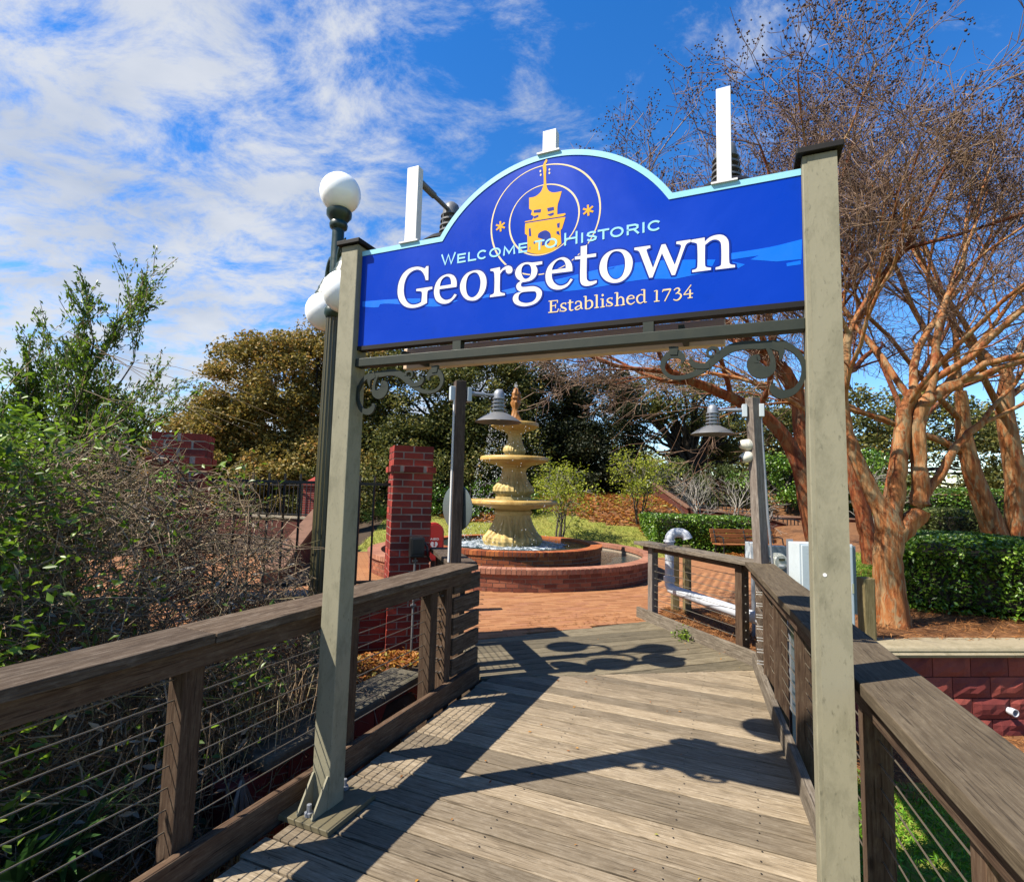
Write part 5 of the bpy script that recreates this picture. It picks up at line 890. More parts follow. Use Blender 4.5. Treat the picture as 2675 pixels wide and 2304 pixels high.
WAVES=[[[-0.0235,2.5597],[0.0117,2.56],[0.0466,2.5602],[0.0809,2.5607],[0.1147,2.5622],[0.1431,2.5647],[0.1711,2.5681],[0.1988,2.5719],[0.2262,2.5755],[0.2229,2.4973],[0.1387,2.5005],[0.0459,2.5223],[0.0761,2.5343],[-0.0239,2.5329]],[[0.1715,2.4889],[0.2204,2.4929],[0.22,2.4769],[0.1729,2.4763]],[[-0.0222,2.5248],[0.0266,2.5056],[0.0021,2.4935]],[[-1.1989,2.515],[-1.1406,2.5213],[-1.0833,2.5275],[-1.0269,2.5336],[-0.9715,2.5395],[-0.9442,2.5426],[-0.9171,2.5458],[-0.8903,2.5486],[-0.8634,2.5506],[-0.837,2.5512],[-0.8106,2.5507],[-0.7844,2.5504],[-0.7587,2.5512],[-0.7076,2.5557],[-0.6576,2.5613],[-0.6084,2.5667],[-0.5596,2.5708],[-0.5094,2.5738],[-0.4599,2.5761],[-0.4111,2.577],[-0.3628,2.5761],[-0.3132,2.5727],[-0.2644,2.5674],[-0.2164,2.5612],[-0.1692,2.5551],[-0.1471,2.5521],[-0.1252,2.5487],[-0.1035,2.5452],[-0.082,2.5418],[-0.1051,2.495],[-0.2357,2.4829],[-0.2693,2.4873],[-0.3034,2.4922],[-0.3378,2.4964],[-0.3726,2.4985],[-0.4336,2.4977],[-0.4955,2.4946],[-0.5588,2.491],[-0.6236,2.4889],[-0.6564,2.489],[-0.6897,2.49],[-0.7234,2.4919],[-0.7576,2.4949],[-0.7807,2.4986],[-0.8038,2.5038],[-0.8272,2.509],[-0.8507,2.5125],[-0.8805,2.5141],[-0.9103,2.5144],[-0.9404,2.514],[-0.9708,2.5139],[-1.1986,2.5066]],[[-0.7358,2.5481],[-0.6463,2.5436],[-0.6517,2.5355]],[[-0.581,2.5597],[-0.4856,2.573],[-0.4959,2.5616]],[[-1.8443,2.5788],[-1.791,2.576],[-1.7386,2.5734],[-1.6868,2.5704],[-1.6357,2.5667],[-1.5835,2.5621],[-1.5321,2.5569],[-1.4813,2.5511],[-1.4314,2.5444],[-1.3873,2.5375],[-1.3438,2.5297],[-1.3009,2.5216],[-1.2585,2.5137],[-1.2734,2.5104],[-1.2882,2.5069],[-1.3033,2.5037],[-1.3187,2.5014],[-1.3389,2.4994],[-1.3593,2.4978],[-1.3801,2.4974],[-1.4013,2.4988],[-1.4544,2.5067],[-1.5084,2.5169],[-1.5634,2.5279],[-1.6192,2.5379],[-1.6456,2.5423],[-1.6723,2.5465],[-1.6991,2.5495],[-1.7257,2.5504],[-1.7302,2.548],[-1.7329,2.5428],[-1.7355,2.5376],[-1.7401,2.5352],[-1.7652,2.5366],[-1.7907,2.5405],[-1.8166,2.5453],[-1.8425,2.5496]]]
WELC=[['W',-1.3654,-1.2828,1],['E',-1.273,-1.226,0],['L',-1.213,-1.1679,0],['C',-1.163,-1.1083,0],['O',-1.0983,-1.037,0],['M',-1.0247,-0.9624,0],['E',-0.9456,-0.9017,0],['T',-0.8651,-0.8169,0],['O',-0.815,-0.755,0],['H',-0.7213,-0.6595,1],['I',-0.6421,-0.6335,0],['S',-0.6197,-0.5684,0],['T',-0.5672,-0.5157,0],['O',-0.5115,-0.4526,0],['R',-0.4394,-0.3868,0],['I',-0.3735,-0.3626,0],['C',-0.3505,-0.2929,0]]
SCROLL=[[[[-0.2113,2.1281],[-0.2093,2.1309],[-0.2071,2.1337],[-0.2046,2.137],[-0.2024,2.1411],[-0.2009,2.1467],[-0.2012,2.1535],[-0.2032,2.1598],[-0.2058,2.1656],[-0.2094,2.1714],[-0.2141,2.1768],[-0.2198,2.1817],[-0.2267,2.1853],[-0.2338,2.1872],[-0.241,2.1878],[-0.2483,2.1873],[-0.2555,2.186],[-0.2626,2.1839],[-0.2693,2.1809],[-0.2754,2.1769],[-0.2808,2.1722],[-0.2857,2.1669],[-0.29,2.1612],[-0.2936,2.155],[-0.2964,2.1485],[-0.2983,2.1418],[-0.2994,2.1349],[-0.2998,2.1277],[-0.2995,2.1205],[-0.2984,2.1134],[-0.2964,2.1066],[-0.2935,2.1002],[-0.2899,2.094],[-0.2856,2.0881],[-0.2807,2.0826],[-0.2753,2.0776],[-0.2696,2.0734],[-0.2633,2.0699],[-0.2567,2.0672],[-0.2498,2.065],[-0.2427,2.0634],[-0.2355,2.0622],[-0.2284,2.0614],[-0.2212,2.061],[-0.2138,2.0611],[-0.2063,2.0615],[-0.1988,2.0624],[-0.1911,2.0637],[-0.1833,2.0654],[-0.1752,2.0674],[-0.1667,2.0699],[-0.1581,2.0728],[-0.1496,2.0761],[-0.1412,2.0797],[-0.1332,2.0836],[-0.1258,2.088],[-0.1188,2.0927],[-0.1124,2.0976],[-0.1064,2.1025],[-0.1004,2.1072],[-0.0943,2.112],[-0.0876,2.1172],[-0.0807,2.1228],[-0.0738,2.1283],[-0.067,2.1337],[-0.0604,2.1387],[-0.054,2.1431],[-0.0476,2.1473],[-0.0413,2.1512],[-0.0353,2.1546],[-0.0295,2.1577],[-0.0235,2.1602],[-0.0173,2.1624],[-0.0106,2.1641],[-0.0034,2.1654],[0.0043,2.1663],[0.0122,2.167],[0.0203,2.1674],[0.0281,2.1676],[0.0355,2.1674],[0.043,2.1668],[0.0507,2.1659],[0.0587,2.165],[0.067,2.1641],[0.0756,2.1636],[0.0841,2.1636],[0.0923,2.1641],[0.1002,2.1647],[0.1077,2.1652],[0.115,2.1654],[0.1222,2.165],[0.1298,2.1643],[0.1376,2.1635],[0.145,2.1624],[0.1521,2.1609],[0.1586,2.159],[0.1646,2.1565],[0.1705,2.1533],[0.1764,2.1493],[0.1822,2.1447],[0.1876,2.1396],[0.1926,2.1343],[0.1971,2.1287],[0.2011,2.1228],[0.2048,2.1165],[0.2081,2.1098],[0.2108,2.1029],[0.2129,2.0959],[0.2143,2.0889],[0.215,2.0816],[0.2149,2.0737],[0.2143,2.0655],[0.2131,2.0573],[0.2113,2.0495],[0.2092,2.0423],[0.2065,2.0355],[0.2031,2.0288],[0.1992,2.0224],[0.195,2.0165],[0.1906,2.0114],[0.1864,2.0074],[0.1823,2.0047],[0.1779,2.0027],[0.1731,2.0014],[0.1682,2.0004],[0.1632,1.9999],[0.1587,1.9996],[0.1546,1.9996],[0.1509,2.0001],[0.1475,2.0009],[0.1445,2.0019],[0.1419,2.0029],[0.1401,2.0038],[0.1384,2.0047],[0.1361,2.0064],[0.1334,2.0088],[0.1309,2.0112],[0.1288,2.0133],[0.1275,2.0138],[0.1265,2.0124],[0.1252,2.0119],[0.1244,2.0137],[0.1245,2.0167],[0.125,2.0204],[0.1251,2.024]],[[-0.2185,2.1306],[-0.2186,2.1347],[-0.2184,2.1389],[-0.2184,2.1426],[-0.2189,2.1454],[-0.2199,2.1466],[-0.2209,2.1464],[-0.2226,2.147],[-0.225,2.1484],[-0.2279,2.1498],[-0.2307,2.1509],[-0.2331,2.1515],[-0.2348,2.1517],[-0.2371,2.1522],[-0.2407,2.1529],[-0.245,2.1536],[-0.2494,2.1539],[-0.2534,2.1538],[-0.2568,2.1533],[-0.2601,2.1521],[-0.2638,2.1501],[-0.2676,2.1474],[-0.2711,2.1442],[-0.2742,2.1409],[-0.2765,2.1376],[-0.2784,2.134],[-0.28,2.1296],[-0.2811,2.1249],[-0.2817,2.1201],[-0.2816,2.1154],[-0.2809,2.1112],[-0.2795,2.107],[-0.2771,2.1024],[-0.274,2.0979],[-0.2703,2.0936],[-0.2664,2.0899],[-0.2622,2.0868],[-0.2578,2.0844],[-0.2526,2.0823],[-0.2469,2.0807],[-0.2409,2.0795],[-0.2346,2.0787],[-0.2284,2.0783],[-0.2221,2.0784],[-0.2158,2.0788],[-0.2093,2.0798],[-0.2026,2.0811],[-0.1958,2.0828],[-0.1889,2.0849],[-0.1816,2.0874],[-0.174,2.0903],[-0.1663,2.0937],[-0.1587,2.0973],[-0.1516,2.1012],[-0.1451,2.1052],[-0.1394,2.1094],[-0.1342,2.1141],[-0.129,2.1192],[-0.1237,2.1246],[-0.118,2.1304],[-0.1118,2.1361],[-0.1054,2.1418],[-0.0988,2.1476],[-0.092,2.1536],[-0.0849,2.1596],[-0.0777,2.1653],[-0.0705,2.1706],[-0.0637,2.1752],[-0.0569,2.1797],[-0.05,2.1839],[-0.0428,2.1878],[-0.035,2.1913],[-0.0268,2.1942],[-0.018,2.1964],[-0.0091,2.198],[-0.0001,2.1991],[0.0088,2.1997],[0.0176,2.2001],[0.0262,2.2002],[0.035,2.2],[0.0437,2.1994],[0.052,2.1984],[0.06,2.1974],[0.0677,2.1966],[0.0751,2.1959],[0.0824,2.1956],[0.0901,2.1954],[0.098,2.1954],[0.1062,2.1952],[0.1146,2.1947],[0.1231,2.1938],[0.1312,2.1926],[0.1395,2.1912],[0.148,2.1896],[0.1565,2.1874],[0.165,2.1844],[0.1732,2.1805],[0.1809,2.1756],[0.1882,2.17],[0.1951,2.1637],[0.2015,2.157],[0.2073,2.1499],[0.2125,2.1425],[0.217,2.1348],[0.2211,2.1266],[0.2246,2.1181],[0.2275,2.1093],[0.2297,2.1002],[0.2312,2.0911],[0.2318,2.0817],[0.2317,2.072],[0.2308,2.0624],[0.2294,2.0528],[0.2275,2.0436],[0.2251,2.0349],[0.2221,2.0264],[0.2183,2.0181],[0.2141,2.0102],[0.2094,2.0027],[0.2045,1.9958],[0.1993,1.9897],[0.1935,1.9844],[0.1873,1.9799],[0.1809,1.9764],[0.1746,1.9735],[0.1686,1.9714],[0.1628,1.9697],[0.1569,1.9685],[0.1507,1.9678],[0.1445,1.9678],[0.1383,1.9686],[0.1323,1.9704],[0.1263,1.9734],[0.1206,1.9777],[0.1158,1.983],[0.1119,1.9887],[0.1089,1.9946],[0.1066,2.0005],[0.1052,2.007],[0.1055,2.0143],[0.1081,2.0202],[0.1113,2.0234],[0.1144,2.0252],[0.117,2.0263],[0.1194,2.0277]]],[[[0.0904,2.1739],[0.0923,2.1696],[0.0943,2.1654],[0.0962,2.1614],[0.0981,2.1574],[0.0998,2.1532],[0.1015,2.1485],[0.1033,2.1431],[0.1053,2.1373],[0.1071,2.1315],[0.1086,2.1257],[0.1096,2.1203],[0.1099,2.1154],[0.1096,2.1103],[0.1089,2.1052],[0.1078,2.1006],[0.1063,2.0969],[0.1046,2.0947],[0.1032,2.0943],[0.1015,2.0945],[0.0988,2.0945],[0.0955,2.0947],[0.0921,2.0952],[0.0891,2.0962],[0.0874,2.0974],[0.0863,2.0987],[0.0847,2.1003],[0.0828,2.1022],[0.0812,2.1041],[0.0803,2.1055],[0.0806,2.1057],[0.0811,2.1053],[0.0809,2.1061],[0.0802,2.1077],[0.0794,2.1093],[0.0785,2.1102],[0.0774,2.1086],[0.0754,2.1064],[0.0735,2.1073],[0.0724,2.1101],[0.0717,2.1133],[0.0709,2.1161],[0.0681,2.1175],[0.063,2.12],[0.0623,2.1225],[0.0642,2.1225],[0.0668,2.121],[0.0696,2.119],[0.0725,2.1176]],[[0.1077,2.1815],[0.1091,2.1772],[0.1105,2.1729],[0.1119,2.1686],[0.1134,2.164],[0.1149,2.1591],[0.1165,2.154],[0.1181,2.1485],[0.12,2.1426],[0.1219,2.1363],[0.1237,2.1297],[0.1254,2.123],[0.1266,2.1165],[0.1275,2.1101],[0.1283,2.1036],[0.1287,2.0968],[0.1286,2.0897],[0.1275,2.0822],[0.1247,2.0746],[0.1202,2.0677],[0.1149,2.062],[0.109,2.0573],[0.1026,2.0533],[0.0958,2.0503],[0.0883,2.0485],[0.0804,2.0481],[0.0725,2.049],[0.0648,2.051],[0.0574,2.0542],[0.0502,2.0585],[0.0431,2.0648],[0.037,2.0728],[0.0325,2.0811],[0.0295,2.0896],[0.0275,2.0981],[0.0268,2.1068],[0.0278,2.1169],[0.0315,2.1269],[0.037,2.1338],[0.0429,2.1383],[0.0488,2.1411],[0.0547,2.1428],[0.0618,2.1437],[0.0704,2.1408],[0.0743,2.1354],[0.0755,2.1309],[0.0759,2.1271],[0.076,2.1238],[0.0762,2.1207]]],[[[-0.0698,2.1599],[-0.0701,2.1625],[-0.0702,2.1653],[-0.0704,2.1687],[-0.0709,2.1725],[-0.0722,2.1769],[-0.075,2.1809],[-0.0786,2.1838],[-0.0824,2.1858],[-0.0865,2.1873],[-0.0908,2.1883],[-0.0951,2.1888],[-0.0993,2.1886],[-0.1033,2.1876],[-0.1072,2.186],[-0.1111,2.1839],[-0.1146,2.1814],[-0.1177,2.1784],[-0.1201,2.1747],[-0.1213,2.1704],[-0.1215,2.1658],[-0.121,2.1613],[-0.12,2.1569],[-0.1185,2.153],[-0.1164,2.1494],[-0.1133,2.1466],[-0.1098,2.145],[-0.1063,2.1441],[-0.1029,2.1438],[-0.0997,2.1441],[-0.0967,2.1452],[-0.0944,2.148],[-0.0937,2.151],[-0.0938,2.1538],[-0.0941,2.1564],[-0.0944,2.1587],[-0.0946,2.1608]],[[-0.0828,2.1593],[-0.0831,2.1625],[-0.0831,2.1659],[-0.0831,2.1686],[-0.0832,2.1706],[-0.0833,2.1716],[-0.0834,2.1719],[-0.0844,2.1729],[-0.0865,2.1743],[-0.0892,2.1756],[-0.0923,2.1767],[-0.0952,2.1773],[-0.0976,2.1775],[-0.1001,2.1771],[-0.103,2.1761],[-0.106,2.1747],[-0.1087,2.1729],[-0.1107,2.1711],[-0.1118,2.1697],[-0.1122,2.1682],[-0.1123,2.1656],[-0.1119,2.1625],[-0.1112,2.1595],[-0.1103,2.1569],[-0.1096,2.1556],[-0.1089,2.155],[-0.1074,2.1543],[-0.1053,2.1537],[-0.1031,2.1533],[-0.1014,2.1533],[-0.1008,2.1532],[-0.101,2.1526],[-0.1005,2.1531],[-0.1,2.1547],[-0.0996,2.1569],[-0.0992,2.1594],[-0.0986,2.1616]]],[[[-0.1093,2.1233],[-0.1146,2.123],[-0.1199,2.1226],[-0.125,2.1221],[-0.1299,2.1219],[-0.1345,2.1218],[-0.1387,2.1222],[-0.143,2.1229],[-0.1473,2.124],[-0.1514,2.1253],[-0.1552,2.1267],[-0.1584,2.1281],[-0.1609,2.1292],[-0.1631,2.1304],[-0.1655,2.1319],[-0.1679,2.1337],[-0.1702,2.1355],[-0.172,2.137],[-0.1731,2.1375],[-0.1737,2.1362],[-0.1747,2.1356],[-0.1751,2.1366],[-0.1746,2.1385],[-0.1737,2.1408],[-0.1731,2.1432]],[[-0.1071,2.1012],[-0.1122,2.1009],[-0.1173,2.1005],[-0.1226,2.1001],[-0.1281,2.0998],[-0.1338,2.0997],[-0.1394,2.1],[-0.1448,2.1005],[-0.1502,2.1011],[-0.1556,2.1021],[-0.1609,2.1034],[-0.1661,2.1052],[-0.171,2.1078],[-0.1756,2.1114],[-0.1795,2.1155],[-0.1826,2.1198],[-0.185,2.1242],[-0.1868,2.1285],[-0.188,2.1331],[-0.1879,2.1384],[-0.1857,2.1426],[-0.1832,2.1446],[-0.1809,2.1456],[-0.179,2.1461],[-0.1773,2.1468]]],[[[0.1078,2.1631],[0.1139,2.1602],[0.1204,2.1573],[0.1265,2.1546],[0.1317,2.1522],[0.1355,2.1503],[0.1373,2.1494],[0.1376,2.1498],[0.138,2.1503],[0.1386,2.1495],[0.1391,2.147],[0.1393,2.1432],[0.1397,2.1391],[0.1403,2.1355],[0.1406,2.1317],[0.1408,2.1277],[0.1409,2.1233],[0.141,2.1189],[0.1411,2.1146]],[[0.1186,2.192],[0.1241,2.1887],[0.13,2.1854],[0.1362,2.182],[0.1425,2.1783],[0.1485,2.1739],[0.1539,2.1683],[0.1579,2.1611],[0.1594,2.1537],[0.1591,2.1475],[0.1579,2.1428],[0.1566,2.1392],[0.1553,2.1359],[0.1539,2.132],[0.1521,2.128],[0.15,2.1242],[0.1479,2.1207],[0.1458,2.1172],[0.1438,2.1137]]],[[[-0.2657,2.2016],[-0.2609,2.1669]],[[-0.228,2.1984],[-0.2329,2.1647]]]]
# ---------------------------------------------------------------- ground


def sstep(a, b, x):
    u = np.clip((x - a) / (b - a), 0, 1)
    return u * u * (3 - 2 * u)


def ground_z(x, y):
    x = np.asarray(x, dtype=float)
    y = np.asarray(y, dtype=float)
    s = x * AX.x + y * AX.y
    t = x * BX.x + y * BX.y
    n = x * NX.x + y * NX.y
    z = np.full(x.shape, -0.03)
    # beyond the plaza the ground climbs to the oaks
    xe = 1.7 * sstep(16.9, 18.3, y)
    hill = 1.55 * sstep(13.7, 21.0, y) * sstep(6.4 + xe * 0.7, 3.6 + xe, x) * sstep(-7.0, -3.0, x)
    z = z + hill
    z = z + 1.1 * sstep(19.5, 24, y) * sstep(5.5, 7.5, x)
    # planter on the right
    pl = 3.25 + (y - 5.3) * 0.42
    yw = 5.20 + 0.082 * (x - 2.55)
    right = sstep(pl - 0.05, pl + 0.2, x) * sstep(yw + 0.12, yw + 0.2, y)
    z = z + right * (0.20 + 0.05 * np.clip(y - 7, 0, 12) * sstep(7, 9, x))
    # low ground on the right of the boardwalk
    tr = 0.62 - 0.07 * (s + 1.5)
    low_r = sstep(yw + 0.2, yw + 0.12, y) * (t > tr - 0.3)
    z = np.where(low_r > 0, z * (1 - low_r) + low_r * -0.66, z)
    # under the walk and the ditch on its left
    under = (t > -2.4) & (t <= tr - 0.3) & (s < 4.1)
    z = np.where(under, -0.75, z)
    ditch = (t <= -2.35) & (n < 5.35)
    bed = (t <= -2.35) & (n < 5.35) & (s > 2.35) & (n > 3.9)
    z = np.where(ditch, -0.85 + 0.1 * np.sin(x * 3) * np.cos(y * 2.3), z)
    z = np.where(bed, -0.02 + 0.02 * np.sin(x * 7) * np.cos(y * 9), z)
    # a slow roll far off
    z = z + 0.3 * sstep(40, 120, np.hypot(x, y)) * np.sin(x * 0.03)
    return z


def zone(x, y):
    """0 soil, 1 straw, 2 lawn"""
    s = x * AX.x + y * AX.y
    t = x * BX.x + y * BX.y
    if 13.6 < y < 17.2 + 0.5 * math.sin(x * 1.3) and -4.0 < x < 5.2 - 0.35 * (y - 13.6) + 0.35 * math.sin(y * 3):
        return 2
    if y >= 13.6:
        return 1 if (x > -3) else 0
    if y > 5.3 and x > 3.25 + (y - 5.3) * 0.42 - 0.1:
        if 9.5 < y < 12.5 and x < 8.5:
            return 2
        return 1
    if 1.4 < x < 3.5 and y > 4.5:
        return 1
    if t > 0.2 and y < 5.4:
        return 2 if y < 4.6 else 1
    return 0


gx = np.unique(np.concatenate([np.linspace(-160, -14, 16), np.arange(-14, 16, 0.25), np.linspace(16, 180, 16)]))
gy = np.unique(np.concatenate([np.linspace(-80, -6, 10), np.arange(-6, 27, 0.25), np.arange(5.1, 6.1, 0.04), np.linspace(27, 320, 20)]))
GX, GY = np.meshgrid(gx, gy)
GZ = ground_z(GX, GY)
gv = np.stack([GX, GY, GZ], axis=-1).reshape(-1, 3)
nx = len(gx)
gf = []
gm = []
for j in range(len(gy) - 1):
    for i in range(nx - 1):
        gf.append((j * nx + i, j * nx + i + 1, (j + 1) * nx + i + 1, (j + 1) * nx + i))
        gm.append(zone((gx[i] + gx[i + 1]) / 2, (gy[j] + gy[j + 1]) / 2))
ground = fast_mesh('ground', gv, np.array(gf), 4, 'soil', smooth=True)
ground.data.materials.append(M['straw_ground'])
ground.data.materials.append(M['lawn_soil'])
ground.data.polygons.foreach_set('material_index', np.array(gm, dtype=np.int32))
tag(ground, kind='structure')


# ---------------------------------------------------------------- boardwalk
def clip_poly(poly, a, b):
    """keep the part of poly on the left of a -> b"""
    out = []
    n = len(poly)
    side = lambda p: (b[0] - a[0]) * (p[1] - a[1]) - (b[1] - a[1]) * (p[0] - a[0])
    for i in range(n):
        p, q = poly[i], poly[(i + 1) % n]
        sp, sq = side(p), side(q)
        if sp >= 0:
            out.append(p)
        if (sp >= 0) != (sq >= 0):
            u = sp / (sp - sq)
            out.append((p[0] + (q[0] - p[0]) * u, p[1] + (q[1] - p[1]) * u))
    return out


def clip_convex(poly, region):
    for i in range(len(region)):
        if len(poly) < 3:
            return []
        poly = clip_poly(poly, region[i], region[(i + 1) % len(region)])
    return poly


boardwalk = bpy.data.objects.new('boardwalk', None)
COL.objects.link(boardwalk)
tag(boardwalk, kind='structure')


def plank(poly, o, u, v, mat, thick=0.036):
    """poly in (u, v); the plank's own x axis lies along u"""
    cx = sum(p[0] for p in poly) / len(poly)
    cy = sum(p[1] for p in poly) / len(poly)
    n = len(poly)
    vs = [(p[0] - cx, p[1] - cy, -thick) for p in poly] + [(p[0] - cx, p[1] - cy, 0) for p in poly]
    fs = [tuple(range(n - 1, -1, -1)), tuple(range(n, 2 * n))] + [(i, (i + 1) % n, n + (i + 1) % n, n + i) for i in range(n)]
    me = bpy.data.meshes.new('plank')
    me.from_pydata(vs, [], fs)
    me.materials.append(M[mat])
    ob = place('plank', me, o + u * cx + v * cy + V(0, 0, random.uniform(-0.0025, 0.0)), boardwalk, basis_quat(u, v, V(0, 0, 1)))
    md = ob.modifiers.new('bevel', 'BEVEL')
    md.width = 0.004
    md.segments = 1
    md.limit_method = 'ANGLE'
    return ob


Z0 = V(0, 0, 0)
# near section, coordinates (t, s); counter-clockwise in that order
near_reg = [(-2.06, -1.6), (0.63, -1.6), (0.145, 5.60), (-2.06, 4.23)]
s = -1.6
while s < 5.7:
    w = 0.138 + random.uniform(-0.003, 0.003)
    l = -1.995 + random.uniform(-0.02, 0.012)
    rect = [(l, s), (0.8, s), (0.8, s + w), (l, s + w)]
    pl = clip_convex(rect, near_reg)
    if len(pl) >= 3:
        plank(pl, Z0, BX, AX, 'deck_wood')
    s += w + 0.0105
# two screws in every board over each joist
mb = MB()
s = -1.6
random.seed(11)
for k in range(49):
    for t_ in (-1.88, -1.1, -0.32, 0.06):
        for ds in (0.035, 0.105):
            c_ = W(s + ds + random.uniform(-0.006, 0.006), t_ + random.uniform(-0.012, 0.012), 0.0022)
            if c_.dot(AX) < 4.2 + (t_ + 2.06) * 0.62 and c_.dot(AX) > 0.4:
                mb.add([c_ + V(0.0045 * math.cos(a), 0.0045 * math.sin(a), 0) for a in [PI * i / 3 for i in range(6)]], [tuple(range(6))])
    s += 0.1485
tag(mb.build('screw_heads', 'black_iron', boardwalk), kind='stuff')
# far section turned to the left
FA = R(43.5)
UF = BX * math.cos(FA) + AX * math.sin(FA)
VF = -BX * math.sin(FA) + AX * math.cos(FA)


def far_uv(s_, t_):
    p = AX * s_ + BX * t_
    return (p.dot(UF), p.dot(VF))


far_reg = [far_uv(4.236, -2.06), far_uv(5.606, 0.145), far_uv(7.02, -1.08), far_uv(5.06, -2.75)]
vmin = min(p[1] for p in far_reg)
vmax = max(p[1] for p in far_reg)
v_ = vmin
while v_ < vmax:
    w = 0.138 + random.uniform(-0.003, 0.003)
    rect = [(-5, v_), (9, v_), (9, v_ + w), (-5, v_ + w)]
    pl = clip_convex(rect, far_reg)
    if len(pl) >= 3 and (max(p[0] for p in pl) - min(p[0] for p in pl)) > 0.15:
        plank(pl, Z0, UF, VF, 'green_deck_wood')
    v_ += w + 0.0105
for t_ in (-1.9, -1.1, -0.3, 0.12):
    mb = MB().stbox(-1.6, 4.2, t_ - 0.025, t_ + 0.025, -0.24, -0.042)
    mb.build('joist', 'post_wood', boardwalk)

# ---------------------------------------------------------------- plaza
FC = V(0.06, 11.45, 0)      # fountain centre
FR = 2.93


def in_deck(p):
    s_, t_ = p.dot(AX), p.dot(BX)
    u, v = far_uv(s_, t_)
    ok = True
    for i in range(4):
        a, b = far_reg[i], far_reg[(i + 1) % 4]
        if (b[0] - a[0]) * (v - a[1]) - (b[1] - a[1]) * (u - a[0]) < -0.03:
            ok = False
            break
    return ok or (s_ < 5.65 and t_ > -2.3)


def is_plaza(p):
    if p.y > 13.7 or in_deck(p):
        return False
    e, n = p.dot(EX), p.dot(NX)
    if p.x > 3.15 + (p.y - 5.3) * 0.42:
        return False
    s_, t_ = p.dot(AX), p.dot(BX)
    if t_ > -1.05 + (7.05 - s_) * 0.9 - 0.05 and t_ > -1.0 and s_ < 8.05:
        return False                       # straw bed behind the return fence
    if n < 5.62:
        return False
    return True


plaza = bpy.data.objects.new('plaza', None)
COL.objects.link(plaza)
tag(plaza, kind='structure')
mb = MB()
st = 0.3
for i in range(-50, 40):
    for j in range(15, 46):
        p = EX * (i * st) + NX * (j * st)
        if is_plaza(p) and (p - FC).length < 18:
            q = [EX * ((i + a) * st) + NX * ((j + b) * st) + V(0, 0, -0.007) for a, b in ((-.5, -.5), (.5, -.5), (.5, .5), (-.5, .5))]
            mb.add(q, [(0, 1, 2, 3)])
mb.build('paving_bed', 'plaza_far', plaza)
pw, ph = 0.196, 0.095
pme = []
for k in range(3):
    j = lambda: random.uniform(-0.002, 0.002)
    vs = [(-pw / 2 + j(), -ph / 2 + j(), -0.03), (pw / 2 + j(), -ph / 2 + j(), -0.03), (pw / 2 + j(), ph / 2 + j(), -0.03), (-pw / 2 + j(), ph / 2 + j(), -0.03)]
    c_ = 0.004
    up = [(x * 0.99, y * 0.975, 0.0) for x, y, z in vs]
    mid = [(x, y, -c_) for x, y, z in vs]
    me = bpy.data.meshes.new('paver')
    me.from_pydata(vs + mid + up, [], [(8, 9, 10, 11)] + [(4 + i, 4 + (i + 1) % 4, 8 + (i + 1) % 4, 8 + i) for i in range(4)] + [(i, (i + 1) % 4, 4 + (i + 1) % 4, 4 + i) for i in range(4)])
    me.materials.append(M['paver'])
    pme.append(me)
rotp = basis_quat(EX, NX, V(0, 0, 1))
cand = []
for j in range(54, 92):
    for i in range(-14, 40):
        p = EX * ((i + 0.5 * (j % 2)) * 0.2) + NX * (j * 0.1)
        if is_plaza(p) and (p - FC).length > FR + 0.02:
            ang = abs(math.atan2(p.x, p.y))
            if ang < R(40) or p.y < 7.5:
                cand.append((p.length + (0 if -0.4 < p.x < 2.3 else 4), p))
cand.sort(key=lambda c: c[0])
pv, pf, pr = [], [], []
for q, (_, p) in enumerate(cand):
    z = random.uniform(-0.002, 0.0025)
    if q < 300:
        place('paver', pme[q % 3], p + V(0, 0, z), plaza, rotp)
    else:
        me = pme[q % 3]
        b0 = len(pv)
        for vt in me.vertices[:]:
            pv.append(tuple(p + EX * vt.co.x + NX * vt.co.y + V(0, 0, z + vt.co.z)))
        for po in list(me.polygons)[:5]:
            pf.append([b0 + k for k in po.vertices])
            pr.append((q * 0.618034) % 1.0)
o = fast_mesh('pavers', np.array(pv), np.array(pf), 4, 'paver_field', plaza, pr)
tag(o, kind='stuff')


# ---------------------------------------------------------------- bricks
def brick_mesh(l, d, h, mat, name='brick', jit=0.0015):
    me = bpy.data.meshes.new(name)
    j = lambda: random.uniform(-jit, jit)
    vs = [(x * l / 2 + j(), y * d / 2 + j(), z * h / 2 + j()) for z in (-1, 1) for y in (-1, 1) for x in (-1, 1)]
    me.from_pydata(vs, [], [(0, 2, 3, 1), (4, 5, 7, 6), (0, 1, 5, 4), (2, 6, 7, 3), (0, 4, 6, 2), (1, 3, 7, 5)])
    me.materials.append(M[mat])
    return me


BRK = [brick_mesh(0.194, 0.092, 0.060, 'red_brick') for _ in range(4)]
HALF = [brick_mesh(0.092, 0.092, 0.060, 'red_brick') for _ in range(3)]
CP = 0.0705                        # course pitch


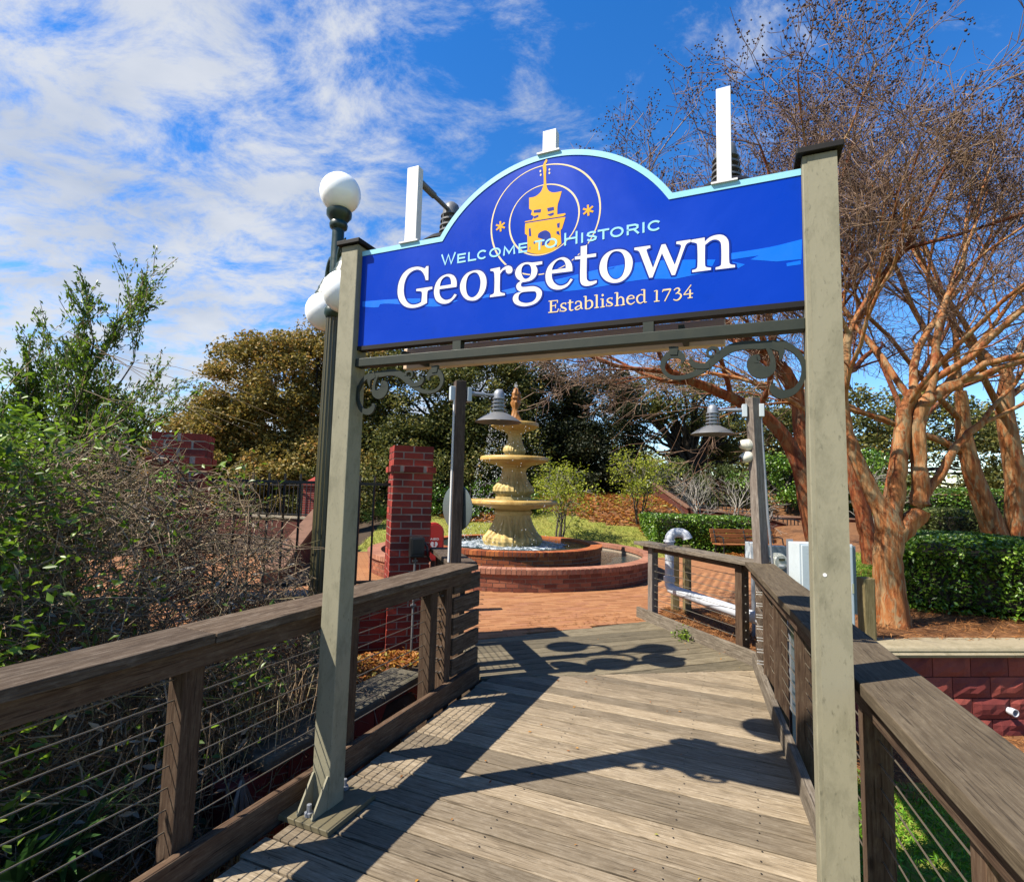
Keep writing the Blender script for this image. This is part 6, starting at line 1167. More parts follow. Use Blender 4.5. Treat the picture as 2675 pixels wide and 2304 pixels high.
def brick_wall(parent, p0, u, length, z0, z1, thick=0.2, half_start=False, face=-1, mortar='mortar', skip=None):
    """running bond on the face that looks along face*n; u runs along the wall"""
    u = Vector(u).normalized()
    n = V(0, 0, 1).cross(u)
    rot = basis_quat(u, n, V(0, 0, 1))
    core = MB().box(Vector(p0) + u * (length / 2) + V(0, 0, (z0 + z1) / 2), u * (length / 2 - 0.004), n * (thick / 2 - 0.008), V(0, 0, (z1 - z0) / 2))
    core.build('core', mortar, parent)
    nc = int(round((z1 - z0) / CP))
    for c in range(nc):
        z = z0 + (c + 0.5) * CP
        x = 0.0
        first = (c % 2 == 0) == half_start
        while x < length - 0.05:
            l = 0.0975 if (x == 0 and first) or length - x < 0.15 else 0.203
            p = Vector(p0) + u * (x + l / 2 - 0.003) + n * (face * (thick / 2 - 0.046)) + V(0, 0, z)
            if skip is None or not skip(p):
                place('brick', (random.choice(BRK) if l > 0.15 else random.choice(HALF)), p, parent, rot)
            x += l


def brick_pier(parent, c, size, z0, ncourse, u, cap=True):
    """bricks round a mortar core, four faces in running bond; a corbelled course near the top"""
    u = Vector(u).normalized()
    n = V(0, 0, 1).cross(u)
    rot = [basis_quat(u, n, V(0, 0, 1)), basis_quat(n, -u, V(0, 0, 1))]
    H = ncourse * CP
    h = size / 2
    MB().box(Vector(c) + V(0, 0, z0 + H / 2), u * (h - 0.0065), n * (h - 0.0065), V(0, 0, H / 2 - 0.006)).build('core', 'mortar', parent)
    nb = int(round((size - 0.1) / 0.1))
    for k in range(ncourse):
        z = z0 + (k + 0.5) * CP
        grow = 0.0
        if cap and k == ncourse - 4:
            grow = 0.028
        hh = h + grow
        for side in range(4):
            a = (u, n, -u, -n)[side]
            f = (-n, u, n, -u)[side]
            over = side % 2 == k % 2           # this face runs through to its corners in this course
            start = -hh if over else -hh + 0.0965
            end = -start
            x = start
            pitch = (end - start) / 2 if over else end - start
            while x < end - 0.02:
                l = pitch
                if True:
                    me = random.choice(BRK)
                    e_ = 0.0 if not over else (-(l - 0.194) / 2 if x == start else (l - 0.194) / 2)
                    p = Vector(c) + a * (x + l / 2 + e_) + f * (hh - 0.0465) + V(0, 0, z)
                    place('brick', me, p, parent, rot[side % 2])
                x += l
    if cap:
        MB().box(Vector(c) + V(0, 0, z0 + (ncourse - 3.5) * CP), u * (h + 0.014), n * (h + 0.014), V(0, 0, CP / 2 - 0.008)).build('corbel_core', 'mortar', parent)


pier = thing('brick_pier', V(-1.07, 5.62, 0), 'red brick gate pier with a black box and grey conduit on its front', 'brick pier')
brick_pier(pier, V(-1.07, 5.66, 0), 0.405, -0.02, 29, EX)
# the grey conduit and black junction box fixed to it belong to the pier
_fd = -NX
_pf = V(-1.07, 5.66, 0) + _fd * 0.203
mb = MB()
mb.tube([_pf + EX * 0.05 + _fd * 0.02 + V(0, 0, -0.02), _pf + EX * 0.045 + _fd * 0.05 + V(0, 0, 0.12), _pf + EX * 0.05 + _fd * 0.02 + V(0, 0, 0.25), _pf + EX * 0.05 + _fd * 0.02 + V(0, 0, 0.92)], 0.012, 8)
for z in (0.42, 0.72, 0.86):
    mb.box(_pf + EX * 0.05 + _fd * 0.018 + V(0, 0, z), EX * 0.026, _fd * 0.018, V(0, 0, 0.008))
mb.build('conduit', 'grey_metal', pier, smooth=True)
mb = MB().box(_pf + EX * 0.055 + _fd * 0.055 + V(0, 0, 1.0), EX * 0.072, _fd * 0.052, V(0, 0, 0.10))
o = mb.build('junction_box', 'black_plastic', pier, bevel=0.012)
mb = MB().box(_pf + EX * 0.055 + _fd * 0.112 + V(0, 0, 1.01), EX * 0.055, _fd * 0.006, V(0, 0, 0.075))
mb.build('lid', 'black_plastic', o, bevel=0.004)
mb = MB().tube([_pf + EX * 0.12 + _fd * 0.05 + V(0, 0, 1.06), _pf + EX * 0.16 + _fd * 0.07 + V(0, 0, 1.0), _pf + EX * 0.165 + _fd * 0.07 + V(0, 0, 0.92), _pf + EX * 0.20 + _fd * 0.06 + V(0, 0, 0.86)], 0.011, 8)
mb.build('cable_hook', 'black_plastic', o, smooth=True)

pier2 = thing('brick_pier', V(-3.08, 4.86, 0), 'red brick pier half hidden behind the tangled vines', 'brick pier')
brick_pier(pier2, V(-3.02, 4.90, 0), 0.42, 0.55, 21, EX)

# low brick wall with a stone ledge between the two piers
lw = thing('low_brick_wall', V(-2.0, 5.25, -0.8), 'low red brick wall with stone ledge under the iron fence beside the gate pier', 'wall')
w0 = V(-3.02, 4.95, 0) + EX * 0.2
wl = (V(-1.07, 5.66, 0) - w0).dot(EX) - 0.2
brick_wall(lw, w0, EX, wl, -0.50, 0.485, 0.2, skip=lambda p: False)
MB().box(w0 + EX * (wl / 2) + V(0, 0, 0.52), EX * (wl / 2), NX * 0.14, V(0, 0, 0.034)).build('stone_ledge', 'cast_stone', lw, bevel=0.01)

lw2 = thing('low_brick_wall', V(-4.8, 4.3, -0.8), 'low brick wall running left from the vine-covered pier', 'wall')
_c2 = V(-3.02, 4.95, 0) - EX * 2.2
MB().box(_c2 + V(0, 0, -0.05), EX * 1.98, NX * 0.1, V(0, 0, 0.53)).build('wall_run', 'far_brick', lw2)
MB().box(_c2 + V(0, 0, 0.52), EX * 1.98, NX * 0.14, V(0, 0, 0.034)).build('stone_ledge', 'cast_stone', lw2, bevel=0.01)
# iron fence on the ledge
fen = thing('iron_fence', w0 + EX * (wl / 2) + V(0, 0, 0.55), 'black iron picket fence standing on the ledge between the brick piers', 'fence')
for z in (0.63, 1.62):
    MB().beam(w0 + V(0, 0, z), w0 + EX * wl + V(0, 0, z), 0.03, 0.03).build('rail', 'black_iron', fen)
x = 0.09
while x < wl - 0.03:
    MB().beam(w0 + EX * x + V(0, 0, 0.554), w0 + EX * x + V(0, 0, 1.70), 0.018, 0.018).build('picket', 'black_iron', fen)
    x += 0.142

# stone-capped planter wall just outside the left railing
pw_ = thing('planter_wall', W(3.0, -2.5, -0.85), 'red block planter wall with a mossy stone coping outside the left railing', 'wall')
for k in range(4):
    z = -0.82 + 0.21 * k
    s_ = 2.3 - (0.2 if k % 2 else 0.0)
    while s_ < 3.84:
        l = min(0.4, 3.86 - s_)
        MB().stbox(s_ + 0.004, s_ + l - 0.004, -2.66, -2.44 + random.uniform(-0.006, 0.006), z + 0.004, z + 0.206).build('block', 'split_block', pw_, bevel=0.006)
        s_ += l
for k in range(3):
    MB().stbox(2.28 + 0.53 * k + 0.003, 2.28 + 0.53 * (k + 1) - 0.003, -2.71, -2.385, 0.024, 0.10).build('coping_stone', 'dark_concrete', pw_, bevel=0.02)

# ---------------------------------------------------------------- red block retaining wall on the right
rw = thing('retaining_wall', V(4.6, 5.4, -0.66), 'red split-face block retaining wall with a pale concrete coping beside the boardwalk', 'retaining wall')
R0 = V(2.55, 5.20, 0)
RU = V(1, 0.082, 0).normalized()
RN = V(-RU.y, RU.x, 0)
RLEN = 6.6
RZ1 = 0.09


def rough_block(l, h, d):
    """a block whose front face is broken rough"""
    nx_, nz_ = 5, 4
    vs, fs = [], []
    for j in range(nz_ + 1):
        for i in range(nx_ + 1):
            edge = i in (0, nx_) or j in (0, nz_)
            y = -d / 2 + (0.012 if edge else random.uniform(-0.016, 0.006))
            vs.append((-l / 2 + l * i / nx_, y, -h / 2 + h * j / nz_))
    for j in range(nz_):
        for i in range(nx_):
            a = j * (nx_ + 1) + i
            fs.append((a, a + 1, a + nx_ + 2, a + nx_ + 1))
    b = len(vs)
    vs += [(-l / 2, d / 2, -h / 2), (l / 2, d / 2, -h / 2), (l / 2, d / 2, h / 2), (-l / 2, d / 2, h / 2)]
    c00, c10, c11, c01 = 0, nx_, (nz_ + 1) * (nx_ + 1) - 1, nz_ * (nx_ + 1)
    fs += [(c00, b, b + 1, c10), (c10, b + 1, b + 2, c11), (c11, b + 2, b + 3, c01), (c01, b + 3, b, c00)]
    me = bpy.data.meshes.new('block')
    me.from_pydata(vs, [], fs)
    me.materials.append(M['split_block'])
    return me


RB = [rough_block(0.392, 0.192, 0.25) for _ in range(6)]
rotr = basis_quat(RU, RN, V(0, 0, 1))
for k in range(4):
    z = RZ1 - 0.1 - 0.2 * k
    x = -0.2 * (k % 2)
    while x < RLEN:
        place('block', random.choice(RB), R0 + RU * (x + 0.2) + RN * 0.13 + V(0, 0, z), rw, rotr)
        x += 0.4
MB().box(R0 + RU * (RLEN / 2) + RN * 0.16 + V(0, 0, -0.31), RU * (RLEN / 2), RN * 0.085, V(0, 0, 0.38)).build('core', 'soil', rw)
x = 0.0
while x < RLEN:
    l = 1.2
    c = R0 + RU * (x + l / 2) + RN * 0.12
    prof = [(-0.175, RZ1 + 0.004), (-0.185, RZ1 + 0.03), (-0.16, RZ1 + 0.045), (-0.165, RZ1 + 0.062), (-0.15, RZ1 + 0.085), (-0.12, RZ1 + 0.098), (0.175, RZ1 + 0.098), (0.175, RZ1 + 0.004)]
    MB().prism(prof, (c, RN, V(0, 0, 1), RU), -l / 2 + 0.002, l / 2 - 0.002).build('coping_stone', 'cap_concrete', rw)
    x += l
MB().lathe([(0.032, 0), (0.036, 0.0), (0.036, 0.05), (0.03, 0.05), (0.03, -0.05)], R0 + RU * 2.36 + RN * -0.02 + V(0, 0, -0.42), 16, axis=-RN).build('drain_pipe', 'pvc', rw, smooth=True)


# ---------------------------------------------------------------- cable railings
def cable(mb_pts, parent):
    mb = MB()
    mb.tube(mb_pts, 0.0032, 6, cap=False)
    return mb.build('cable', 'steel_cable', parent, smooth=True, fix=False)


RAILZ = 0.972
railL = thing('cable_railing', W(1.5, -2.1, -0.05), 'dark weathered timber railing with steel cables on the ditch side, left of the sign', 'railing')
lumber('top_rail', W(-1.6, -2.14, RAILZ - 0.021), W(1.62, -2.14, RAILZ - 0.021), 0.245, 0.042, 'rail_wood', railL, warp=0.002)
lumber('top_rail', W(1.626, -2.14, RAILZ - 0.021), W(4.05, -2.14, RAILZ - 0.022), 0.245, 0.042, 'rail_wood', railL, warp=0.002)
lumber('sub_rail', W(-1.6, -2.075, 0.882), W(4.0, -2.075, 0.882), 0.04, 0.09, 'post_wood', railL)
lumber('kick_board', W(-1.6, -2.075, 0.048), W(2.3, -2.075, 0.048), 0.045, 0.15, 'post_wood', railL, warp=0.002)
lumber('kick_board', W(2.305, -2.075, 0.048), W(4.2, -2.075, 0.048), 0.045, 0.15, 'post_wood', railL, warp=0.002)
for s_ in (-1.4, -0.4, 0.6, 1.6, 2.6, 3.5, 3.72):
    lumber('post', W(s_, -2.145, -0.95), W(s_, -2.145, 0.928), 0.092, 0.092, 'post_wood', railL, warp=0.001)
for i in range(8):
    z = 0.195 + 0.085 * i
    cable([W(-1.6, -2.15, z), W(0.1, -2.15, z - 0.004), W(1.6, -2.15, z), W(2.6, -2.15, z), W(3.72, -2.15, z)], railL)
for i in range(7):
    z = 0.2 + 0.095 * i
    for dt in (-0.012, 0.02):
        MB().lathe([(0.006, -0.02), (0.006, 0.02), (0.004, 0.024)], W(3.665, -2.15 + dt, z), 8, axis=AX).build('fitting', 'steel', railL)
for i in range(5):
    lumber('slat', W(3.80, -2.115, 0.19 + 0.158 * i), W(4.22, -2.10, 0.19 + 0.158 * i), 0.03, 0.128, 'rail_wood', railL)
lumber('post', W(4.02, -2.19, -0.4), W(4.02, -2.19, 0.928), 0.09, 0.09, 'post_wood', railL)
# the return that follows the walk as it turns
r0, r1 = W(4.10, -2.19), W(5.02, -2.97)
lumber('top_rail', r0 + V(0, 0, RAILZ - 0.024), r1 + V(0, 0, RAILZ - 0.024), 0.245, 0.04, 'rail_wood', railL, warp=0.002)
lumber('kick_board', r0 + V(0, 0, 0.05) + EX * 0.05, r1 + V(0, 0, 0.05) + EX * 0.05, 0.04, 0.145, 'post_wood', railL)
for u in (0.12, 0.95):
    p = r0.lerp(r1, u)
    lumber('post', p + V(0, 0, -0.4), p + V(0, 0, 0.926), 0.09, 0.09, 'post_wood', railL, up=NX)
for i in range(8):
    z = 0.195 + 0.085 * i
    cable([r0.lerp(r1, 0.1) + V(0, 0, z), r0.lerp(r1, 0.95) + V(0, 0, z)], railL)

railR = thing('cable_railing', W(3.0, 0.45, -0.05), 'brown timber railing with steel cables on the planter side, behind the right sign post', 'railing')


def tR(s_):
    return 0.545 - 0.098 * (s_ - 1.6)


lumber('top_rail', W(-0.9, tR(-0.9), RAILZ - 0.021), W(3.15, tR(3.15), RAILZ - 0.021), 0.245, 0.042, 'brown_rail_wood', railR, warp=0.002)
lumber('top_rail', W(3.156, tR(3.156), RAILZ - 0.021), W(5.62, tR(5.62), RAILZ - 0.021), 0.245, 0.042, 'brown_rail_wood', railR, warp=0.002)
lumber('sub_rail', W(-0.9, tR(-0.9) - 0.06, 0.882), W(5.6, tR(5.6) - 0.06, 0.882), 0.04, 0.09, 'post_wood', railR)
lumber('kick_board', W(-0.9, tR(-0.9) - 0.085, 0.048), W(2.9, tR(2.9) - 0.085, 0.048), 0.045, 0.15, 'grey_rail_wood', railR, warp=0.002)
lumber('kick_board', W(2.905, tR(2.9) - 0.085, 0.048), W(5.72, tR(5.72) - 0.045, 0.048), 0.045, 0.15, 'grey_rail_wood', railR, warp=0.002)
for s_ in (-0.05, 0.8, 1.65, 2.5, 3.75, 4.55, 5.1):
    lumber('post', W(s_, tR(s_) + 0.0, -0.75), W(s_, tR(s_) + 0.0, 0.928), 0.092, 0.092, 'post_wood', railR, warp=0.001)
for i in range(8):
    z = 0.195 + 0.085 * i
    cable([W(-0.9, tR(-0.9), z), W(1.65, tR(1.65), z), W(3.75, tR(3.75), z - 0.003), W(5.1, tR(5.1), z)], railR)
for i in range(7):
    z = 0.2 + 0.095 * i
    for ds in (-0.015, 0.02):
        MB().lathe([(0.006, -0.03), (0.006, 0.03), (0.004, 0.034)], W(5.1 + ds, tR(5.1) - 0.06, z + ds * 0.4), 8, axis=-BX).build('fitting', 'steel', railR)
for i in range(5):
    lumber('slat', W(5.22, tR(5.22) - 0.03, 0.19 + 0.158 * i), W(5.60, tR(5.60) - 0.03, 0.19 + 0.158 * i), 0.03, 0.105, 'rail_wood', railR)
q0, q1 = W(5.70, 0.17), W(7.16, -1.17)
qd = (q1 - q0).normalized()
lumber('top_rail', q0 + V(0, 0, RAILZ - 0.024), q1 + qd * 0.06 + V(0, 0, RAILZ - 0.024), 0.245, 0.042, 'grey_rail_wood', railR, warp=0.002)
lumber('sub_rail', q0 + V(0, 0, 0.895), q1 + V(0, 0, 0.895), 0.04, 0.07, 'post_wood', railR)
lumber('kick_board', q0 + V(0, 0, 0.055) - EX * 0.055 - qd * 0.1, q1 + qd * 0.06 + V(0, 0, 0.055) - EX * 0.055, 0.042, 0.15, 'grey_rail_wood', railR, warp=0.002)
for u in (0.13, 0.90):
    p = q0.lerp(q1, u)
    lumber('post', p + V(0, 0, -0.3), p + V(0, 0, 0.926), 0.092, 0.092, 'post_wood' if u < 0.5 else 'pole_wood', railR, up=qd, warp=0.001)
for i in range(8):
    z = 0.195 + 0.085 * i
    cable([q0.lerp(q1, 0.13) + V(0, 0, z), q0.lerp(q1, 0.90) + V(0, 0, z)], railR)
    for q in (0.13, 0.90):
        MB().lathe([(0.008, -0.06), (0.008, 0.06)], q0.lerp(q1, q) + V(0, 0, z), 6, axis=qd).build('fitting', 'steel', railR)
# ---------------------------------------------------------------- welcome sign
sign = thing('welcome_sign', W(2.235, -0.81, 0), 'blue arched welcome sign with white lettering on two olive posts over the boardwalk', 'sign')
SF = 2.218                                   # front plane of the sign (s)


def sp(t, z, off=0.0):
    """a point on the sign's face; off is millimetres towards the viewer"""
    return W(SF - off * 0.001, t, z)


SFR = (W(SF, 0, 0), BX, V(0, 0, 1), -AX)     # u = t, v = z, w towards the viewer

for (t0, t1) in ((-1.972, -1.862), (0.229, 0.344)):
    po = MB().stbox(2.18, 2.29, t0, t1, 0.024, 2.885).build('post', 'olive_paint', sign, bevel=0.004)
    MB().stbox(2.160, 2.31, t0 - 0.02, t1 + 0.02, 2.887, 2.911).build('post_cap', 'cap_paint', po, bevel=0.003)
    cx = (t0 + t1) / 2
    bp = MB().stbox(2.055, 2.40, cx - 0.17, cx + 0.17, 0.002, 0.027).build('base_plate', 'plate_paint', po, bevel=0.003)
    for dt in (-0.045, 0.045):
        s0 = 2.179
        MB().prism([(s0, 0.028), (s0 - 0.10, 0.028), (s0 - 0.10, 0.036), (s0 - 0.006, 0.185), (s0, 0.185)], (W(0, cx + dt, 0), AX, V(0, 0, 1), BX), -0.005, 0.005).build('gusset', 'olive_paint', po)
    for sd, td in ((-1, 0.0), (1, 0.0)):
        c = W(2.235 + sd * 0.125, cx + td, 0.028)
        MB().lathe([(0.0, 0.0), (0.022, 0.0), (0.022, 0.016), (0.012, 0.018), (0.012, 0.05), (0.0, 0.052)], c, 6).build('anchor_bolt', 'galvanised', po)
MB().stbox(2.1775, 2.1797, 0.2465, 0.3435, 0.03, 2.88).build('cover_strip', 'olive_paint', sign)
# a small tag on the right post
MB().lathe([(0.0, 0.001), (0.0065, 0.001), (0.0065, 0.0)], W(2.1772, 0.266, 1.33), 14, axis=-AX).build('button', 'print_white', sign)

# --- panel
TC, HALFW, ZB, ZS, ZT = -0.8125, 0.5635, 2.335, 2.857, 3.168
sag = ZT - ZS
RAD = (HALFW ** 2 + sag ** 2) / (2 * sag)
a_max = math.asin(HALFW / RAD)
top = [(-1.86, ZS), (TC - HALFW, ZS)]
for i in range(1, 40):
    aa = -a_max + 2 * a_max * i / 40
    top.append((TC + RAD * math.sin(aa), ZT - RAD + RAD * math.cos(aa)))
top += [(TC + HALFW, ZS), (0.228, ZS)]
outline = [(-1.86, ZB), (0.228, ZB)] + top[::-1]
panel = MB().prism(outline, SFR, -0.035, 0.0).build('sign_panel', 'sign_blue', sign)
MB().stbox(2.212, 2.262, -1.86, 0.228, 2.312, 2.334).build('bottom_channel', 'cap_paint', sign)


def offset_line(pts, d):
    out = []
    for i, p in enumerate(pts):
        a = pts[max(i - 1, 0)]
        b = pts[min(i + 1, len(pts) - 1)]
        t1 = Vector((p[0] - a[0], p[1] - a[1])) if i > 0 else Vector((b[0] - p[0], b[1] - p[1]))
        t2 = Vector((b[0] - p[0], b[1] - p[1])) if i < len(pts) - 1 else t1
        t1.normalize()
        t2.normalize()
        n1 = Vector((t1.y, -t1.x))
        n2 = Vector((t2.y, -t2.x))
        n = (n1 + n2)
        n = n / max(n.dot(n1), 0.3)
        out.append((p[0] + n.x * d, p[1] + n.y * d))
    return out


inner = offset_line(top, 0.026)
mb = MB()
for i in range(len(top) - 1):
    mb.prism([inner[i], inner[i + 1], top[i + 1], top[i]], SFR, -0.036, 0.003)
mb.build('edge_trim', 'print_cyan', panel)


def flat(polys, off, mat, name, parent):
    """outline with holes laid on the face as a thin printed sheet"""
    allp = [p for q in polys for p in q]
    tris = tessellate_polygon([[Vector((p[0], p[1], 0)) for p in q] for q in polys])
    mb = MB().add([sp(p[0], p[1], off) for p in allp], [tuple(t) for t in tris])
    return mb.build(name, mat, parent)


def strip(mb, Lp, Rp, off):
    n = len(Lp)
    mb.add([sp(p[0], p[1], off) for p in Lp] + [sp(p[0], p[1], off) for p in Rp], [(i, i + 1, n + i + 1, n + i) for i in range(n - 1)])


def grow(poly, d):
    n = len(poly)
    area = sum(poly[i][0] * poly[(i + 1) % n][1] - poly[(i + 1) % n][0] * poly[i][1] for i in range(n))
    sg = 1 if area > 0 else -1
    out = []
    for i in range(n):
        a, p, b = poly[i - 1], poly[i], poly[(i + 1) % n]
        t1 = Vector((p[0] - a[0], p[1] - a[1]))
        t2 = Vector((b[0] - p[0], b[1] - p[1]))
        if t1.length < 1e-6 or t2.length < 1e-6:
            out.append(p)
            continue
        t1.normalize()
        t2.normalize()
        nn = Vector((t1.y, -t1.x)) + Vector((t2.y, -t2.x))
        if nn.length < 1e-3:
            nn = Vector((t1.y, -t1.x))
        nn.normalize()
        out.append((p[0] + nn.x * d * sg, p[1] + nn.y * d * sg))
    return out


for w_ in WAVES:
    flat([w_], 0.6, 'print_sky', 'wave', panel)
# emblem
mb = MB()


def ring(mb, c, r, wid, off, n=72, wob=0.0):
    for i in range(n):
        q = []
        for k in (i, i + 1):
            a = 2 * PI * k / n
            rr = r + wob * math.sin(3 * a + 1.0)
            ww = wid * (1 + 0.35 * math.sin(2 * a + 0.6))
            for d in (-ww / 2, ww / 2):
                q.append(sp(c[0] + (rr + d) * math.cos(a), c[1] + (rr + d) * math.sin(a) * 0.985, off))
        mb.add(q, [(0, 1, 3, 2)])


ring(mb, (-0.826, 2.850), 0.267, 0.0062, 0.9, wob=0.002)
mb.build('emblem_ring', 'print_cream', panel)
mb = MB()
ring(mb, (-0.826, 2.848), 0.171, 0.0060, 0.9, wob=0.0015)
mb.build('emblem_ring', 'print_cream', panel)
for tw in TOWER:
    flat([tw], 1.2, 'print_gold', 'emblem_tower', panel)
for h_ in THOLES:
    flat([h_], 1.5, 'print_navy', 'emblem_window', panel)
mb = MB()
for d in DOTS:
    mb.add([sp(d[0] + 0.0042 * math.cos(a), d[1] + 0.006 * math.sin(a), 1.2) for a in [2 * PI * i / 10 for i in range(10)]], [tuple(range(10))])
mb.build('emblem_dot', 'print_cream', panel)
for cx, cz in ((-1.043, 2.853), (-0.612, 2.851)):
    mb = MB()
    for k in range(3):
        a = R(90 + 60 * k + 4)
        d = (math.cos(a), math.sin(a))
        e = (-d[1], d[0])
        mb.add([sp(cx + d[0] * x + e[0] * y, cz + d[1] * x + e[1] * y, 1.1 + 0.1 * k) for x, y in ((-0.026, -0.0045), (0.026, -0.0045), (0.026, 0.0045), (-0.026, 0.0045))], [(0, 1, 2, 3)])
    mb.build('emblem_star', 'print_gold', panel)
for g_ in GLY:
    flat([grow(g_[0], 0.0075)] + [grow(h, -0.004) for h in g_[1:]], 1.8, 'print_navy', 'letter_outline', panel)
for g_ in GLY:
    flat(g_, 2.3, 'print_white', 'letter', panel)
for e_ in EST:
    mb = MB()
    for k, (l_, r_) in enumerate(e_):
        strip(mb, l_, r_, 1.2 + 0.12 * k)
    mb.build('small_letter', 'print_cream', panel)

# sans capitals drawn as strokes in a unit box
SANS = {
    'W': [[(0, 1), (0.27, 0), (0.5, 0.95), (0.73, 0), (1, 1)]],
    'E': [[(1, 0), (0, 0), (0, 1), (1, 1)], [(0, 0.52), (0.9, 0.52)]],
    'L': [[(0, 1), (0, 0), (1, 0)]],
    'M': [[(0, 0), (0.06, 1), (0.5, 0.12), (0.94, 1), (1, 0)]],
    'T': [[(0, 1), (1, 1)], [(0.5, 1), (0.5, 0)]],
    'H': [[(0, 0), (0, 1)], [(1, 0), (1, 1)], [(0, 0.5), (1, 0.5)]],
    'I': [[(0.5, 0), (0.5, 1)]],
    'R': [[(0, 0), (0, 1), (0.7, 1), (0.95, 0.88), (0.95, 0.62), (0.7, 0.48), (0, 0.48)], [(0.6, 0.48), (1, 0)]],
    'A': [[(0, 0), (0.5, 1), (1, 0)], [(0.18, 0.36), (0.82, 0.36)]],
    'D': [[(0, 0), (0, 1), (0.55, 1), (0.9, 0.8), (1, 0.5), (0.9, 0.2), (0.55, 0), (0, 0)]],
    'O': [[(0.5 + 0.5 * math.cos(2 * PI * i / 20 + PI / 2), 0.5 + 0.5 * math.sin(2 * PI * i / 20 + PI / 2)) for i in range(21)]],
    'C': [[(0.5 + 0.5 * math.cos(R(a)), 0.5 + 0.5 * math.sin(R(a))) for a in range(38, 330, 14)]],
    'S': [[(0.92, 0.84), (0.7, 0.98), (0.4, 1.0), (0.12, 0.9), (0.06, 0.7), (0.25, 0.56), (0.7, 0.46), (0.95, 0.3), (0.9, 0.1), (0.6, 0.0), (0.3, 0.01), (0.04, 0.16)]],
}


def sans(mb, ch, x0, x1, z0, z1, wid, fn, base_off=0.0):
    x0 += wid / 2
    x1 -= wid / 2
    z0 += wid / 2
    z1 -= wid / 2
    for k, stp in enumerate(SANS[ch]):
        P = [Vector((x0 + (x1 - x0) * p[0], z0 + (z1 - z0) * p[1])) for p in stp]
        n = len(P)
        Lf, Rt = [], []
        for i in range(n):
            d1 = (P[i] - P[i - 1]) if i > 0 else (P[1] - P[0])
            d2 = (P[i + 1] - P[i]) if i < n - 1 else d1
            d1 = d1.normalized()
            d2 = d2.normalized()
            n1 = Vector((-d1.y, d1.x))
            n2 = Vector((-d2.y, d2.x))
            m_ = (n1 + n2)
            m_ = m_ / max(m_.dot(n1), 0.45)
            ext = Vector((0, 0))
            if i == 0:
                ext = -d2 * (wid / 2) if ch in 'LEHTIRWMAD' else ext
            if i == n - 1:
                ext = d1 * (wid / 2) if ch in 'LEHTIRWMAD' else ext
            Lf.append(P[i] + m_ * (wid / 2) + ext)
            Rt.append(P[i] - m_ * (wid / 2) + ext)
        off = base_off + 0.13 * k
        mb.add([fn(p.x, p.y, off) for p in Lf] + [fn(p.x, p.y, off) for p in Rt], [(i, i + 1, n + i + 1, n + i) for i in range(n - 1)])


for ch, x0, x1, big in WELC:
    mb = MB()
    if ch == 'I':
        c = (x0 + x1) / 2
        x0, x1 = c - 0.005, c + 0.005
    sans(mb, ch, x0, x1, 2.7035, 2.763 if big else 2.7505, 0.0088, sp, 1.75)
    mb.build('capital_letter', 'print_cyan', panel)

# --- beam, struts, scrolls, tan batten
MB().stbox(2.205, 2.26, -1.862, 0.229, 2.222, 2.266).build('beam', 'green_metal', sign, bevel=0.003)
for t_ in (-1.258, -0.347):
    MB().stbox(2.212, 2.25, t_ - 0.022, t_ + 0.022, 2.267, 2.311).build('strut', 'green_metal', sign)
MB().stbox(2.50, 2.55, -1.765, -0.055, 2.267, 2.386).build('batten', 'tan_paint', sign, bevel=0.004)
for t_ in (-1.60, -0.22):
    MB().stbox(2.262, 2.499, t_ - 0.012, t_ + 0.012, 2.27, 2.30).build('batten_arm', 'green_metal', sign)
SCF = (W(2.232, 0, 0), BX, V(0, 0, 1), AX)
for mir in (False, True):
    mb = MB()
    for k, (l_, r_) in enumerate(SCROLL):
        f = (lambda p: (-1.632 - p[0], p[1])) if mir else (lambda p: tuple(p))
        l2, r2 = [f(p) for p in l_], [f(p) for p in r_]
        h = 0.0065 + 0.0006 * k
        for i in range(len(l2) - 1):
            q = [l2[i], l2[i + 1], r2[i + 1], r2[i]]
            a = [W(2.232 - h, p[0], p[1]) for p in q]
            b = [W(2.232 + h, p[0], p[1]) for p in q]
            fs = [(0, 1, 2, 3), (7, 6, 5, 4), (0, 4, 5, 1), (3, 2, 6, 7)]
            if i == 0:
                fs.append((0, 3, 7, 4))
            if i == len(l2) - 2:
                fs.append((1, 5, 6, 2))
            mb.add(a + b, fs)
    mb.build('scroll_bracket', 'green_metal', sign, fix=False)


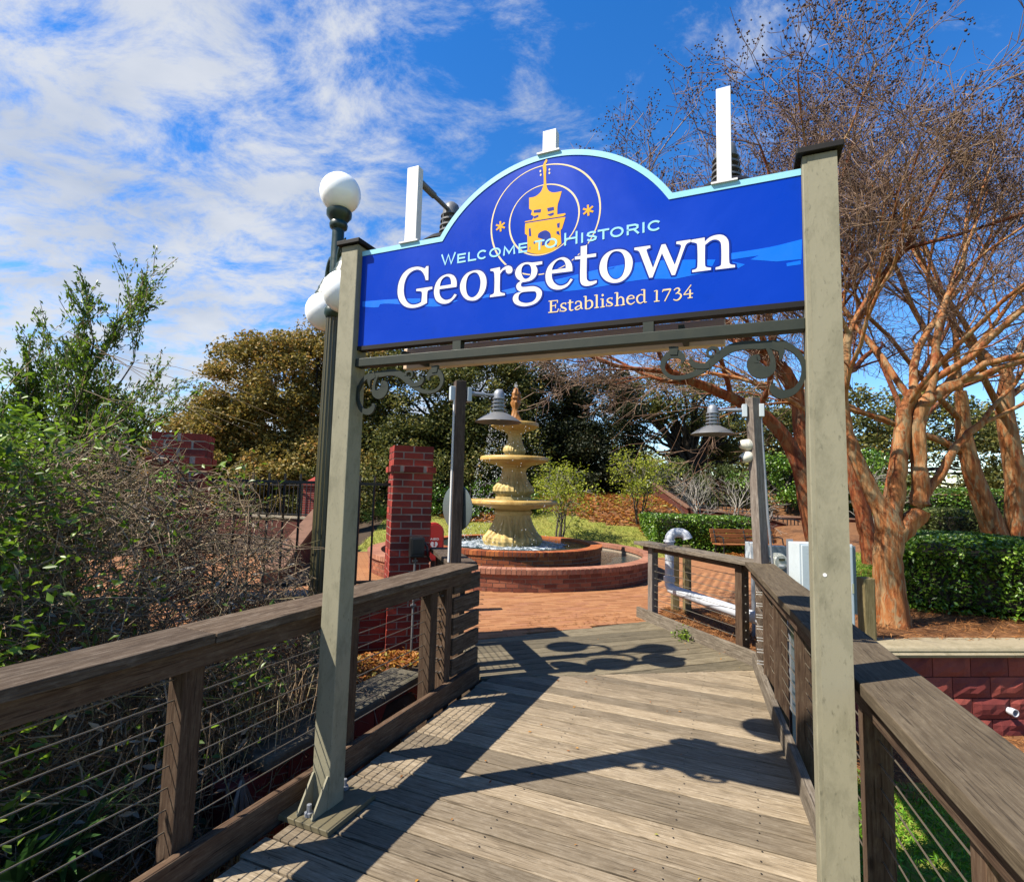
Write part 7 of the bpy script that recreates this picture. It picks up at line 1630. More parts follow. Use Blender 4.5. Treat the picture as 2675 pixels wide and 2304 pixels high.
# --- gooseneck lamps
def barn_lamp(parent, arm0, d, length, mats, r=0.2, deep=True):
    """an arm leaving arm0 along d, a finned body and a shallow conical shade hung at its end"""
    d = Vector(d).normalized()
    e = Vector(arm0) + d * length
    arm = MB().tube([arm0, Vector(arm0) + d * (length * 0.45)], 0.019, 12)
    arm.tube([Vector(arm0) + d * (length * 0.43), e], 0.013, 12)
    a = arm.build('lamp_arm', mats[0], parent, smooth=True)
    body = MB().lathe([(0.0, 0.062), (0.022, 0.058), (0.042, 0.04), (0.05, 0.012), (0.052, -0.02), (0.062, -0.024), (0.062, -0.03), (0.04, -0.034), (0.04, -0.155)], e, 20)
    bo = body.build('lamp_body', mats[1], parent, smooth=True)
    if not deep:
        bo = parent
    for k in range(3):
        z = -0.058 - 0.034 * k
        MB().lathe([(0.042, z), (0.064 + 0.003 * k, z + 0.003), (0.064 + 0.003 * k, z - 0.006), (0.042, z - 0.004)], e, 20).build('fin', mats[1], bo, smooth=True)
    for k in range(4):
        aa = PI / 4 + k * PI / 2
        MB().tube([e + V(0.058 * math.cos(aa), 0.058 * math.sin(aa), -0.02), e + V(0.06 * math.cos(aa), 0.06 * math.sin(aa), -0.15)], 0.003, 6).build('rod', mats[1], bo)
    MB().lathe([(0.045, -0.146), (0.075, -0.155), (0.14, -0.19), (r, -0.232), (r + 0.004, -0.238), (r, -0.236), (0.14, -0.197), (0.07, -0.163), (0.03, -0.16)], e, 40).build('lamp_shade', mats[2], parent, smooth=True)
    MB().ball(e + V(0, 0, -0.185), 0.032, 12, 8).build('bulb', 'globe_glass', bo, smooth=True)
    return e


for t0, t1, zb, zt in ((-1.597, -1.527, 2.859, 3.275), (-0.838, -0.772, 3.168, 3.286), (-0.074, -0.018, 2.859, 3.277)):
    lp = MB().stbox(2.222, 2.268, t0, t1, zb, zt).build('lamp_bracket', 'white_metal', sign, bevel=0.002)
    MB().stbox(2.205, 2.285, t0 - 0.022, t1 + 0.022, zb - 0.002, zb + 0.006).build('foot_plate', 'white_metal', lp)
    barn_lamp(lp, W(2.27, (t0 + t1) / 2, zt - 0.045), AX, 0.36, ('grey_metal', 'shade_metal', 'cap_paint'), 0.19, False)
# ---------------------------------------------------------------- three-globe street lamp
LP = W(3.56, -3.27, 0)
lamp = thing('street_lamp', LP + V(0, 0, -0.1), 'tall fluted street lamp with three white globes behind the left sign post', 'street lamp')


def flute(a, h, r):
    return 1.0 - 0.10 * abs(math.sin(a * 8)) ** 0.6


def bellflute(a, h, r):
    return 1.0 - 0.06 * abs(math.sin(a * 12)) ** 0.7


MB().lathe([(0.20, -0.12), (0.20, -0.05), (0.175, -0.02), (0.165, 0.03), (0.12, 0.075), (0.11, 0.085)], LP, 32).build('base', 'lamp_patina', lamp, smooth=True)
MB().lathe([(0.11, 0.084), (0.128, 0.10), (0.135, 0.13), (0.132, 0.20), (0.122, 0.27), (0.10, 0.36), (0.082, 0.44), (0.074, 0.50)], LP, 96, mod=bellflute).build('bell', 'lamp_patina', lamp, smooth=True)
MB().lathe([(0.09, 0.495), (0.095, 0.52), (0.085, 0.545), (0.078, 0.56)], LP, 32).build('collar', 'lamp_patina', lamp, smooth=True)
MB().lathe([(0.078, 0.555), (0.074, 1.0), (0.068, 2.0), (0.062, 2.95), (0.06, 3.08)], LP, 128, mod=flute).build('fluted_shaft', 'lamp_bronze', lamp, smooth=True)
MB().lathe([(0.064, 3.06), (0.08, 3.09), (0.08, 3.13), (0.062, 3.16), (0.055, 3.2), (0.052, 3.86), (0.075, 3.88), (0.08, 3.91), (0.07, 3.935), (0.085, 3.96), (0.108, 3.99), (0.11, 4.03), (0.095, 4.045), (0.06, 4.045)], LP, 32).build('neck', 'lamp_green', lamp, smooth=True)
MB().ball(LP + V(0, 0, 4.205), 0.178, 40, 24).build('globe', 'globe_glass', lamp, smooth=True)
arm_d = (AX * 0.16 + BX * -0.24).normalized()
for sg in (1, -1):
    d = arm_d * sg
    pts = []
    for i in range(13):
        a = PI * i / 12
        pts.append(LP + d * (0.06 + 0.125 * (1 - math.cos(a))) + V(0, 0, 3.50 + 0.17 * math.sin(a) - 0.02 * i / 12))
    a_ = MB().tube([LP + V(0, 0, 3.36)] + pts, [0.03] + [0.026] * 13, 12)
    am = a_.build('lamp_arm', 'lamp_green', lamp, smooth=True)
    e = LP + d * 0.31 + V(0, 0, 3.50)
    MB().lathe([(0.03, 0.02), (0.05, -0.02), (0.06, -0.05), (0.075, -0.07), (0.08, -0.10), (0.10, -0.13), (0.105, -0.165), (0.06, -0.17)], e, 28).build('fitter', 'lamp_green', am, smooth=True)
    MB().ball(e + V(0, 0, -0.30), 0.178, 40, 24).build('globe', 'globe_glass', lamp, smooth=True)
    leafm = MB()
    for k in range(3):
        q = pts[3 + k * 2]
        leafm.tube([q, q + d * 0.02 + V(0, 0, 0.03), q + d * 0.045 + V(0, 0, 0.035)], [0.012, 0.012, 0.004], 6)
    leafm.build('ornament', 'lamp_green', am, smooth=True)

# ---------------------------------------------------------------- timber lamp poles
plL = thing('lamp_pole', W(4.02, -2.24, 0), 'dark timber pole with a grey barn lamp and white conduit beside the fountain', 'lamp pole')
PB = W(4.04, -2.235, 0)
lumber('pole', PB + V(0, 0, -0.4), PB + V(-0.012, 0, 2.53), 0.092, 0.092, 'dark_pole_wood', plL, up=NX, warp=0.001)
MB().box(PB + EX * -0.075 + V(0, 0, 2.415), EX * 0.025, NX * 0.03, V(0, 0, 0.062)).build('back_box', 'box_metal', plL, bevel=0.004)
MB().box(PB + EX * 0.068 + V(0, 0, 2.415), EX * 0.019, NX * 0.045, V(0, 0, 0.062)).build('junction_box', 'box_metal', plL, bevel=0.004)
MB().tube([PB + EX * -0.062 - NX * 0.02 + V(0, 0, 2.36), PB + EX * -0.062 - NX * 0.02 + V(0, 0, 0.98)], 0.011, 8).build('conduit', 'white_metal', plL, smooth=True)
barn_lamp(plL, PB + EX * 0.088 + V(0, 0, 2.43), EX, 0.26, ('galvanised', 'galvanised', 'shade_metal'), 0.205)

plR = thing('lamp_pole', W(5.62, 0.22, 0), 'pale weathered timber pole with a grey barn lamp and two security cameras', 'lamp pole')
PR = W(5.60, 0.165, 0)
lumber('pole', PR + V(0.05, 0, -0.3), PR + V(-0.045, 0.02, 2.54), 0.096, 0.096, 'pole_wood', plR, up=NX, warp=0.001)
tl = V(-0.045, 0.02, 0)
LR = -(BX * 0.92 + AX * 0.1).normalized()
MB().box(PR + tl + LR * 0.075 + V(0, 0, 2.415), LR * 0.022, LR.cross(V(0, 0, 1)) * 0.04, V(0, 0, 0.062)).build('junction_box', 'box_metal', plR, bevel=0.004)
MB().box(PR + tl - LR * 0.075 + V(0, 0, 2.415), LR * 0.022, LR.cross(V(0, 0, 1)) * 0.04, V(0, 0, 0.062)).build('back_box', 'box_metal', plR, bevel=0.004)
MB().tube([PR + tl - LR * 0.07 + V(0, 0, 2.36), PR + V(0.0, 0, 1.4) - LR * 0.065, PR + V(0.035, 0, 0.95) - LR * 0.068], 0.012, 8).build('conduit', 'galvanised', plR, smooth=True)
barn_lamp(plR, PR + tl + LR * 0.095 + V(0, 0, 2.425), LR, 0.27, ('galvanised', 'galvanised', 'shade_metal'), 0.205)
for z, tilt in ((2.085, 0.1), (1.965, -0.35)):
    c = PR + tl * 0.5 + LR * 0.085 + V(0, 0, z)
    ax_ = (LR + V(0, -0.45 if tilt < 0 else -0.15, tilt)).normalized()
    cm = MB().lathe([(0.0, -0.055), (0.05, -0.05), (0.057, -0.02), (0.055, 0.0), (0.042, 0.05), (0.035, 0.062), (0.03, 0.066)], c, 20, axis=ax_).build('security_camera', 'camera_white', plR, smooth=True)
    MB().lathe([(0.031, 0.062), (0.024, 0.072), (0.0, 0.076)], c, 16, axis=ax_).build('lens', 'dark_glass', cm, smooth=True)

# round convex mirror fixed behind the left pole
disc = thing('round_mirror', PB + V(-0.02, 0.06, 1.43), 'round grey convex mirror seen from behind, hung on the dark lamp pole', 'mirror')
mc = PB + V(0.0, 0.075, 1.43)
max_ = (V(0.72, 0.72, 0.04)).normalized()
MB().lathe([(0.0, 0.035), (0.10, 0.03), (0.17, 0.012), (0.198, -0.004), (0.20, -0.012), (0.195, -0.014), (0.0, -0.010)], mc, 40, axis=max_).build('mirror_disc', 'rust_disc', disc, smooth=True)
MB().box(mc - V(0, 0.02, 0), V(0.02, 0, 0), V(0, 0.02, 0), V(0, 0, 0.05)).build('bracket', 'galvanised', disc)

# ---------------------------------------------------------------- defibrillator cabinet
AE = V(-0.98, 7.0, 0)
aed = thing('defibrillator_cabinet', AE + V(0, 0, 0.0), 'red arched defibrillator cabinet with white AED lettering beside the brick pier', 'cabinet')
ud = V(0.97, 0.22, 0).normalized()
fd = V(ud.y, -ud.x, 0)
prof = [(-0.125, 0.66), (0.125, 0.66), (0.125, 1.02)] + [(0.125 * math.cos(R(a)), 1.02 + 0.125 * math.sin(R(a))) for a in range(10, 180, 10)] + [(-0.125, 1.02)]
MB().prism(prof, (AE, ud, V(0, 0, 1), fd), -0.09, 0.02).build('case', 'red_cabinet', aed, bevel=0.006)
prof2 = [(p[0] * 0.88, (p[1] - 0.9) * 0.92 + 0.9) for p in prof]
dr = MB().prism(prof2, (AE, ud, V(0, 0, 1), fd), 0.02, 0.03).build('door', 'red_cabinet', aed, bevel=0.003)
fn = lambda x, z, off: AE + ud * x + V(0, 0, z) + fd * (0.032 + off * 0.001)
mb = MB()
for k, ch in enumerate('AED'):
    sans(mb, ch, -0.052 + k * 0.04, -0.018 + k * 0.04, 0.925, 0.952, 0.007, fn, 0.2 * k)
mb.build('lettering', 'print_white', dr)
mb = MB()
hp = [(0, 0.80)]
for i in range(25):
    a = 2 * PI * i / 25
    hp.append((0.047 * math.sin(a) ** 3, 0.862 + 0.0036 * (13 * math.cos(a) - 5 * math.cos(2 * a) - 2 * math.cos(3 * a) - math.cos(4 * a))))
tris = tessellate_polygon([[Vector((p[0], p[1], 0)) for p in hp[1:]]])
mb.add([fn(p[0], p[1], 0.2) for p in hp[1:]], [tuple(t) for t in tris])
mb.build('heart', 'print_white', dr)
MB().add([fn(*p, 0.6) for p in ((0.004, 0.895), (0.016, 0.895), (0.006, 0.868), (0.017, 0.868), (-0.006, 0.825), (0.000, 0.855), (-0.011, 0.855))], [(0, 1, 2, 6), (2, 3, 4, 5), (6, 2, 5)]).build('bolt_mark', 'red_cabinet', dr)
MB().beam(AE + fd * -0.03 + V(0, 0, -0.03), AE + fd * -0.03 + V(0, 0, 0.7), 0.06, 0.06).build('stand_post', 'black_iron', aed)

# ---------------------------------------------------------------- plumbing and electrics behind the right railing
pipe = thing('drain_pipe', V(2.13, 7.2, 0), 'grey plastic vent pipe with a return bend and a long sloping run behind the fence', 'pipe')
PC = V(2.135, 7.2, 0)
MB().tube([PC + V(0, 0, 0.42), PC + V(0, 0, 0.97)], 0.058, 20).build('riser', 'pvc', pipe, smooth=True)
bend = [PC + V(0.095 * (1 - math.cos(R(a))), -0.01, 0.985 + 0.095 * math.sin(R(a))) for a in range(0, 91, 10)]
bend += [PC + V(0.14, -0.01, 1.08)]
MB().tube(bend, 0.062, 20).build('bend', 'pvc', pipe, smooth=True)
b2 = [PC + V(0.14 + 0.09 * math.sin(R(a)), -0.01 - 0.03 * math.sin(R(a)), 1.08 - 0.09 * (1 - math.cos(R(a)))) for a in range(0, 81, 10)]
MB().tube(b2, [0.062] * 8 + [0.066], 20).build('outlet_bend', 'pvc', pipe, smooth=True)
MB().lathe([(0.064, 0.0), (0.076, 0.0), (0.076, 0.018), (0.064, 0.03), (0.05, 0.03)], PC + V(0, 0, 0.955), 24).build('coupling', 'pvc', pipe, smooth=True)
MB().lathe([(0.055, -0.01), (0.074, -0.01), (0.074, 0.045), (0.055, 0.05)], PC + V(0, 0, 0.455), 24).build('coupling', 'pvc', pipe, smooth=True)
run = [PC + V(0, 0, 0.46), PC + V(0.0, -0.005, 0.395), PC + V(0.012, -0.055, 0.35), PC + V(0.03, -0.12, 0.345), V(2.46, 5.62, 0.375), V(2.63, 4.95, 0.395), V(2.62, 4.72, 0.42), V(2.5, 4.5, 0.52)]
MB().tube(run, 0.062, 20).build('sloping_run', 'pvc', pipe, smooth=True)
MB().tube([V(2.52, 4.52, 0.50), V(2.42, 4.38, 0.62), V(2.36, 4.30, 0.60), V(2.30, 4.22, 0.46), V(2.22, 4.06, -0.1), V(2.19, 4.0, -0.62)], [0.056, 0.06, 0.062, 0.06, 0.056, 0.056], 20).build('down_run', 'pvc', pipe, smooth=True)
for p, d in ((V(2.285, 4.19, 0.36), V(0.08, 0.16, 0.56)), (V(2.24, 4.10, 0.06), V(0.08, 0.16, 0.56))):
    MB().lathe([(0.056, -0.04), (0.073, -0.04), (0.075, 0.04), (0.056, 0.045)], p, 24, axis=d).build('coupling', 'pvc', pipe, smooth=True)
for k, p in enumerate((V(2.44, 7.42, 0), V(2.30, 7.5, 0))):
    st_ = thing('stub_post', p, 'short treated timber post beside the grey vent pipe' if k == 0 else 'second treated timber post just behind the grey vent pipe', 'post')
    lumber('timber', p + V(0, 0, -0.2), p + V(0, 0, 0.895 - 0.02 * k), 0.092, 0.092, 'treated_wood', st_, up=V(0, 1, 0))
sp2 = thing('stub_post', V(3.635, 5.5, 0.2), 'weathered timber post with a chamfered top at the corner of the planter', 'post')
lumber('timber', V(3.635, 5.52, 0.0), V(3.635, 5.52, 0.80), 0.12, 0.12, 'treated_wood', sp2, up=V(0, 1, 0), bevel=0.014)

ub = thing('electrical_cabinet', V(2.73, 4.62, -0.66), 'tall pale grey electrical cabinet on a steel frame behind the right sign post', 'electrical box')
MB().abox(2.47, 2.93, 4.60, 4.78, 0.50, 1.205).build('cabinet', 'box_metal', ub, bevel=0.005)
MB().abox(2.485, 2.915, 4.583, 4.6, 0.52, 1.19).build('door', 'box_metal', ub, bevel=0.004)
MB().abox(2.90, 2.912, 4.574, 4.583, 0.80, 0.88).build('latch', 'steel', ub)
MB().abox(2.932, 2.965, 4.62, 4.80, 0.62, 1.19).build('side_panel', 'panel_grey', ub)
for x in (2.50, 2.985):
    c = MB().abox(x - 0.02, x + 0.02, 4.79, 4.83, -0.70, 1.22)
    fr = c.build('frame_post', 'galvanised', ub)
    h = MB()
    for k in range(26):
        h.abox(x + 0.0205, x + 0.0225, 4.803, 4.817, -0.05 + k * 0.048, -0.025 + k * 0.048)
    h.build('slot', 'cap_paint', fr)
MB().tube([V(2.94, 4.74, 0.52), V(2.94, 4.74, -0.66)], 0.02, 10).build('conduit', 'galvanised', ub, smooth=True)

mt = thing('electric_meter', V(3.10, 6.25, 0), 'round electric meter under a grey box behind the pale lamp pole', 'electric meter')
MB().abox(2.98, 3.24, 6.27, 6.40, 0.60, 1.02).build('meter_box', 'panel_grey', mt, bevel=0.006)
mp = MB().lathe([(0.0, 0.0), (0.10, 0.0), (0.10, 0.03), (0.09, 0.035), (0.088, 0.075), (0.075, 0.09), (0.0, 0.092)], V(3.11, 6.27, 0.85), 32, axis=V(0.05, -1, 0)).build('meter', 'meter_face', mt, smooth=True)
MB().abox(3.085, 3.15, 6.172, 6.18, 0.865, 0.892).build('display', 'dark_glass', mp)
MB().abox(3.08, 3.145, 6.174, 6.18, 0.80, 0.825).build('name_plate', 'print_white', mp)
MB().tube([V(3.11, 6.33, 0.6), V(3.11, 6.33, -0.05)], 0.03, 10).build('conduit', 'galvanised', mt, smooth=True)
wb = thing('junction_cabinet', V(2.82, 6.2, 0), 'small white junction box left of the electric meter', 'electrical box')
MB().abox(2.75, 2.90, 6.18, 6.30, 0.78, 1.065).build('case', 'box_metal', wb, bevel=0.006)
MB().abox(2.755, 2.895, 6.165, 6.18, 0.785, 1.06).build('cover', 'white_metal', wb, bevel=0.003)
MB().tube([V(2.82, 6.25, 0.78), V(2.82, 6.25, -0.03)], 0.025, 10).build('conduit', 'galvanised', wb, smooth=True)

# ---------------------------------------------------------------- fountain
fo = thing('fountain', FC, 'three-tiered cream stone fountain in two round brick basins', 'fountain')
BB = [brick_mesh(0.192, 0.092, 0.060, 'basin_brick') for _ in range(4)]
BR = [brick_mesh(0.070, 0.26, 0.082, 'coping_brick', 'coping_brick') for _ in range(4)]
WB = [brick_mesh(0.192, 0.092, 0.060, 'wet_brick') for _ in range(3)]
WR = [brick_mesh(0.070, 0.24, 0.080, 'wet_brick', 'coping_brick') for _ in range(4)]


def round_wall(r, z0, nc, brk, cop, vis, mortar, co):
    """courses of brick round a mortar drum; those the plaza side shows stand as pieces, the far ones as one mass"""
    top = z0 + nc * CP
    MB().lathe([(r - 0.006, z0), (r - 0.006, top - 0.004), (r - 0.20, top - 0.004), (r - 0.20, z0)], FC, 120).build('drum', mortar, fo)
    MB().lathe([(r + co, top), (r + co, top + 0.074), (r - 0.21, top + 0.072), (r - 0.21, top)], FC, 120).build('coping_bed', mortar, fo)
    rest = []
    nb = int(2 * PI * r / 0.203)
    for c in range(nc):
        for k in range(nb):
            a = 2 * PI * (k + 0.5 * (c % 2)) / nb
            rest.append((a, V(math.cos(a), math.sin(a), 0), r - 0.045, z0 + (c + 0.5) * CP, brk, 'brick'))
    nr = int(2 * PI * (r + 0.03) / 0.081)
    for k in range(nr):
        a = 2 * PI * k / nr
        rest.append((a, V(math.cos(a), math.sin(a), 0), r - 0.095, top + 0.041, cop, 'coping_brick'))
    mass = MB()
    for a, d, rr, z, ms, nm in rest:
        tang = V(-d.y, d.x, 0)
        off = abs((a + PI / 2 + PI) % (2 * PI) - PI)
        me = random.choice(ms)
        if off < R(vis):
            place(nm, me, FC + d * rr + V(0, 0, z), fo, basis_quat(tang, -d, V(0, 0, 1)))
        else:
            mass.add([FC + d * (rr - vt.co.y) + tang * vt.co.x + V(0, 0, z + vt.co.z) for vt in me.vertices], [tuple(p.vertices) for p in me.polygons])
    o = mass.build('far_bricks', ms[0].materials[0], fo, fix=False)
    tag(o, kind='stuff')
    return top + 0.082


zo = round_wall(FR, -0.01, 4, BB, BR, 70, 'mortar_fountain', 0.029)
zi = round_wall(1.86, -0.01, 6, WB, WR, 55, 'mortar_fountain', 0.019)
MB().lathe([(1.80, 0.20), (FR - 0.19, 0.20)], FC, 96).build('lower_water', 'water', fo, smooth=True)
MB().lathe([(0.01, zi - 0.05), (1.68, zi - 0.05)], FC, 96).build('upper_water', 'water', fo, smooth=True)
MB().lathe([(0.58, zi - 0.045), (0.85, zi - 0.02), (1.12, zi - 0.046)], FC, 96, mod=lambda a, h, r: 1 + 0.05 * math.sin(9 * a) + 0.03 * math.sin(23 * a)).build('foam_ring', 'foam', fo, smooth=True)


def shell(amp, k, z0, z1):
    def f(a, h, r):
        u = min(max((h - z0) / (z1 - z0), 0), 1)
        w = math.sin(PI * u) ** 0.6
        s_ = abs(math.sin(a * k / 2 + 0.7))
        fan = math.sin(a * k * 4 + 6 * u * (1 if math.sin(a * k) > 0 else -1))
        return 1 + amp * w * (s_ - 0.4) + amp * 0.45 * w * fan
    return f


ZF = zi - 0.05
ped = [(0.60, ZF - 0.1), (0.60, ZF + 0.03), (0.615, ZF + 0.09), (0.59, ZF + 0.17), (0.53, ZF + 0.22), (0.47, ZF + 0.30), (0.41, ZF + 0.42), (0.375, ZF + 0.55), (0.37, ZF + 0.62), (0.40, ZF + 0.66), (0.405, ZF + 0.70), (0.37, ZF + 0.72), (0.39, ZF + 0.76), (0.46, ZF + 0.81)]
pm = []
for i in range(len(ped) - 1):
    for k in range(4):
        u = k / 4
        pm.append((ped[i][0] * (1 - u) + ped[i + 1][0] * u, ped[i][1] * (1 - u) + ped[i + 1][1] * u))
pm.append(ped[-1])
MB().lathe(pm, FC, 192, mod=shell(0.10, 6, ZF + 0.0, ZF + 0.62)).build('pedestal', 'fountain_stone', fo, smooth=True)


def bowl(z, r, name='bowl'):
    """rim top at z"""
    return MB().lathe([(0.30 * r, z - 0.20), (0.5 * r, z - 0.185), (0.80 * r, z - 0.14), (0.93 * r, z - 0.105), (0.95 * r, z - 0.095), (r, z - 0.085), (1.005 * r, z - 0.045), (0.99 * r, z - 0.012), (0.965 * r, z), (0.93 * r, z - 0.006), (0.90 * r, z - 0.03), (0.85 * r, z - 0.06), (0.2 * r, z - 0.07)], FC, 96, mod=lambda a, h, rr: 1 + 0.004 * math.sin(a * 17)).build(name, 'fountain_rim', fo, smooth=True)


def urn(z, h, r0, r1, amp, k):
    """turned stem with shell relief between two bowls"""
    p = [(r0 * 0.92, z), (r0 * 0.92, z + h * 0.16), (r0 * 0.80, z + h * 0.17), (r0 * 0.90, z + h * 0.22), (r0 * 1.02, z + h * 0.30), (r0 * 0.98, z + h * 0.40), (r0 * 0.80, z + h * 0.50), (r0 * 0.64, z + h * 0.64), (r1 * 0.60, z + h * 0.80), (r1 * 0.66, z + h * 0.90), (r1, z + h)]
    q = []
    for i in range(len(p) - 1):
        for j in range(4):
            u = j / 4
            q.append((p[i][0] * (1 - u) + p[i + 1][0] * u, p[i][1] * (1 - u) + p[i + 1][1] * u))
    q.append(p[-1])
    return MB().lathe(q, FC, 160, mod=shell(amp, k, z + h * 0.2, z + h * 0.8)).build('stem', 'fountain_stone', fo, smooth=True)


Z3, Z2, Z1 = 1.385, 2.295, 3.03
bowl(Z3, 0.945)
urn(Z3 - 0.07, 0.82, 0.42, 0.42, 0.10, 6)
bowl(Z2, 0.735)
urn(Z2 - 0.07, 0.62, 0.235, 0.24, 0.10, 5)
bowl(Z1, 0.515)
for z, r in ((Z3, 0.80), (Z2, 0.62), (Z1, 0.43)):
    MB().lathe([(0.02, z - 0.02), (r * 1.08, z - 0.02)], FC, 64).build('bowl_water', 'water', fo, smooth=True)
MB().lathe([(0.16, Z1 - 0.03), (0.15, Z1 + 0.05), (0.10, Z1 + 0.12), (0.075, Z1 + 0.20), (0.06, Z1 + 0.30), (0.075, Z1 + 0.36), (0.105, Z1 + 0.44), (0.085, Z1 + 0.50), (0.11, Z1 + 0.54), (0.085, Z1 + 0.60), (0.095, Z1 + 0.64), (0.06, Z1 + 0.70), (0.05, Z1 + 0.75), (0.0, Z1 + 0.78)], FC, 40, mod=lambda a, h, r: 1 + 0.16 * math.sin(3 * a + h * 9) + 0.08 * math.sin(7 * a - h * 20)).build('finial_figure', 'statue_rust', fo, smooth=True)
# falling water: small drops in thin curtains under each rim
pts = []
for z0, z1, r in ((Z1 - 0.05, Z2, 0.52), (Z2 - 0.05, Z3, 0.75), (Z3 - 0.05, ZF, 0.97)):
    nstr = 46
    for k in range(nstr):
        a = 2 * PI * k / nstr + random.uniform(-0.05, 0.05)
        dens = 14 if math.cos(a) < -0.3 else 5
        for j in range(int(dens * (z0 - z1))):
            u = random.random()
            rr = r + 0.10 * math.sqrt(u) + random.gauss(0, 0.015)
            aa = a + random.gauss(0, 0.02)
            pts.append((FC.x + rr * math.cos(aa), FC.y + rr * math.sin(aa), z0 - (z0 - z1) * u ** 1.0))
for k in range(260):
    a = random.uniform(0, 2 * PI)
    rr = random.gauss(0.93, 0.14)
    pts.append((FC.x + rr * math.cos(a), FC.y + rr * math.sin(a), ZF + abs(random.gauss(0, 0.05))))
for k in range(40):
    a = random.uniform(0, 2 * PI)
    rr = abs(random.gauss(0.0, 0.035))
    pts.append((FC.x + rr * math.cos(a), FC.y + rr * math.sin(a), Z1 + 0.78 + abs(random.gauss(0, 0.05))))
P_ = np.array(pts)
oct_ = np.array([[1, 0, 0], [-1, 0, 0], [0, 1, 0], [0, -1, 0], [0, 0, 1.8], [0, 0, -1.8]])
of = np.array([[0, 2, 4], [2, 1, 4], [1, 3, 4], [3, 0, 4], [2, 0, 5], [1, 2, 5], [3, 1, 5], [0, 3, 5]])
sz = (0.003 + 0.005 * RNG.random(len(P_)))[:, None, None]
vv = (P_[:, None, :] + oct_[None] * sz).reshape(-1, 3)
ff = (np.arange(len(P_))[:, None, None] * 6 + of[None]).reshape(-1)
o = fast_mesh('falling_water', vv, ff, 3, 'droplet', fo)
tag(o, kind='stuff')

# ---------------------------------------------------------------- park bench
bn = thing('park_bench', V(5.75, 13.6, 0), 'brown slatted park bench in front of the clipped hedge', 'bench')
BU = V(1, 0.10, 0).normalized()
BN = V(-BU.y, BU.x, 0)
B0 = V(5.15, 13.35, -0.03)
for k in range(3):
    lumber('back_slat', B0 + BN * (0.33 + 0.04 * k) + V(0, 0, 0.48 + 0.115 * k), B0 + BU * 1.75 + BN * (0.33 + 0.04 * k) + V(0, 0, 0.48 + 0.115 * k), 0.03, 0.10, 'bench_wood', bn)
for k in range(4):
    lumber('seat_slat', B0 + BN * (-0.1 + 0.11 * k) + V(0, 0, 0.415 - 0.006 * k), B0 + BU * 1.75 + BN * (-0.1 + 0.11 * k) + V(0, 0, 0.415 - 0.006 * k), 0.10, 0.03, 'bench_wood', bn)
for x in (0.10, 0.90, 1.65):
    c = B0 + BU * x
    mb = MB()
    mb.tube([c + BN * -0.12 + V(0, 0, 0), c + BN * -0.13 + V(0, 0, 0.4), c + BN * -0.08 + V(0, 0, 0.58), c + BN * 0.1 + V(0, 0, 0.60), c + BN * 0.30 + V(0, 0, 0.56)], 0.018, 8)
    mb.tube([c + BN * 0.34 + V(0, 0, 0), c + BN * 0.27 + V(0, 0, 0.38), c + BN * 0.44 + V(0, 0, 0.80)], 0.02, 8)
    mb.tube([c + BN * -0.12 + V(0, 0, 0.385), c + BN * 0.28 + V(0, 0, 0.37)], 0.018, 8)
    mb.build('end_frame', 'black_iron', bn, smooth=True)

# ---------------------------------------------------------------- brick stairs, sloping wall and iron railings on the far right
stn = thing('brick_stairs', V(9.5, 18.2, 0), 'wide brick stairs with pale treads beyond the bench', 'stairs')
SU = V(0.985, -0.17, 0).normalized()
SN = V(0.17, 0.985, 0)
S0 = V(8.9, 17.6, -0.03)
for k in range(6):
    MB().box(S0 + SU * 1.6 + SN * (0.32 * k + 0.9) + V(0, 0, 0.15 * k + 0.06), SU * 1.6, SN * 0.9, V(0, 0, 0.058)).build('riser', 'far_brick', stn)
    MB().box(S0 + SU * 1.6 + SN * (0.32 * k + 0.88) + V(0, 0, 0.15 * k + 0.134), SU * 1.6, SN * 0.91, V(0, 0, 0.014)).build('tread', 'slope_stone', stn)
sw = thing('sloping_wall', V(7.0, 18.3, 0), 'sloping brick wall with a pink stone coping climbing from the stairs to the oaks', 'wall')
wp = [V(5.55, 20.6, 1.95), V(6.25, 18.5, 1.08), V(8.1, 17.45, 0.92), V(8.85, 17.3, 0.70)]
for i in range(3):
    a, b = wp[i], wp[i + 1]
    d = (b - a)
    n = V(-d.y, d.x, 0).normalized() * 0.13
    lo = -0.1
    MB().add([V(a.x, a.y, lo) - n, V(b.x, b.y, lo) - n, V(b.x, b.y, lo) + n, V(a.x, a.y, lo) + n, a - n, b - n, b + n, a + n], [(0, 1, 5, 4), (1, 2, 6, 5), (2, 3, 7, 6), (3, 0, 4, 7), (4, 5, 6, 7)]).build('wall_run', 'far_brick', sw)
    n2 = n * 1.35
    u_ = V(0, 0, 0.045)
    e_ = V(0, 0, 0.003)
    MB().add([a - n2 + e_, b - n2 + e_, b + n2 + e_, a + n2 + e_, a - n2 + u_, b - n2 + u_, b + n2 + u_, a + n2 + u_], [(0, 1, 5, 4), (1, 2, 6, 5), (2, 3, 7, 6), (3, 0, 4, 7), (4, 5, 6, 7), (0, 3, 2, 1)]).build('coping_stone', 'slope_stone', sw)


def picket_fence(root, pts, h, step, thick=0.022, drop=0.06):
    for i in range(len(pts) - 1):
        a, b = pts[i], pts[i + 1]
        for z in (drop, h - 0.06):
            MB().beam(a + V(0, 0, z), b + V(0, 0, z), 0.03, 0.03).build('rail', 'black_iron', root)
        n = max(2, int((b - a).length / step))
        for k in range(n):
            p = a.lerp(b, k / n)
            MB().beam(p, p + V(0, 0, h), thick, thick).build('picket', 'black_iron', root)


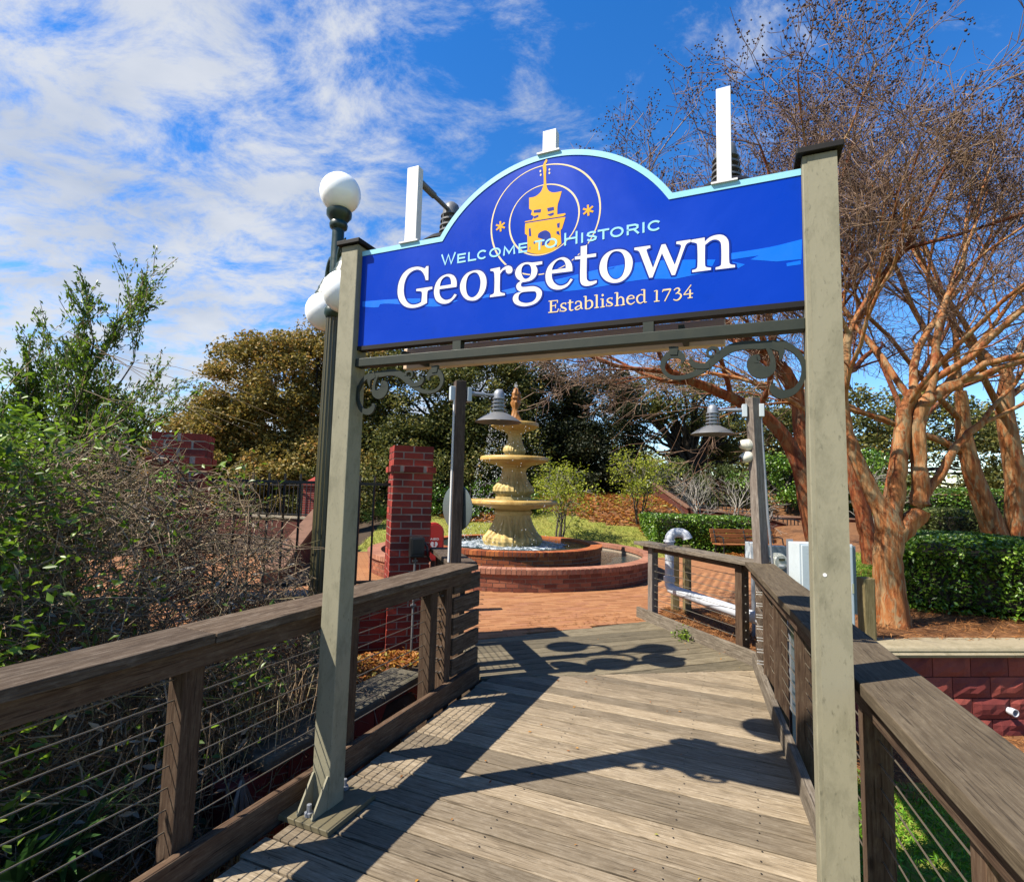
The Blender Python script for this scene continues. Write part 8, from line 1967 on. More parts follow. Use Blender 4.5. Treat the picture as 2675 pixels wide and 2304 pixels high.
f2 = thing('iron_fence', V(7.0, 18.2, 0.9), 'dark iron picket railing running up the sloping wall behind the pale bare shrubs', 'fence')
picket_fence(f2, [p + V(0, 0, 0.075) for p in wp[:3]], 0.78, 0.125)
f3 = thing('iron_fence', V(11.5, 22.0, 0.85), 'dark iron picket fence along the mulch bank above the stairs', 'fence')
picket_fence(f3, [V(9.2, 22.0, 1.02), V(14.5, 21.6, 1.02)], 0.72, 0.14)
hr = thing('stair_handrail', V(9.0, 17.6, 0), 'black iron handrail with pickets at the foot of the brick stairs', 'handrail')
hp_ = [V(8.35, 17.55, 0.05), V(8.95, 17.4, 0.0)]
MB().tube([V(8.0, 18.2, 1.55), V(8.6, 17.5, 0.9), V(9.15, 17.25, 0.86), V(9.3, 17.22, 0.8)], 0.02, 8).build('rail', 'black_iron', hr, smooth=True)
for k in range(11):
    u = k / 10
    x = 8.1 + 1.15 * u
    yb = 18.0 - 0.75 * min(1, u * 1.6)
    zt = 1.45 - 0.6 * min(1, u * 1.6)
    MB().beam(V(x, yb, 0.0 + max(0, 0.5 - u) * 1.0), V(x, yb, zt), 0.025, 0.025).build('picket', 'black_iron', hr)

# ---------------------------------------------------------------- far left: piers, wall, ramp
for k, (x, y) in enumerate(((-4.95, 16.0), (-6.1, 16.6))):
    fp = thing('brick_pier', V(x, y, 0), ('distant brick pier with a pointed cap next to the fluted lamp shaft', 'distant brick pier behind the iron fence, left of the other')[k], 'brick pier')
    sh = MB().abox(x - 0.24, x + 0.24, y - 0.24, y + 0.24, -0.03, 1.55).build('shaft', 'red_brick', fp)
    g = MB()
    for c in range(22):
        z = c * CP
        g.abox(x - 0.243, x + 0.243, y - 0.243, y + 0.243, z - 0.005, z + 0.005)
    g.build('mortar_joint', 'mortar', sh)
    MB().abox(x - 0.29, x + 0.29, y - 0.29, y + 0.29, 1.552, 1.63).build('cap', 'red_brick', fp)
    mb = MB().add([V(x - .26, y - .26, 1.632), V(x + .26, y - .26, 1.632), V(x + .26, y + .26, 1.632), V(x - .26, y + .26, 1.632), V(x, y, 1.84)], [(0, 1, 4), (1, 2, 4), (2, 3, 4), (3, 0, 4), (3, 2, 1, 0)])
    mb.build('pyramid_top', 'red_brick', fp)
dw = thing('low_brick_wall', V(-6.5, 15.6, 0), 'distant low brick wall in shade linking the far piers', 'wall')
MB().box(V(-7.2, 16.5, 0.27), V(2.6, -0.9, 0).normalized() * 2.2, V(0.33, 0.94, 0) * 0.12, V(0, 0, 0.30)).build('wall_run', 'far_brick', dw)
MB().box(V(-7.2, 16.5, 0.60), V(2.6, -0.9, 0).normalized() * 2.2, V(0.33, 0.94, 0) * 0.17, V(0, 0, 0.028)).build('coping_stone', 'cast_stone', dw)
f4 = thing('iron_fence', V(-7.0, 16.5, 0.63), 'distant black iron fence on the low wall between the far piers', 'fence')
picket_fence(f4, [V(-9.2, 17.2, 0.63), V(-5.1, 15.8, 0.63)], 1.0, 0.16)
rp = thing('ramp_wall', V(-4.6, 9.5, 0), 'sloping brick ramp wall with a stone coping seen through the iron fence', 'wall')
ra, rb_ = V(-3.65, 8.3, 0.22), V(-4.75, 13.6, 1.0)
n = V(0.97, 0.2, 0) * 0.13
MB().add([V(ra.x, ra.y, -0.05) - n, V(ra.x, ra.y, -0.05) + n, V(rb_.x, rb_.y, -0.05) + n, V(rb_.x, rb_.y, -0.05) - n, ra - n, ra + n, rb_ + n, rb_ - n], [(0, 1, 5, 4), (1, 2, 6, 5), (2, 3, 7, 6), (3, 0, 4, 7), (4, 5, 6, 7)]).build('wall_run', 'far_brick', rp)
n2 = n * 1.3
MB().add([ra - n2 + V(0, 0, .003), ra + n2 + V(0, 0, .003), rb_ + n2 + V(0, 0, .003), rb_ - n2 + V(0, 0, .003), ra - n2 + V(0, 0, .07), ra + n2 + V(0, 0, .07), rb_ + n2 + V(0, 0, .07), rb_ - n2 + V(0, 0, .07)], [(0, 1, 5, 4), (1, 2, 6, 5), (2, 3, 7, 6), (3, 0, 4, 7), (4, 5, 6, 7), (0, 3, 2, 1)]).build('coping_stone', 'slope_stone', rp)

# a far house low on the left horizon
hs = thing('house', V(-42, 62, 0), 'distant house with a reddish roof low on the horizon behind the vines', 'house')
MB().abox(-48, -38, 60, 66, 0, 3.2).build('wall', 'wall_pale', hs)
MB().add([V(-48.6, 59.4, 3.2), V(-37.4, 59.4, 3.2), V(-37.4, 66.6, 3.2), V(-48.6, 66.6, 3.2), V(-48.2, 63, 5.6), V(-37.8, 63, 5.6)], [(0, 1, 5, 4), (2, 3, 4, 5), (0, 4, 3), (1, 2, 5), (3, 2, 1, 0)]).build('roof', 'roof_red', hs)
for x in (-46.5, -43.5, -40.5):
    w_ = MB().abox(x, x + 1.1, 59.93, 59.99, 1.0, 2.3).build('window', 'print_white', hs)
    MB().abox(x + .1, x + 1.0, 59.90, 59.925, 1.1, 2.2).build('pane', 'dark_glass', w_)
# ---------------------------------------------------------------- plants


def rv(sc=1.0):
    return np.array([random.gauss(0, sc), random.gauss(0, sc), random.gauss(0, sc)])


def nrm(v):
    return v / (np.linalg.norm(v) + 1e-9)


def curve(p, d, L, steps, wander, lift):
    """a wandering limb; lift bends it towards the sky (+) or the ground (-)"""
    P = [np.array(p, float)]
    d = nrm(np.array(d, float))
    for i in range(steps):
        d = nrm(d + rv(wander) + np.array([0, 0, lift]))
        P.append(P[-1] + d * (L / steps))
    return np.array(P), d


class Tree:
    def __init__(self):
        self.thick, self.thin, self.tips = [], [], []

    def limb(self, p, d, L, r, level, maxlev, cfg):
        steps = 6 if level < 2 else (4 if level < maxlev else 3)
        P, dend = curve(p, d, L, steps, cfg['wander'], cfg['lift'][min(level, len(cfg['lift']) - 1)])
        r1 = r * cfg['taper']
        rr = np.linspace(r, max(r1, cfg['rmin']), steps + 1)
        (self.thick if level <= cfg['thick'] else self.thin).append((P, rr))
        if level >= maxlev:
            self.tips.append((P[-1], dend))
            return
        kids = cfg['kids'][min(level, len(cfg['kids']) - 1)]
        for k in range(kids):
            u = 1.0 if k < 2 else random.uniform(0.35, 0.95)
            i = min(int(u * steps), steps)
            q = P[i]
            base = nrm(P[i] - P[max(i - 1, 0)])
            spread = cfg['spread'][min(level, len(cfg['spread']) - 1)]
            side = nrm(np.cross(base, rv()))
            dd = nrm(base + side * spread * random.uniform(0.7, 1.3))
            LL = L * cfg['len'] * random.uniform(0.7, 1.2)
            self.limb(q, dd, LL, max(r1 * (0.8 if k < 2 else 0.6), cfg['rmin']), level + 1, maxlev, cfg)


MYR = dict(wander=0.13, lift=[0.03, 0.03, 0.01, 0.0, 0.02, 0.03], taper=0.55, rmin=0.0032, thick=2, kids=[4, 5, 5, 6, 5, 3], spread=[0.5, 0.55, 0.7, 0.8, 0.8, 0.7], len=0.60)


def crape_myrtle(name, base, stems, label, bark_, seeds=True, maxlev=5, group=None, cfg=MYR, twig='twig'):
    root = thing(name, V(*base), label, 'tree', group)
    T = Tree()
    trunks = []
    for st in stems:
        pts = np.array([np.array(base) + np.array(p) for p in st['pts']], float)
        rad = np.array(st['rad'])
        # resample smoothly
        n = len(pts)
        Q, q_r = [], []
        for i in range(n - 1):
            p0, p1, p2, p3 = pts[max(i - 1, 0)], pts[i], pts[i + 1], pts[min(i + 2, n - 1)]
            for k in range(5):
                u = k / 5
                Q.append(0.5 * (2 * p1 + (p2 - p0) * u + (2 * p0 - 5 * p1 + 4 * p2 - p3) * u * u + (3 * p1 - p0 - 3 * p2 + p3) * u ** 3))
                q_r.append(rad[i] * (1 - u) + rad[i + 1] * u)
        Q.append(pts[-1])
        q_r.append(rad[-1])
        Q = np.array(Q)
        Q[1:-1] += RNG.normal(size=(len(Q) - 2, 3)) * 0.006
        trunks.append((Q, np.array(q_r)))
        for b_ in st.get('limbs', []):
            i = int(b_[0] * (len(Q) - 1))
            T.limb(Q[i], np.array(b_[1]), b_[2] * SCL, q_r[i] * b_[3] * 0.8, 1, maxlev, cfg)
    tubes_mesh('trunk', trunks, bark_, root, 18, lobe=0.085)
    if T.thick:
        tubes_mesh('limbs', T.thick, bark_, root, 6)
    tubes_mesh('crown', T.thin, twig, root, 3)
    if seeds:
        tp = [t for t in T.tips if t[0][2] > base[2] + 4.2 + random.uniform(-0.9, 0.4)]
        tp.sort(key=lambda q: -(q[0][2] + random.uniform(-0.7, 0.7)))
        tp = tp[:1500]
        C = []
        for p, d in tp:
            if random.random() < 0.4:
                continue
            for k in range(random.randint(5, 10)):
                C.append(p + d * random.uniform(-0.05, 0.16) + rv(0.032))
        if C:
            C = np.array(C)
            sz_ = (0.008 + 0.007 * RNG.random(len(C)))[:, None, None]
            o6 = np.array([[1, 0, 0], [-1, 0, 0], [0, 1, 0], [0, -1, 0], [0, 0, 1.1], [0, 0, -1.1]])
            vv_ = (C[:, None, :] + o6[None] * sz_).reshape(-1, 3)
            ff_ = (np.arange(len(C))[:, None, None] * 6 + of[None]).reshape(-1)
            fast_mesh('seed_heads', vv_, ff_, 3, 'seed_head', root, np.repeat(RNG.random(len(C)), 8))
    return root


SCL = 1.22
# the pale forked crape myrtle in the planter, nearest
crape_myrtle('crape_myrtle', (4.36, 6.22, 0.17), [
    dict(pts=[(0.045, -0.01, -0.05), (0.02, 0, 0.3), (0, 0, 0.75), (0.03, 0, 1.1), (-0.12, 0.02, 1.45), (-0.32, 0.05, 1.95), (-0.42, 0.08, 2.6), (-0.30, 0.1, 3.4)], rad=[0.185, 0.155, 0.143, 0.15, 0.085, 0.07, 0.06, 0.045],
         limbs=[(1.0, (-0.35, -0.2, 1), 1.5, 0.9), (1.0, (0.5, 0.3, 1), 1.4, 0.8), (0.75, (-0.9, 0.1, 0.8), 1.5, 0.6), (0.85, (-0.3, -0.8, 0.6), 1.4, 0.6)]),
    dict(pts=[(0.02, 0, 1.05), (0.13, 0.02, 1.45), (0.22, 0.04, 2.0), (0.30, 0.06, 2.45), (0.42, 0.05, 2.7)], rad=[0.11, 0.095, 0.085, 0.075, 0.07],
         limbs=[(1.0, (0.4, 0.2, 1), 1.7, 0.9), (1.0, (1, -0.1, 0.45), 1.7, 0.85), (0.9, (-0.3, 0.5, 1), 1.5, 0.8), (0.8, (0.2, -0.8, 0.7), 1.4, 0.6)]),
    dict(pts=[(0.04, 0, 0.98), (0.24, 0, 1.14), (0.40, 0.0, 1.36), (0.42, 0.02, 1.8), (0.44, 0.02, 2.4), (0.56, 0.0, 2.62), (0.90, -0.02, 2.82)], rad=[0.12, 0.11, 0.10, 0.082, 0.078, 0.075, 0.06],
         limbs=[(1.0, (1, 0.1, 0.25), 1.6, 0.9), (1.0, (0.8, -0.5, 0.6), 1.5, 0.85), (0.85, (0.4, 0.3, 1), 1.7, 0.9), (0.7, (0.95, 0.1, 0.5), 1.5, 0.6)]),
    dict(pts=[(0.40, 0.0, 1.40), (0.62, 0.05, 1.65), (0.95, 0.08, 2.1), (1.25, 0.1, 2.35)], rad=[0.055, 0.05, 0.045, 0.04],
         limbs=[(1.0, (0.6, 0.1, 0.9), 1.3, 0.9), (1.0, (1, 0.2, 0.5), 1.3, 0.9)]),
], 'pale forked crape myrtle with peeling bark in the planter beside the clipped hedge', 'myrtle_bark')
SCL = 0.92
# the red, many-stemmed one behind it, arching over the walk
crape_myrtle('crape_myrtle', (4.42, 7.35, 0.17), [
    dict(pts=[(0.05, 0, 0), (-0.12, 0, 0.6), (-0.32, 0, 1.4), (-0.38, 0, 2.2), (-0.45, 0, 2.8), (-0.75, -0.1, 3.25)], rad=[0.24, 0.17, 0.14, 0.12, 0.10, 0.08],
         limbs=[(1.0, (-1, -0.35, 0.35), 2.2, 0.95), (1.0, (-0.5, -0.4, 1), 1.9, 0.9), (0.8, (0.1, -0.6, 1), 1.7, 0.6), (0.9, (-0.8, 0.4, 0.9), 1.8, 0.7)]),
    dict(pts=[(0.0, 0.05, 0.1), (0.02, 0.05, 0.9), (-0.02, 0.05, 1.8), (0.05, 0.05, 2.7), (0.05, 0.05, 3.4)], rad=[0.20, 0.15, 0.125, 0.11, 0.09],
         limbs=[(1.0, (-0.2, 0.2, 1), 1.9, 0.95), (1.0, (0.7, -0.1, 1), 1.8, 0.9), (0.85, (0.9, 0.2, 0.8), 1.7, 0.7), (0.75, (-0.9, -0.3, 0.9), 1.7, 0.6)]),
    dict(pts=[(-0.08, -0.05, 0.3), (-0.36, -0.08, 1.3), (-0.62, -0.1, 2.1), (-1.05, -0.15, 2.55), (-1.7, -0.2, 2.85), (-2.3, -0.3, 3.05)], rad=[0.15, 0.11, 0.09, 0.08, 0.065, 0.05],
         limbs=[(1.0, (-1, -0.1, 0.1), 1.7, 0.9), (1.0, (-0.9, -0.6, 0.4), 1.6, 0.9), (0.75, (-0.6, -0.3, 0.9), 1.7, 0.7), (0.6, (-0.3, -0.7, 0.9), 1.6, 0.7), (0.88, (-0.9, -0.2, -0.05), 1.3, 0.6)]),
], 'red-barked crape myrtle with several stems behind the electrical cabinet, arching over the walk', 'red_myrtle_bark')
SCL = 1.6
crape_myrtle('crape_myrtle', (8.0, 8.7, 0.3), [
    dict(pts=[(0, 0, 0), (-0.1, 0, 0.7), (-0.38, 0, 1.5), (-0.55, 0, 2.2), (-0.6, 0, 3.1)], rad=[0.2, 0.17, 0.14, 0.12, 0.08],
         limbs=[(1.0, (-0.6, -0.2, 1), 2.0, 0.9), (1.0, (0.3, 0.2, 1), 1.9, 0.9), (0.7, (-1, 0, 0.5), 1.8, 0.6), (0.85, (-0.8, -0.5, 0.8), 1.8, 0.6)]),
    dict(pts=[(0.15, 0, 0), (0.2, 0, 0.9), (0.22, 0, 1.8), (0.12, 0, 2.8), (0.2, 0, 3.4)], rad=[0.2, 0.16, 0.14, 0.12, 0.09],
         limbs=[(1.0, (0.4, -0.3, 1), 2.0, 0.9), (1.0, (-0.5, 0.2, 1), 1.9, 0.9), (0.8, (0.9, 0, 0.6), 1.8, 0.6), (0.7, (-0.9, -0.4, 0.8), 1.8, 0.6)]),
], 'two-stemmed crape myrtle rising behind the clipped hedge at the right edge', 'myrtle_bark')
crape_myrtle('crape_myrtle', (7.4, 11.0, 0.3), [
    dict(pts=[(0, 0, 0), (-0.1, 0, 0.7), (-0.3, 0, 1.6), (-0.5, 0, 2.6), (-0.8, 0, 3.4)], rad=[0.18, 0.15, 0.13, 0.11, 0.08],
         limbs=[(1.0, (-0.6, -0.2, 1), 2.1, 0.9), (1.0, (0.5, 0.2, 1), 2.1, 0.9), (0.7, (-1, 0, 0.6), 1.9, 0.6), (0.85, (-0.8, 0.5, 0.8), 1.9, 0.6)]),
    dict(pts=[(0.1, 0, 0), (0.3, 0, 0.9), (0.5, 0, 1.9), (0.7, 0, 3.2)], rad=[0.16, 0.13, 0.11, 0.08],
         limbs=[(1.0, (0.5, -0.3, 1), 2.1, 0.9), (1.0, (-0.3, 0.2, 1), 2.1, 0.9), (0.8, (0.9, 0, 0.6), 1.8, 0.6)]),
], 'farther crape myrtle in the mulch behind the lamp pole, bare and twiggy', 'red_myrtle_bark', maxlev=4)


# ---------------------------------------------------------------- evergreen trees behind the plaza
def big_tree(name, base, lobes, nclump, per, lsize, leaf, label, seed_spread=0.55, limbs=7, hole=0.0):
    tr_ = 0.2 if name == 'evergreen_shrub' else 1.0
    root = thing(name, V(*base), label, 'tree')
    lines = []
    C_all, R_all = [], []
    vol = np.array([l[3] * l[4] * l[5] for l in lobes])
    vol = vol / vol.sum()
    top = np.array(base, float)
    lines.append((np.array([top, top + [0.1, 0, 1.0 * tr_], top + [0.3 * tr_, 0, 2.0 * tr_]]), np.array([0.30, 0.24, 0.20]) * tr_))
    for k in range(nclump):
        l = lobes[RNG.choice(len(lobes), p=vol)]
        c = np.array(l[:3])
        rad = np.array(l[3:6])
        d = nrm(rv())
        u = random.uniform(0.45, 1.0) ** 0.5
        cc = c + d * rad * u
        if cc[2] < base[2] + 0.2:
            cc[2] = base[2] + 0.2 + random.random() * 0.5
        if hole and random.random() < hole:
            continue
        sp_ = seed_spread * random.uniform(0.7, 1.35)
        m_ = int(per * random.uniform(0.7, 1.3))
        q = RNG.normal(size=(m_, 3))
        q = unit(q) * (RNG.random((m_, 1)) ** 0.45) * sp_ * np.array([1.15, 1.15, 0.75])
        C_all.append(cc + q)
        tone = random.uniform(-0.16, 0.16)
        R_all.append(np.clip(RNG.random(m_) * 0.8 + 0.1 + tone, 0, 1))
        if k % max(1, nclump // (limbs * 5)) == 0:
            a0 = top + np.array([0.2, 0, 1.4 + random.random() * 0.5]) * tr_
            P_l = np.array([a0 * (1 - u_) + cc * u_ + rv(0.10) * (4 * u_ * (1 - u_)) + np.array([0, 0, 0.5 * math.sin(PI * u_)]) for u_ in np.linspace(0, 1, 8)])
            lines.append((P_l, np.linspace(0.11, 0.018, 8) * (0.4 + 0.6 * tr_)))
    tubes_mesh('trunk', lines, 'oak_bark', root, 7)
    leaf_mesh('crown', np.concatenate(C_all), lsize, leaf, root, np.concatenate(R_all), aspect=0.6)
    return root


big_tree('live_oak', (-8.2, 21.0, -0.02), [(-11.8, 20.4, 2.3, 2.3, 2.2, 2.2), (-10.4, 20.6, 3.6, 2.0, 2.0, 2.2), (-9.0, 20.6, 4.8, 2.8, 2.4, 3.1), (-6.8, 21.2, 5.2, 2.4, 2.2, 3.1), (-12.6, 20.2, 1.6, 1.8, 1.6, 1.6), (-9.5, 19.6, 1.6, 4.0, 2.0, 1.6), (-7.0, 19.5, 1.8, 3.0, 2.0, 1.8)],
         560, 215, 0.135, 'oak_leaf', 'bronze-green live oak rising left of the fluted street lamp')
big_tree('live_oak', (-2.2, 22.0, 1.2), [(-3.8, 21.0, 4.4, 2.6, 2.2, 3.2), (-1.4, 21.6, 4.4, 2.6, 2.2, 3.4), (-3.2, 20.0, 2.4, 2.6, 1.8, 2.2), (-0.6, 20.6, 2.6, 2.2, 1.6, 2.2)],
         430, 250, 0.12, 'green_oak_leaf', 'olive-green live oak standing behind the fountain and the brick pier')
big_tree('cedar_tree', (2.4, 22.6, 1.5), [(1.4, 22.2, 4.0, 1.9, 1.8, 3.4), (3.6, 22.4, 3.8, 1.9, 1.8, 3.2), (2.4, 21.4, 2.4, 2.4, 1.4, 1.4)],
         330, 250, 0.115, 'dark_leaf', 'dark cedar tree directly behind the small lime-green trees')
big_tree('live_oak', (8.2, 25.0, 1.1), [(5.6, 24.4, 5.0, 1.6, 1.6, 1.8), (7.6, 24.4, 6.2, 2.2, 1.8, 1.5), (10.0, 24.8, 5.2, 2.4, 1.8, 2.0), (11.4, 25.0, 4.0, 2.2, 1.8, 2.2), (5.8, 25.2, 3.2, 0.9, 1.0, 0.9)],
         150, 170, 0.13, 'green_oak_leaf', 'open live oak with dark limbs and sky between its clumps, beyond the stairs', limbs=10)
big_tree('evergreen_shrub', (10.6, 20.6, 1.0), [(10.2, 20.8, 2.0, 1.4, 1.0, 1.0), (11.8, 20.8, 2.2, 1.5, 1.0, 1.2), (13.4, 20.9, 2.4, 1.6, 1.0, 1.3)], 110, 170, 0.11, 'hedge_leaf', 'large glossy green shrub above the stairs and the iron fence', 0.42, 3)
big_tree('evergreen_shrub', (-5.4, 18.3, 0.0), [(-4.2, 18.0, 1.2, 1.9, 0.9, 1.2), (-6.4, 18.4, 1.2, 1.6, 0.9, 1.1)], 90, 170, 0.10, 'green_oak_leaf', 'rounded evergreen shrub behind the far brick piers', 0.42, 3)
big_tree('evergreen_shrub', (-1.6, 17.6, 0.3), [(-1.9, 17.6, 0.9, 1.1, 0.7, 0.75), (-0.2, 17.9, 1.0, 1.3, 0.7, 0.8)], 60, 170, 0.085, 'hedge_leaf', 'low green shrub between the brick pier and the fountain', 0.34, 3)
big_tree('evergreen_shrub', (7.6, 21.6, 1.0), [(6.6, 21.6, 2.0, 1.0, 0.9, 0.9), (8.4, 21.4, 1.9, 1.2, 0.9, 0.9)], 60, 170, 0.10, 'olive_leaf', 'olive shrub on the bank behind the pale bare shrubs', 0.40, 3)
# far woods closing the view on both sides
big_tree('far_woods', (20, 34, 1.0), [(14, 33, 4.0, 4, 3, 3.2), (20, 33, 4.5, 4, 3, 4.0), (27, 34, 4.5, 5, 3, 4.5), (35, 36, 4.5, 5, 3, 4.5), (15, 30, 1.4, 4, 1.5, 1.2), (22, 30, 1.6, 4, 1.5, 1.4), (29, 31, 1.8, 4, 1.5, 1.6)], 320, 140, 0.24, 'green_oak_leaf', 'far belt of mixed trees behind the crape myrtles on the right', 0.9, 6)
big_tree('far_woods', (8, 42, 1.0), [(-6, 42, 2.6, 7, 3, 2.6), (6, 42, 2.6, 7, 3, 2.6), (18, 43, 2.8, 7, 3, 3.0)], 150, 150, 0.3, 'green_oak_leaf', 'far belt of trees added to cover the bright horizon beside the open oak', 1.1, 4)  # belt added to hide the overbright sky low in this gap
big_tree('far_woods', (-30, 60, 0.0), [(-70, 70, 1.5, 14, 3, 2.0), (-48, 72, 1.5, 12, 3, 2.0), (-30, 60, 1.2, 8, 3, 1.8)], 160, 150, 0.5, 'green_oak_leaf', 'low far tree line on the left horizon', 1.6, 4)


# ---------------------------------------------------------------- small lime trees, pale bare shrubs
def small_tree(base, h, w, label, lean=0.0):
    root = thing('young_tree', V(*base), label, 'tree', 'young lime-green trees')
    T = Tree()
    cfg = dict(wander=0.08, lift=[0.05, 0.0, -0.02, 0.0], taper=0.55, rmin=0.003, thick=1, kids=[4, 4, 4, 3], spread=[0.6, 0.8, 0.9, 0.9], len=0.62)
    for k in range(4):
        a = 2 * PI * k / 4 + 0.4
        T.limb(np.array(base) + np.array([0.05 * math.cos(a), 0.05 * math.sin(a), 0]), np.array([0.20 * math.cos(a) + lean, 0.20 * math.sin(a), 1]), h * 0.42, 0.032, 0, 3, cfg)
    tubes_mesh('trunk', T.thick, 'shrub_bark', root, 7)
    tag(tubes_mesh('twigs', T.thin, 'pale_twig', root, 4), kind='stuff')
    C = []
    for p, d in T.tips:
        for k in range(9):
            C.append(p + rv(0.085) + d * 0.04)
    C = np.array(C)
    leaf_mesh('crown', C, 0.085, 'lime_leaf', root, aspect=0.55, up_bias=0.8)
    return root


small_tree((1.38, 15.0, float(ground_z(1.38, 15.0)) - 0.02), 2.7, 1.4, 'young lime-green tree just right of the fountain', 0.03)
small_tree((4.06, 17.0, float(ground_z(4.06, 17.0)) - 0.02), 2.55, 1.4, 'young lime-green tree in the mulch, farther right of the fountain', 0.08)


def bare_shrub(base, stems, label):
    root = thing('bare_shrub', V(*base), label, 'shrub', 'pale bare shrubs')
    T = Tree()
    cfg = dict(wander=0.14, lift=[0.05, 0.02, 0.02, 0.0], taper=0.6, rmin=0.004, thick=1, kids=[4, 4, 4, 3], spread=[0.55, 0.7, 0.7, 0.7], len=0.66)
    for d, L in stems:
        T.limb(np.array(base, float), np.array(d), L, 0.035, 0, 3, cfg)
    tubes_mesh('trunk', T.thick, 'pale_twig', root, 6)
    tubes_mesh('crown', T.thin, 'pale_twig', root, 4)


bare_shrub((5.9, 16.8, 0.25), [((0.05, 0, 1), 1.0), ((0.5, 0, 1), 1.1), ((-0.25, 0.1, 1), 0.9), ((0.25, -0.2, 1), 1.0)], 'pale bare shrub with upright stems behind the clipped hedge')
bare_shrub((6.75, 16.6, 0.25), [((0.7, 0, 1), 1.1), ((0.15, 0, 1), 1.0), ((0.9, 0.1, 0.7), 1.1)], 'pale bare shrub leaning right behind the clipped hedge')
bare_shrub((9.6, 14.2, 0.6), [((0.1, 0, 1), 0.9), ((-0.5, 0, 1), 0.9), ((0.5, 0, 1), 0.9)], 'pale bare shrub seen between the myrtle trunks')


# ---------------------------------------------------------------- hedges
def hedge(base, u, length, depth, h, n, lsize, label, leaf='hedge_leaf'):
    u = Vector(u).normalized()
    v = V(-u.y, u.x, 0)
    b = Vector(base)
    root = thing('hedge', b + u * (length / 2) + v * (depth / 2), label, 'hedge', 'clipped hedges')
    MB().box(b + u * (length / 2) + v * (depth / 2) + V(0, 0, h * 0.46), u * (length / 2 - 0.14), v * (depth / 2 - 0.14), V(0, 0, h * 0.46 - 0.1)).build('dark_core', 'oak_bark', root)  # solid dark box added inside so the leaf shell isn't seen through
    P = []
    for i in range(n):
        f = random.random()
        A_top = length * depth
        A_f = length * h
        A_s = depth * h
        tot = A_top + 2 * A_f + 2 * A_s
        f *= tot
        if f < A_top:
            q = (random.random() * length, random.random() * depth, h)
        elif f < A_top + 1.5 * A_f:
            q = (random.random() * length, 0, random.random() * h)
        elif f < A_top + 2 * A_f:
            q = (random.random() * length, depth, random.random() * h)
        elif f < A_top + 2 * A_f + A_s * 1.6:
            q = (0, random.random() * depth, random.random() * h)
        else:
            q = (length, random.random() * depth, random.random() * h)
        bump = 0.05 * math.sin(q[0] * 4.1 + 1) * math.cos(q[1] * 3.7) + 0.04 * math.sin(q[2] * 7 + q[0] * 2.2)
        k = 1 - abs(random.gauss(0, 0.07)) + bump
        cx, cy, cz = length / 2, depth / 2, h * 0.5
        x = cx + (q[0] - cx) * (1 - (1 - k) * min(1, 0.9 / length * 2))
        y = cy + (q[1] - cy) * (1 - (1 - k) * min(1, 0.9 / depth * 2))
        z = cz + (q[2] - cz) * k
        # rounded shoulders
        ex = max(0, abs(x - cx) / cx - 0.80) * 0.9
        ey = max(0, abs(y - cy) / cy - 0.75) * 0.7
        if z > h * 0.8:
            z -= (ex + ey) * 0.25 * h
        p = b + u * x + v * y + V(0, 0, max(z, 0.02))
        P.append((p.x, p.y, p.z))
    leaf_mesh('foliage', np.array(P), lsize, leaf, root, aspect=0.55, up_bias=0.6)
    return root


hedge((5.10, 7.15, 0.17), (0.80, -0.60, 0), 3.2, 2.6, 0.92, 26000, 0.062, 'broad clipped hedge in the planter beside the pale crape myrtle')
hedge((9.2, 11.6, 0.35), (1, -0.1, 0), 2.6, 1.2, 1.05, 9000, 0.065, 'light green clipped hedge behind the pale crape myrtle trunk', 'olive_leaf')
hedge((11.2, 15.6, 0.8), (1, -0.1, 0), 3.2, 1.4, 1.15, 8000, 0.08, 'dark clipped hedge farthest back on the right')
hedge((4.0, 14.75, -0.02), (1, -0.02, 0), 2.9, 2.2, 1.0, 15000, 0.075, 'clipped hedge behind the brown bench and the vent pipe')
hedge((9.4, 24.4, 0.9), (1, 0, 0), 6.0, 1.6, 1.3, 5000, 0.12, 'hedge on the bank above the far iron fence')


# ---------------------------------------------------------------- palmettos
def fan(base, tip, up, n, length, width, out):
    """one palmetto fan: blades radiating from the end of its stalk"""
    base, tip = np.array(base, float), np.array(tip, float)
    d = nrm(tip - base)
    side = nrm(np.cross(d, np.array(up)))
    V_, F_ = out
    for k in range(n):
        a = -1.35 + 2.7 * k / (n - 1)
        dd = nrm(d * math.cos(a) + side * math.sin(a) + rv(0.04))
        L = length * (0.75 + 0.25 * math.cos(a)) * random.uniform(0.9, 1.05)
        w = nrm(np.cross(dd, np.array(up))) * width
        mid = tip + dd * L * 0.5 + np.array([0, 0, 0.02])
        end = tip + dd * L + np.array([0, 0, -0.12 * L])
        b0 = len(V_)
        V_ += [tip - w * 0.3, tip + w * 0.3, mid + w, mid - w, end]
        F_ += [(b0, b0 + 1, b0 + 2), (b0, b0 + 2, b0 + 3), (b0 + 3, b0 + 2, b0 + 4)]


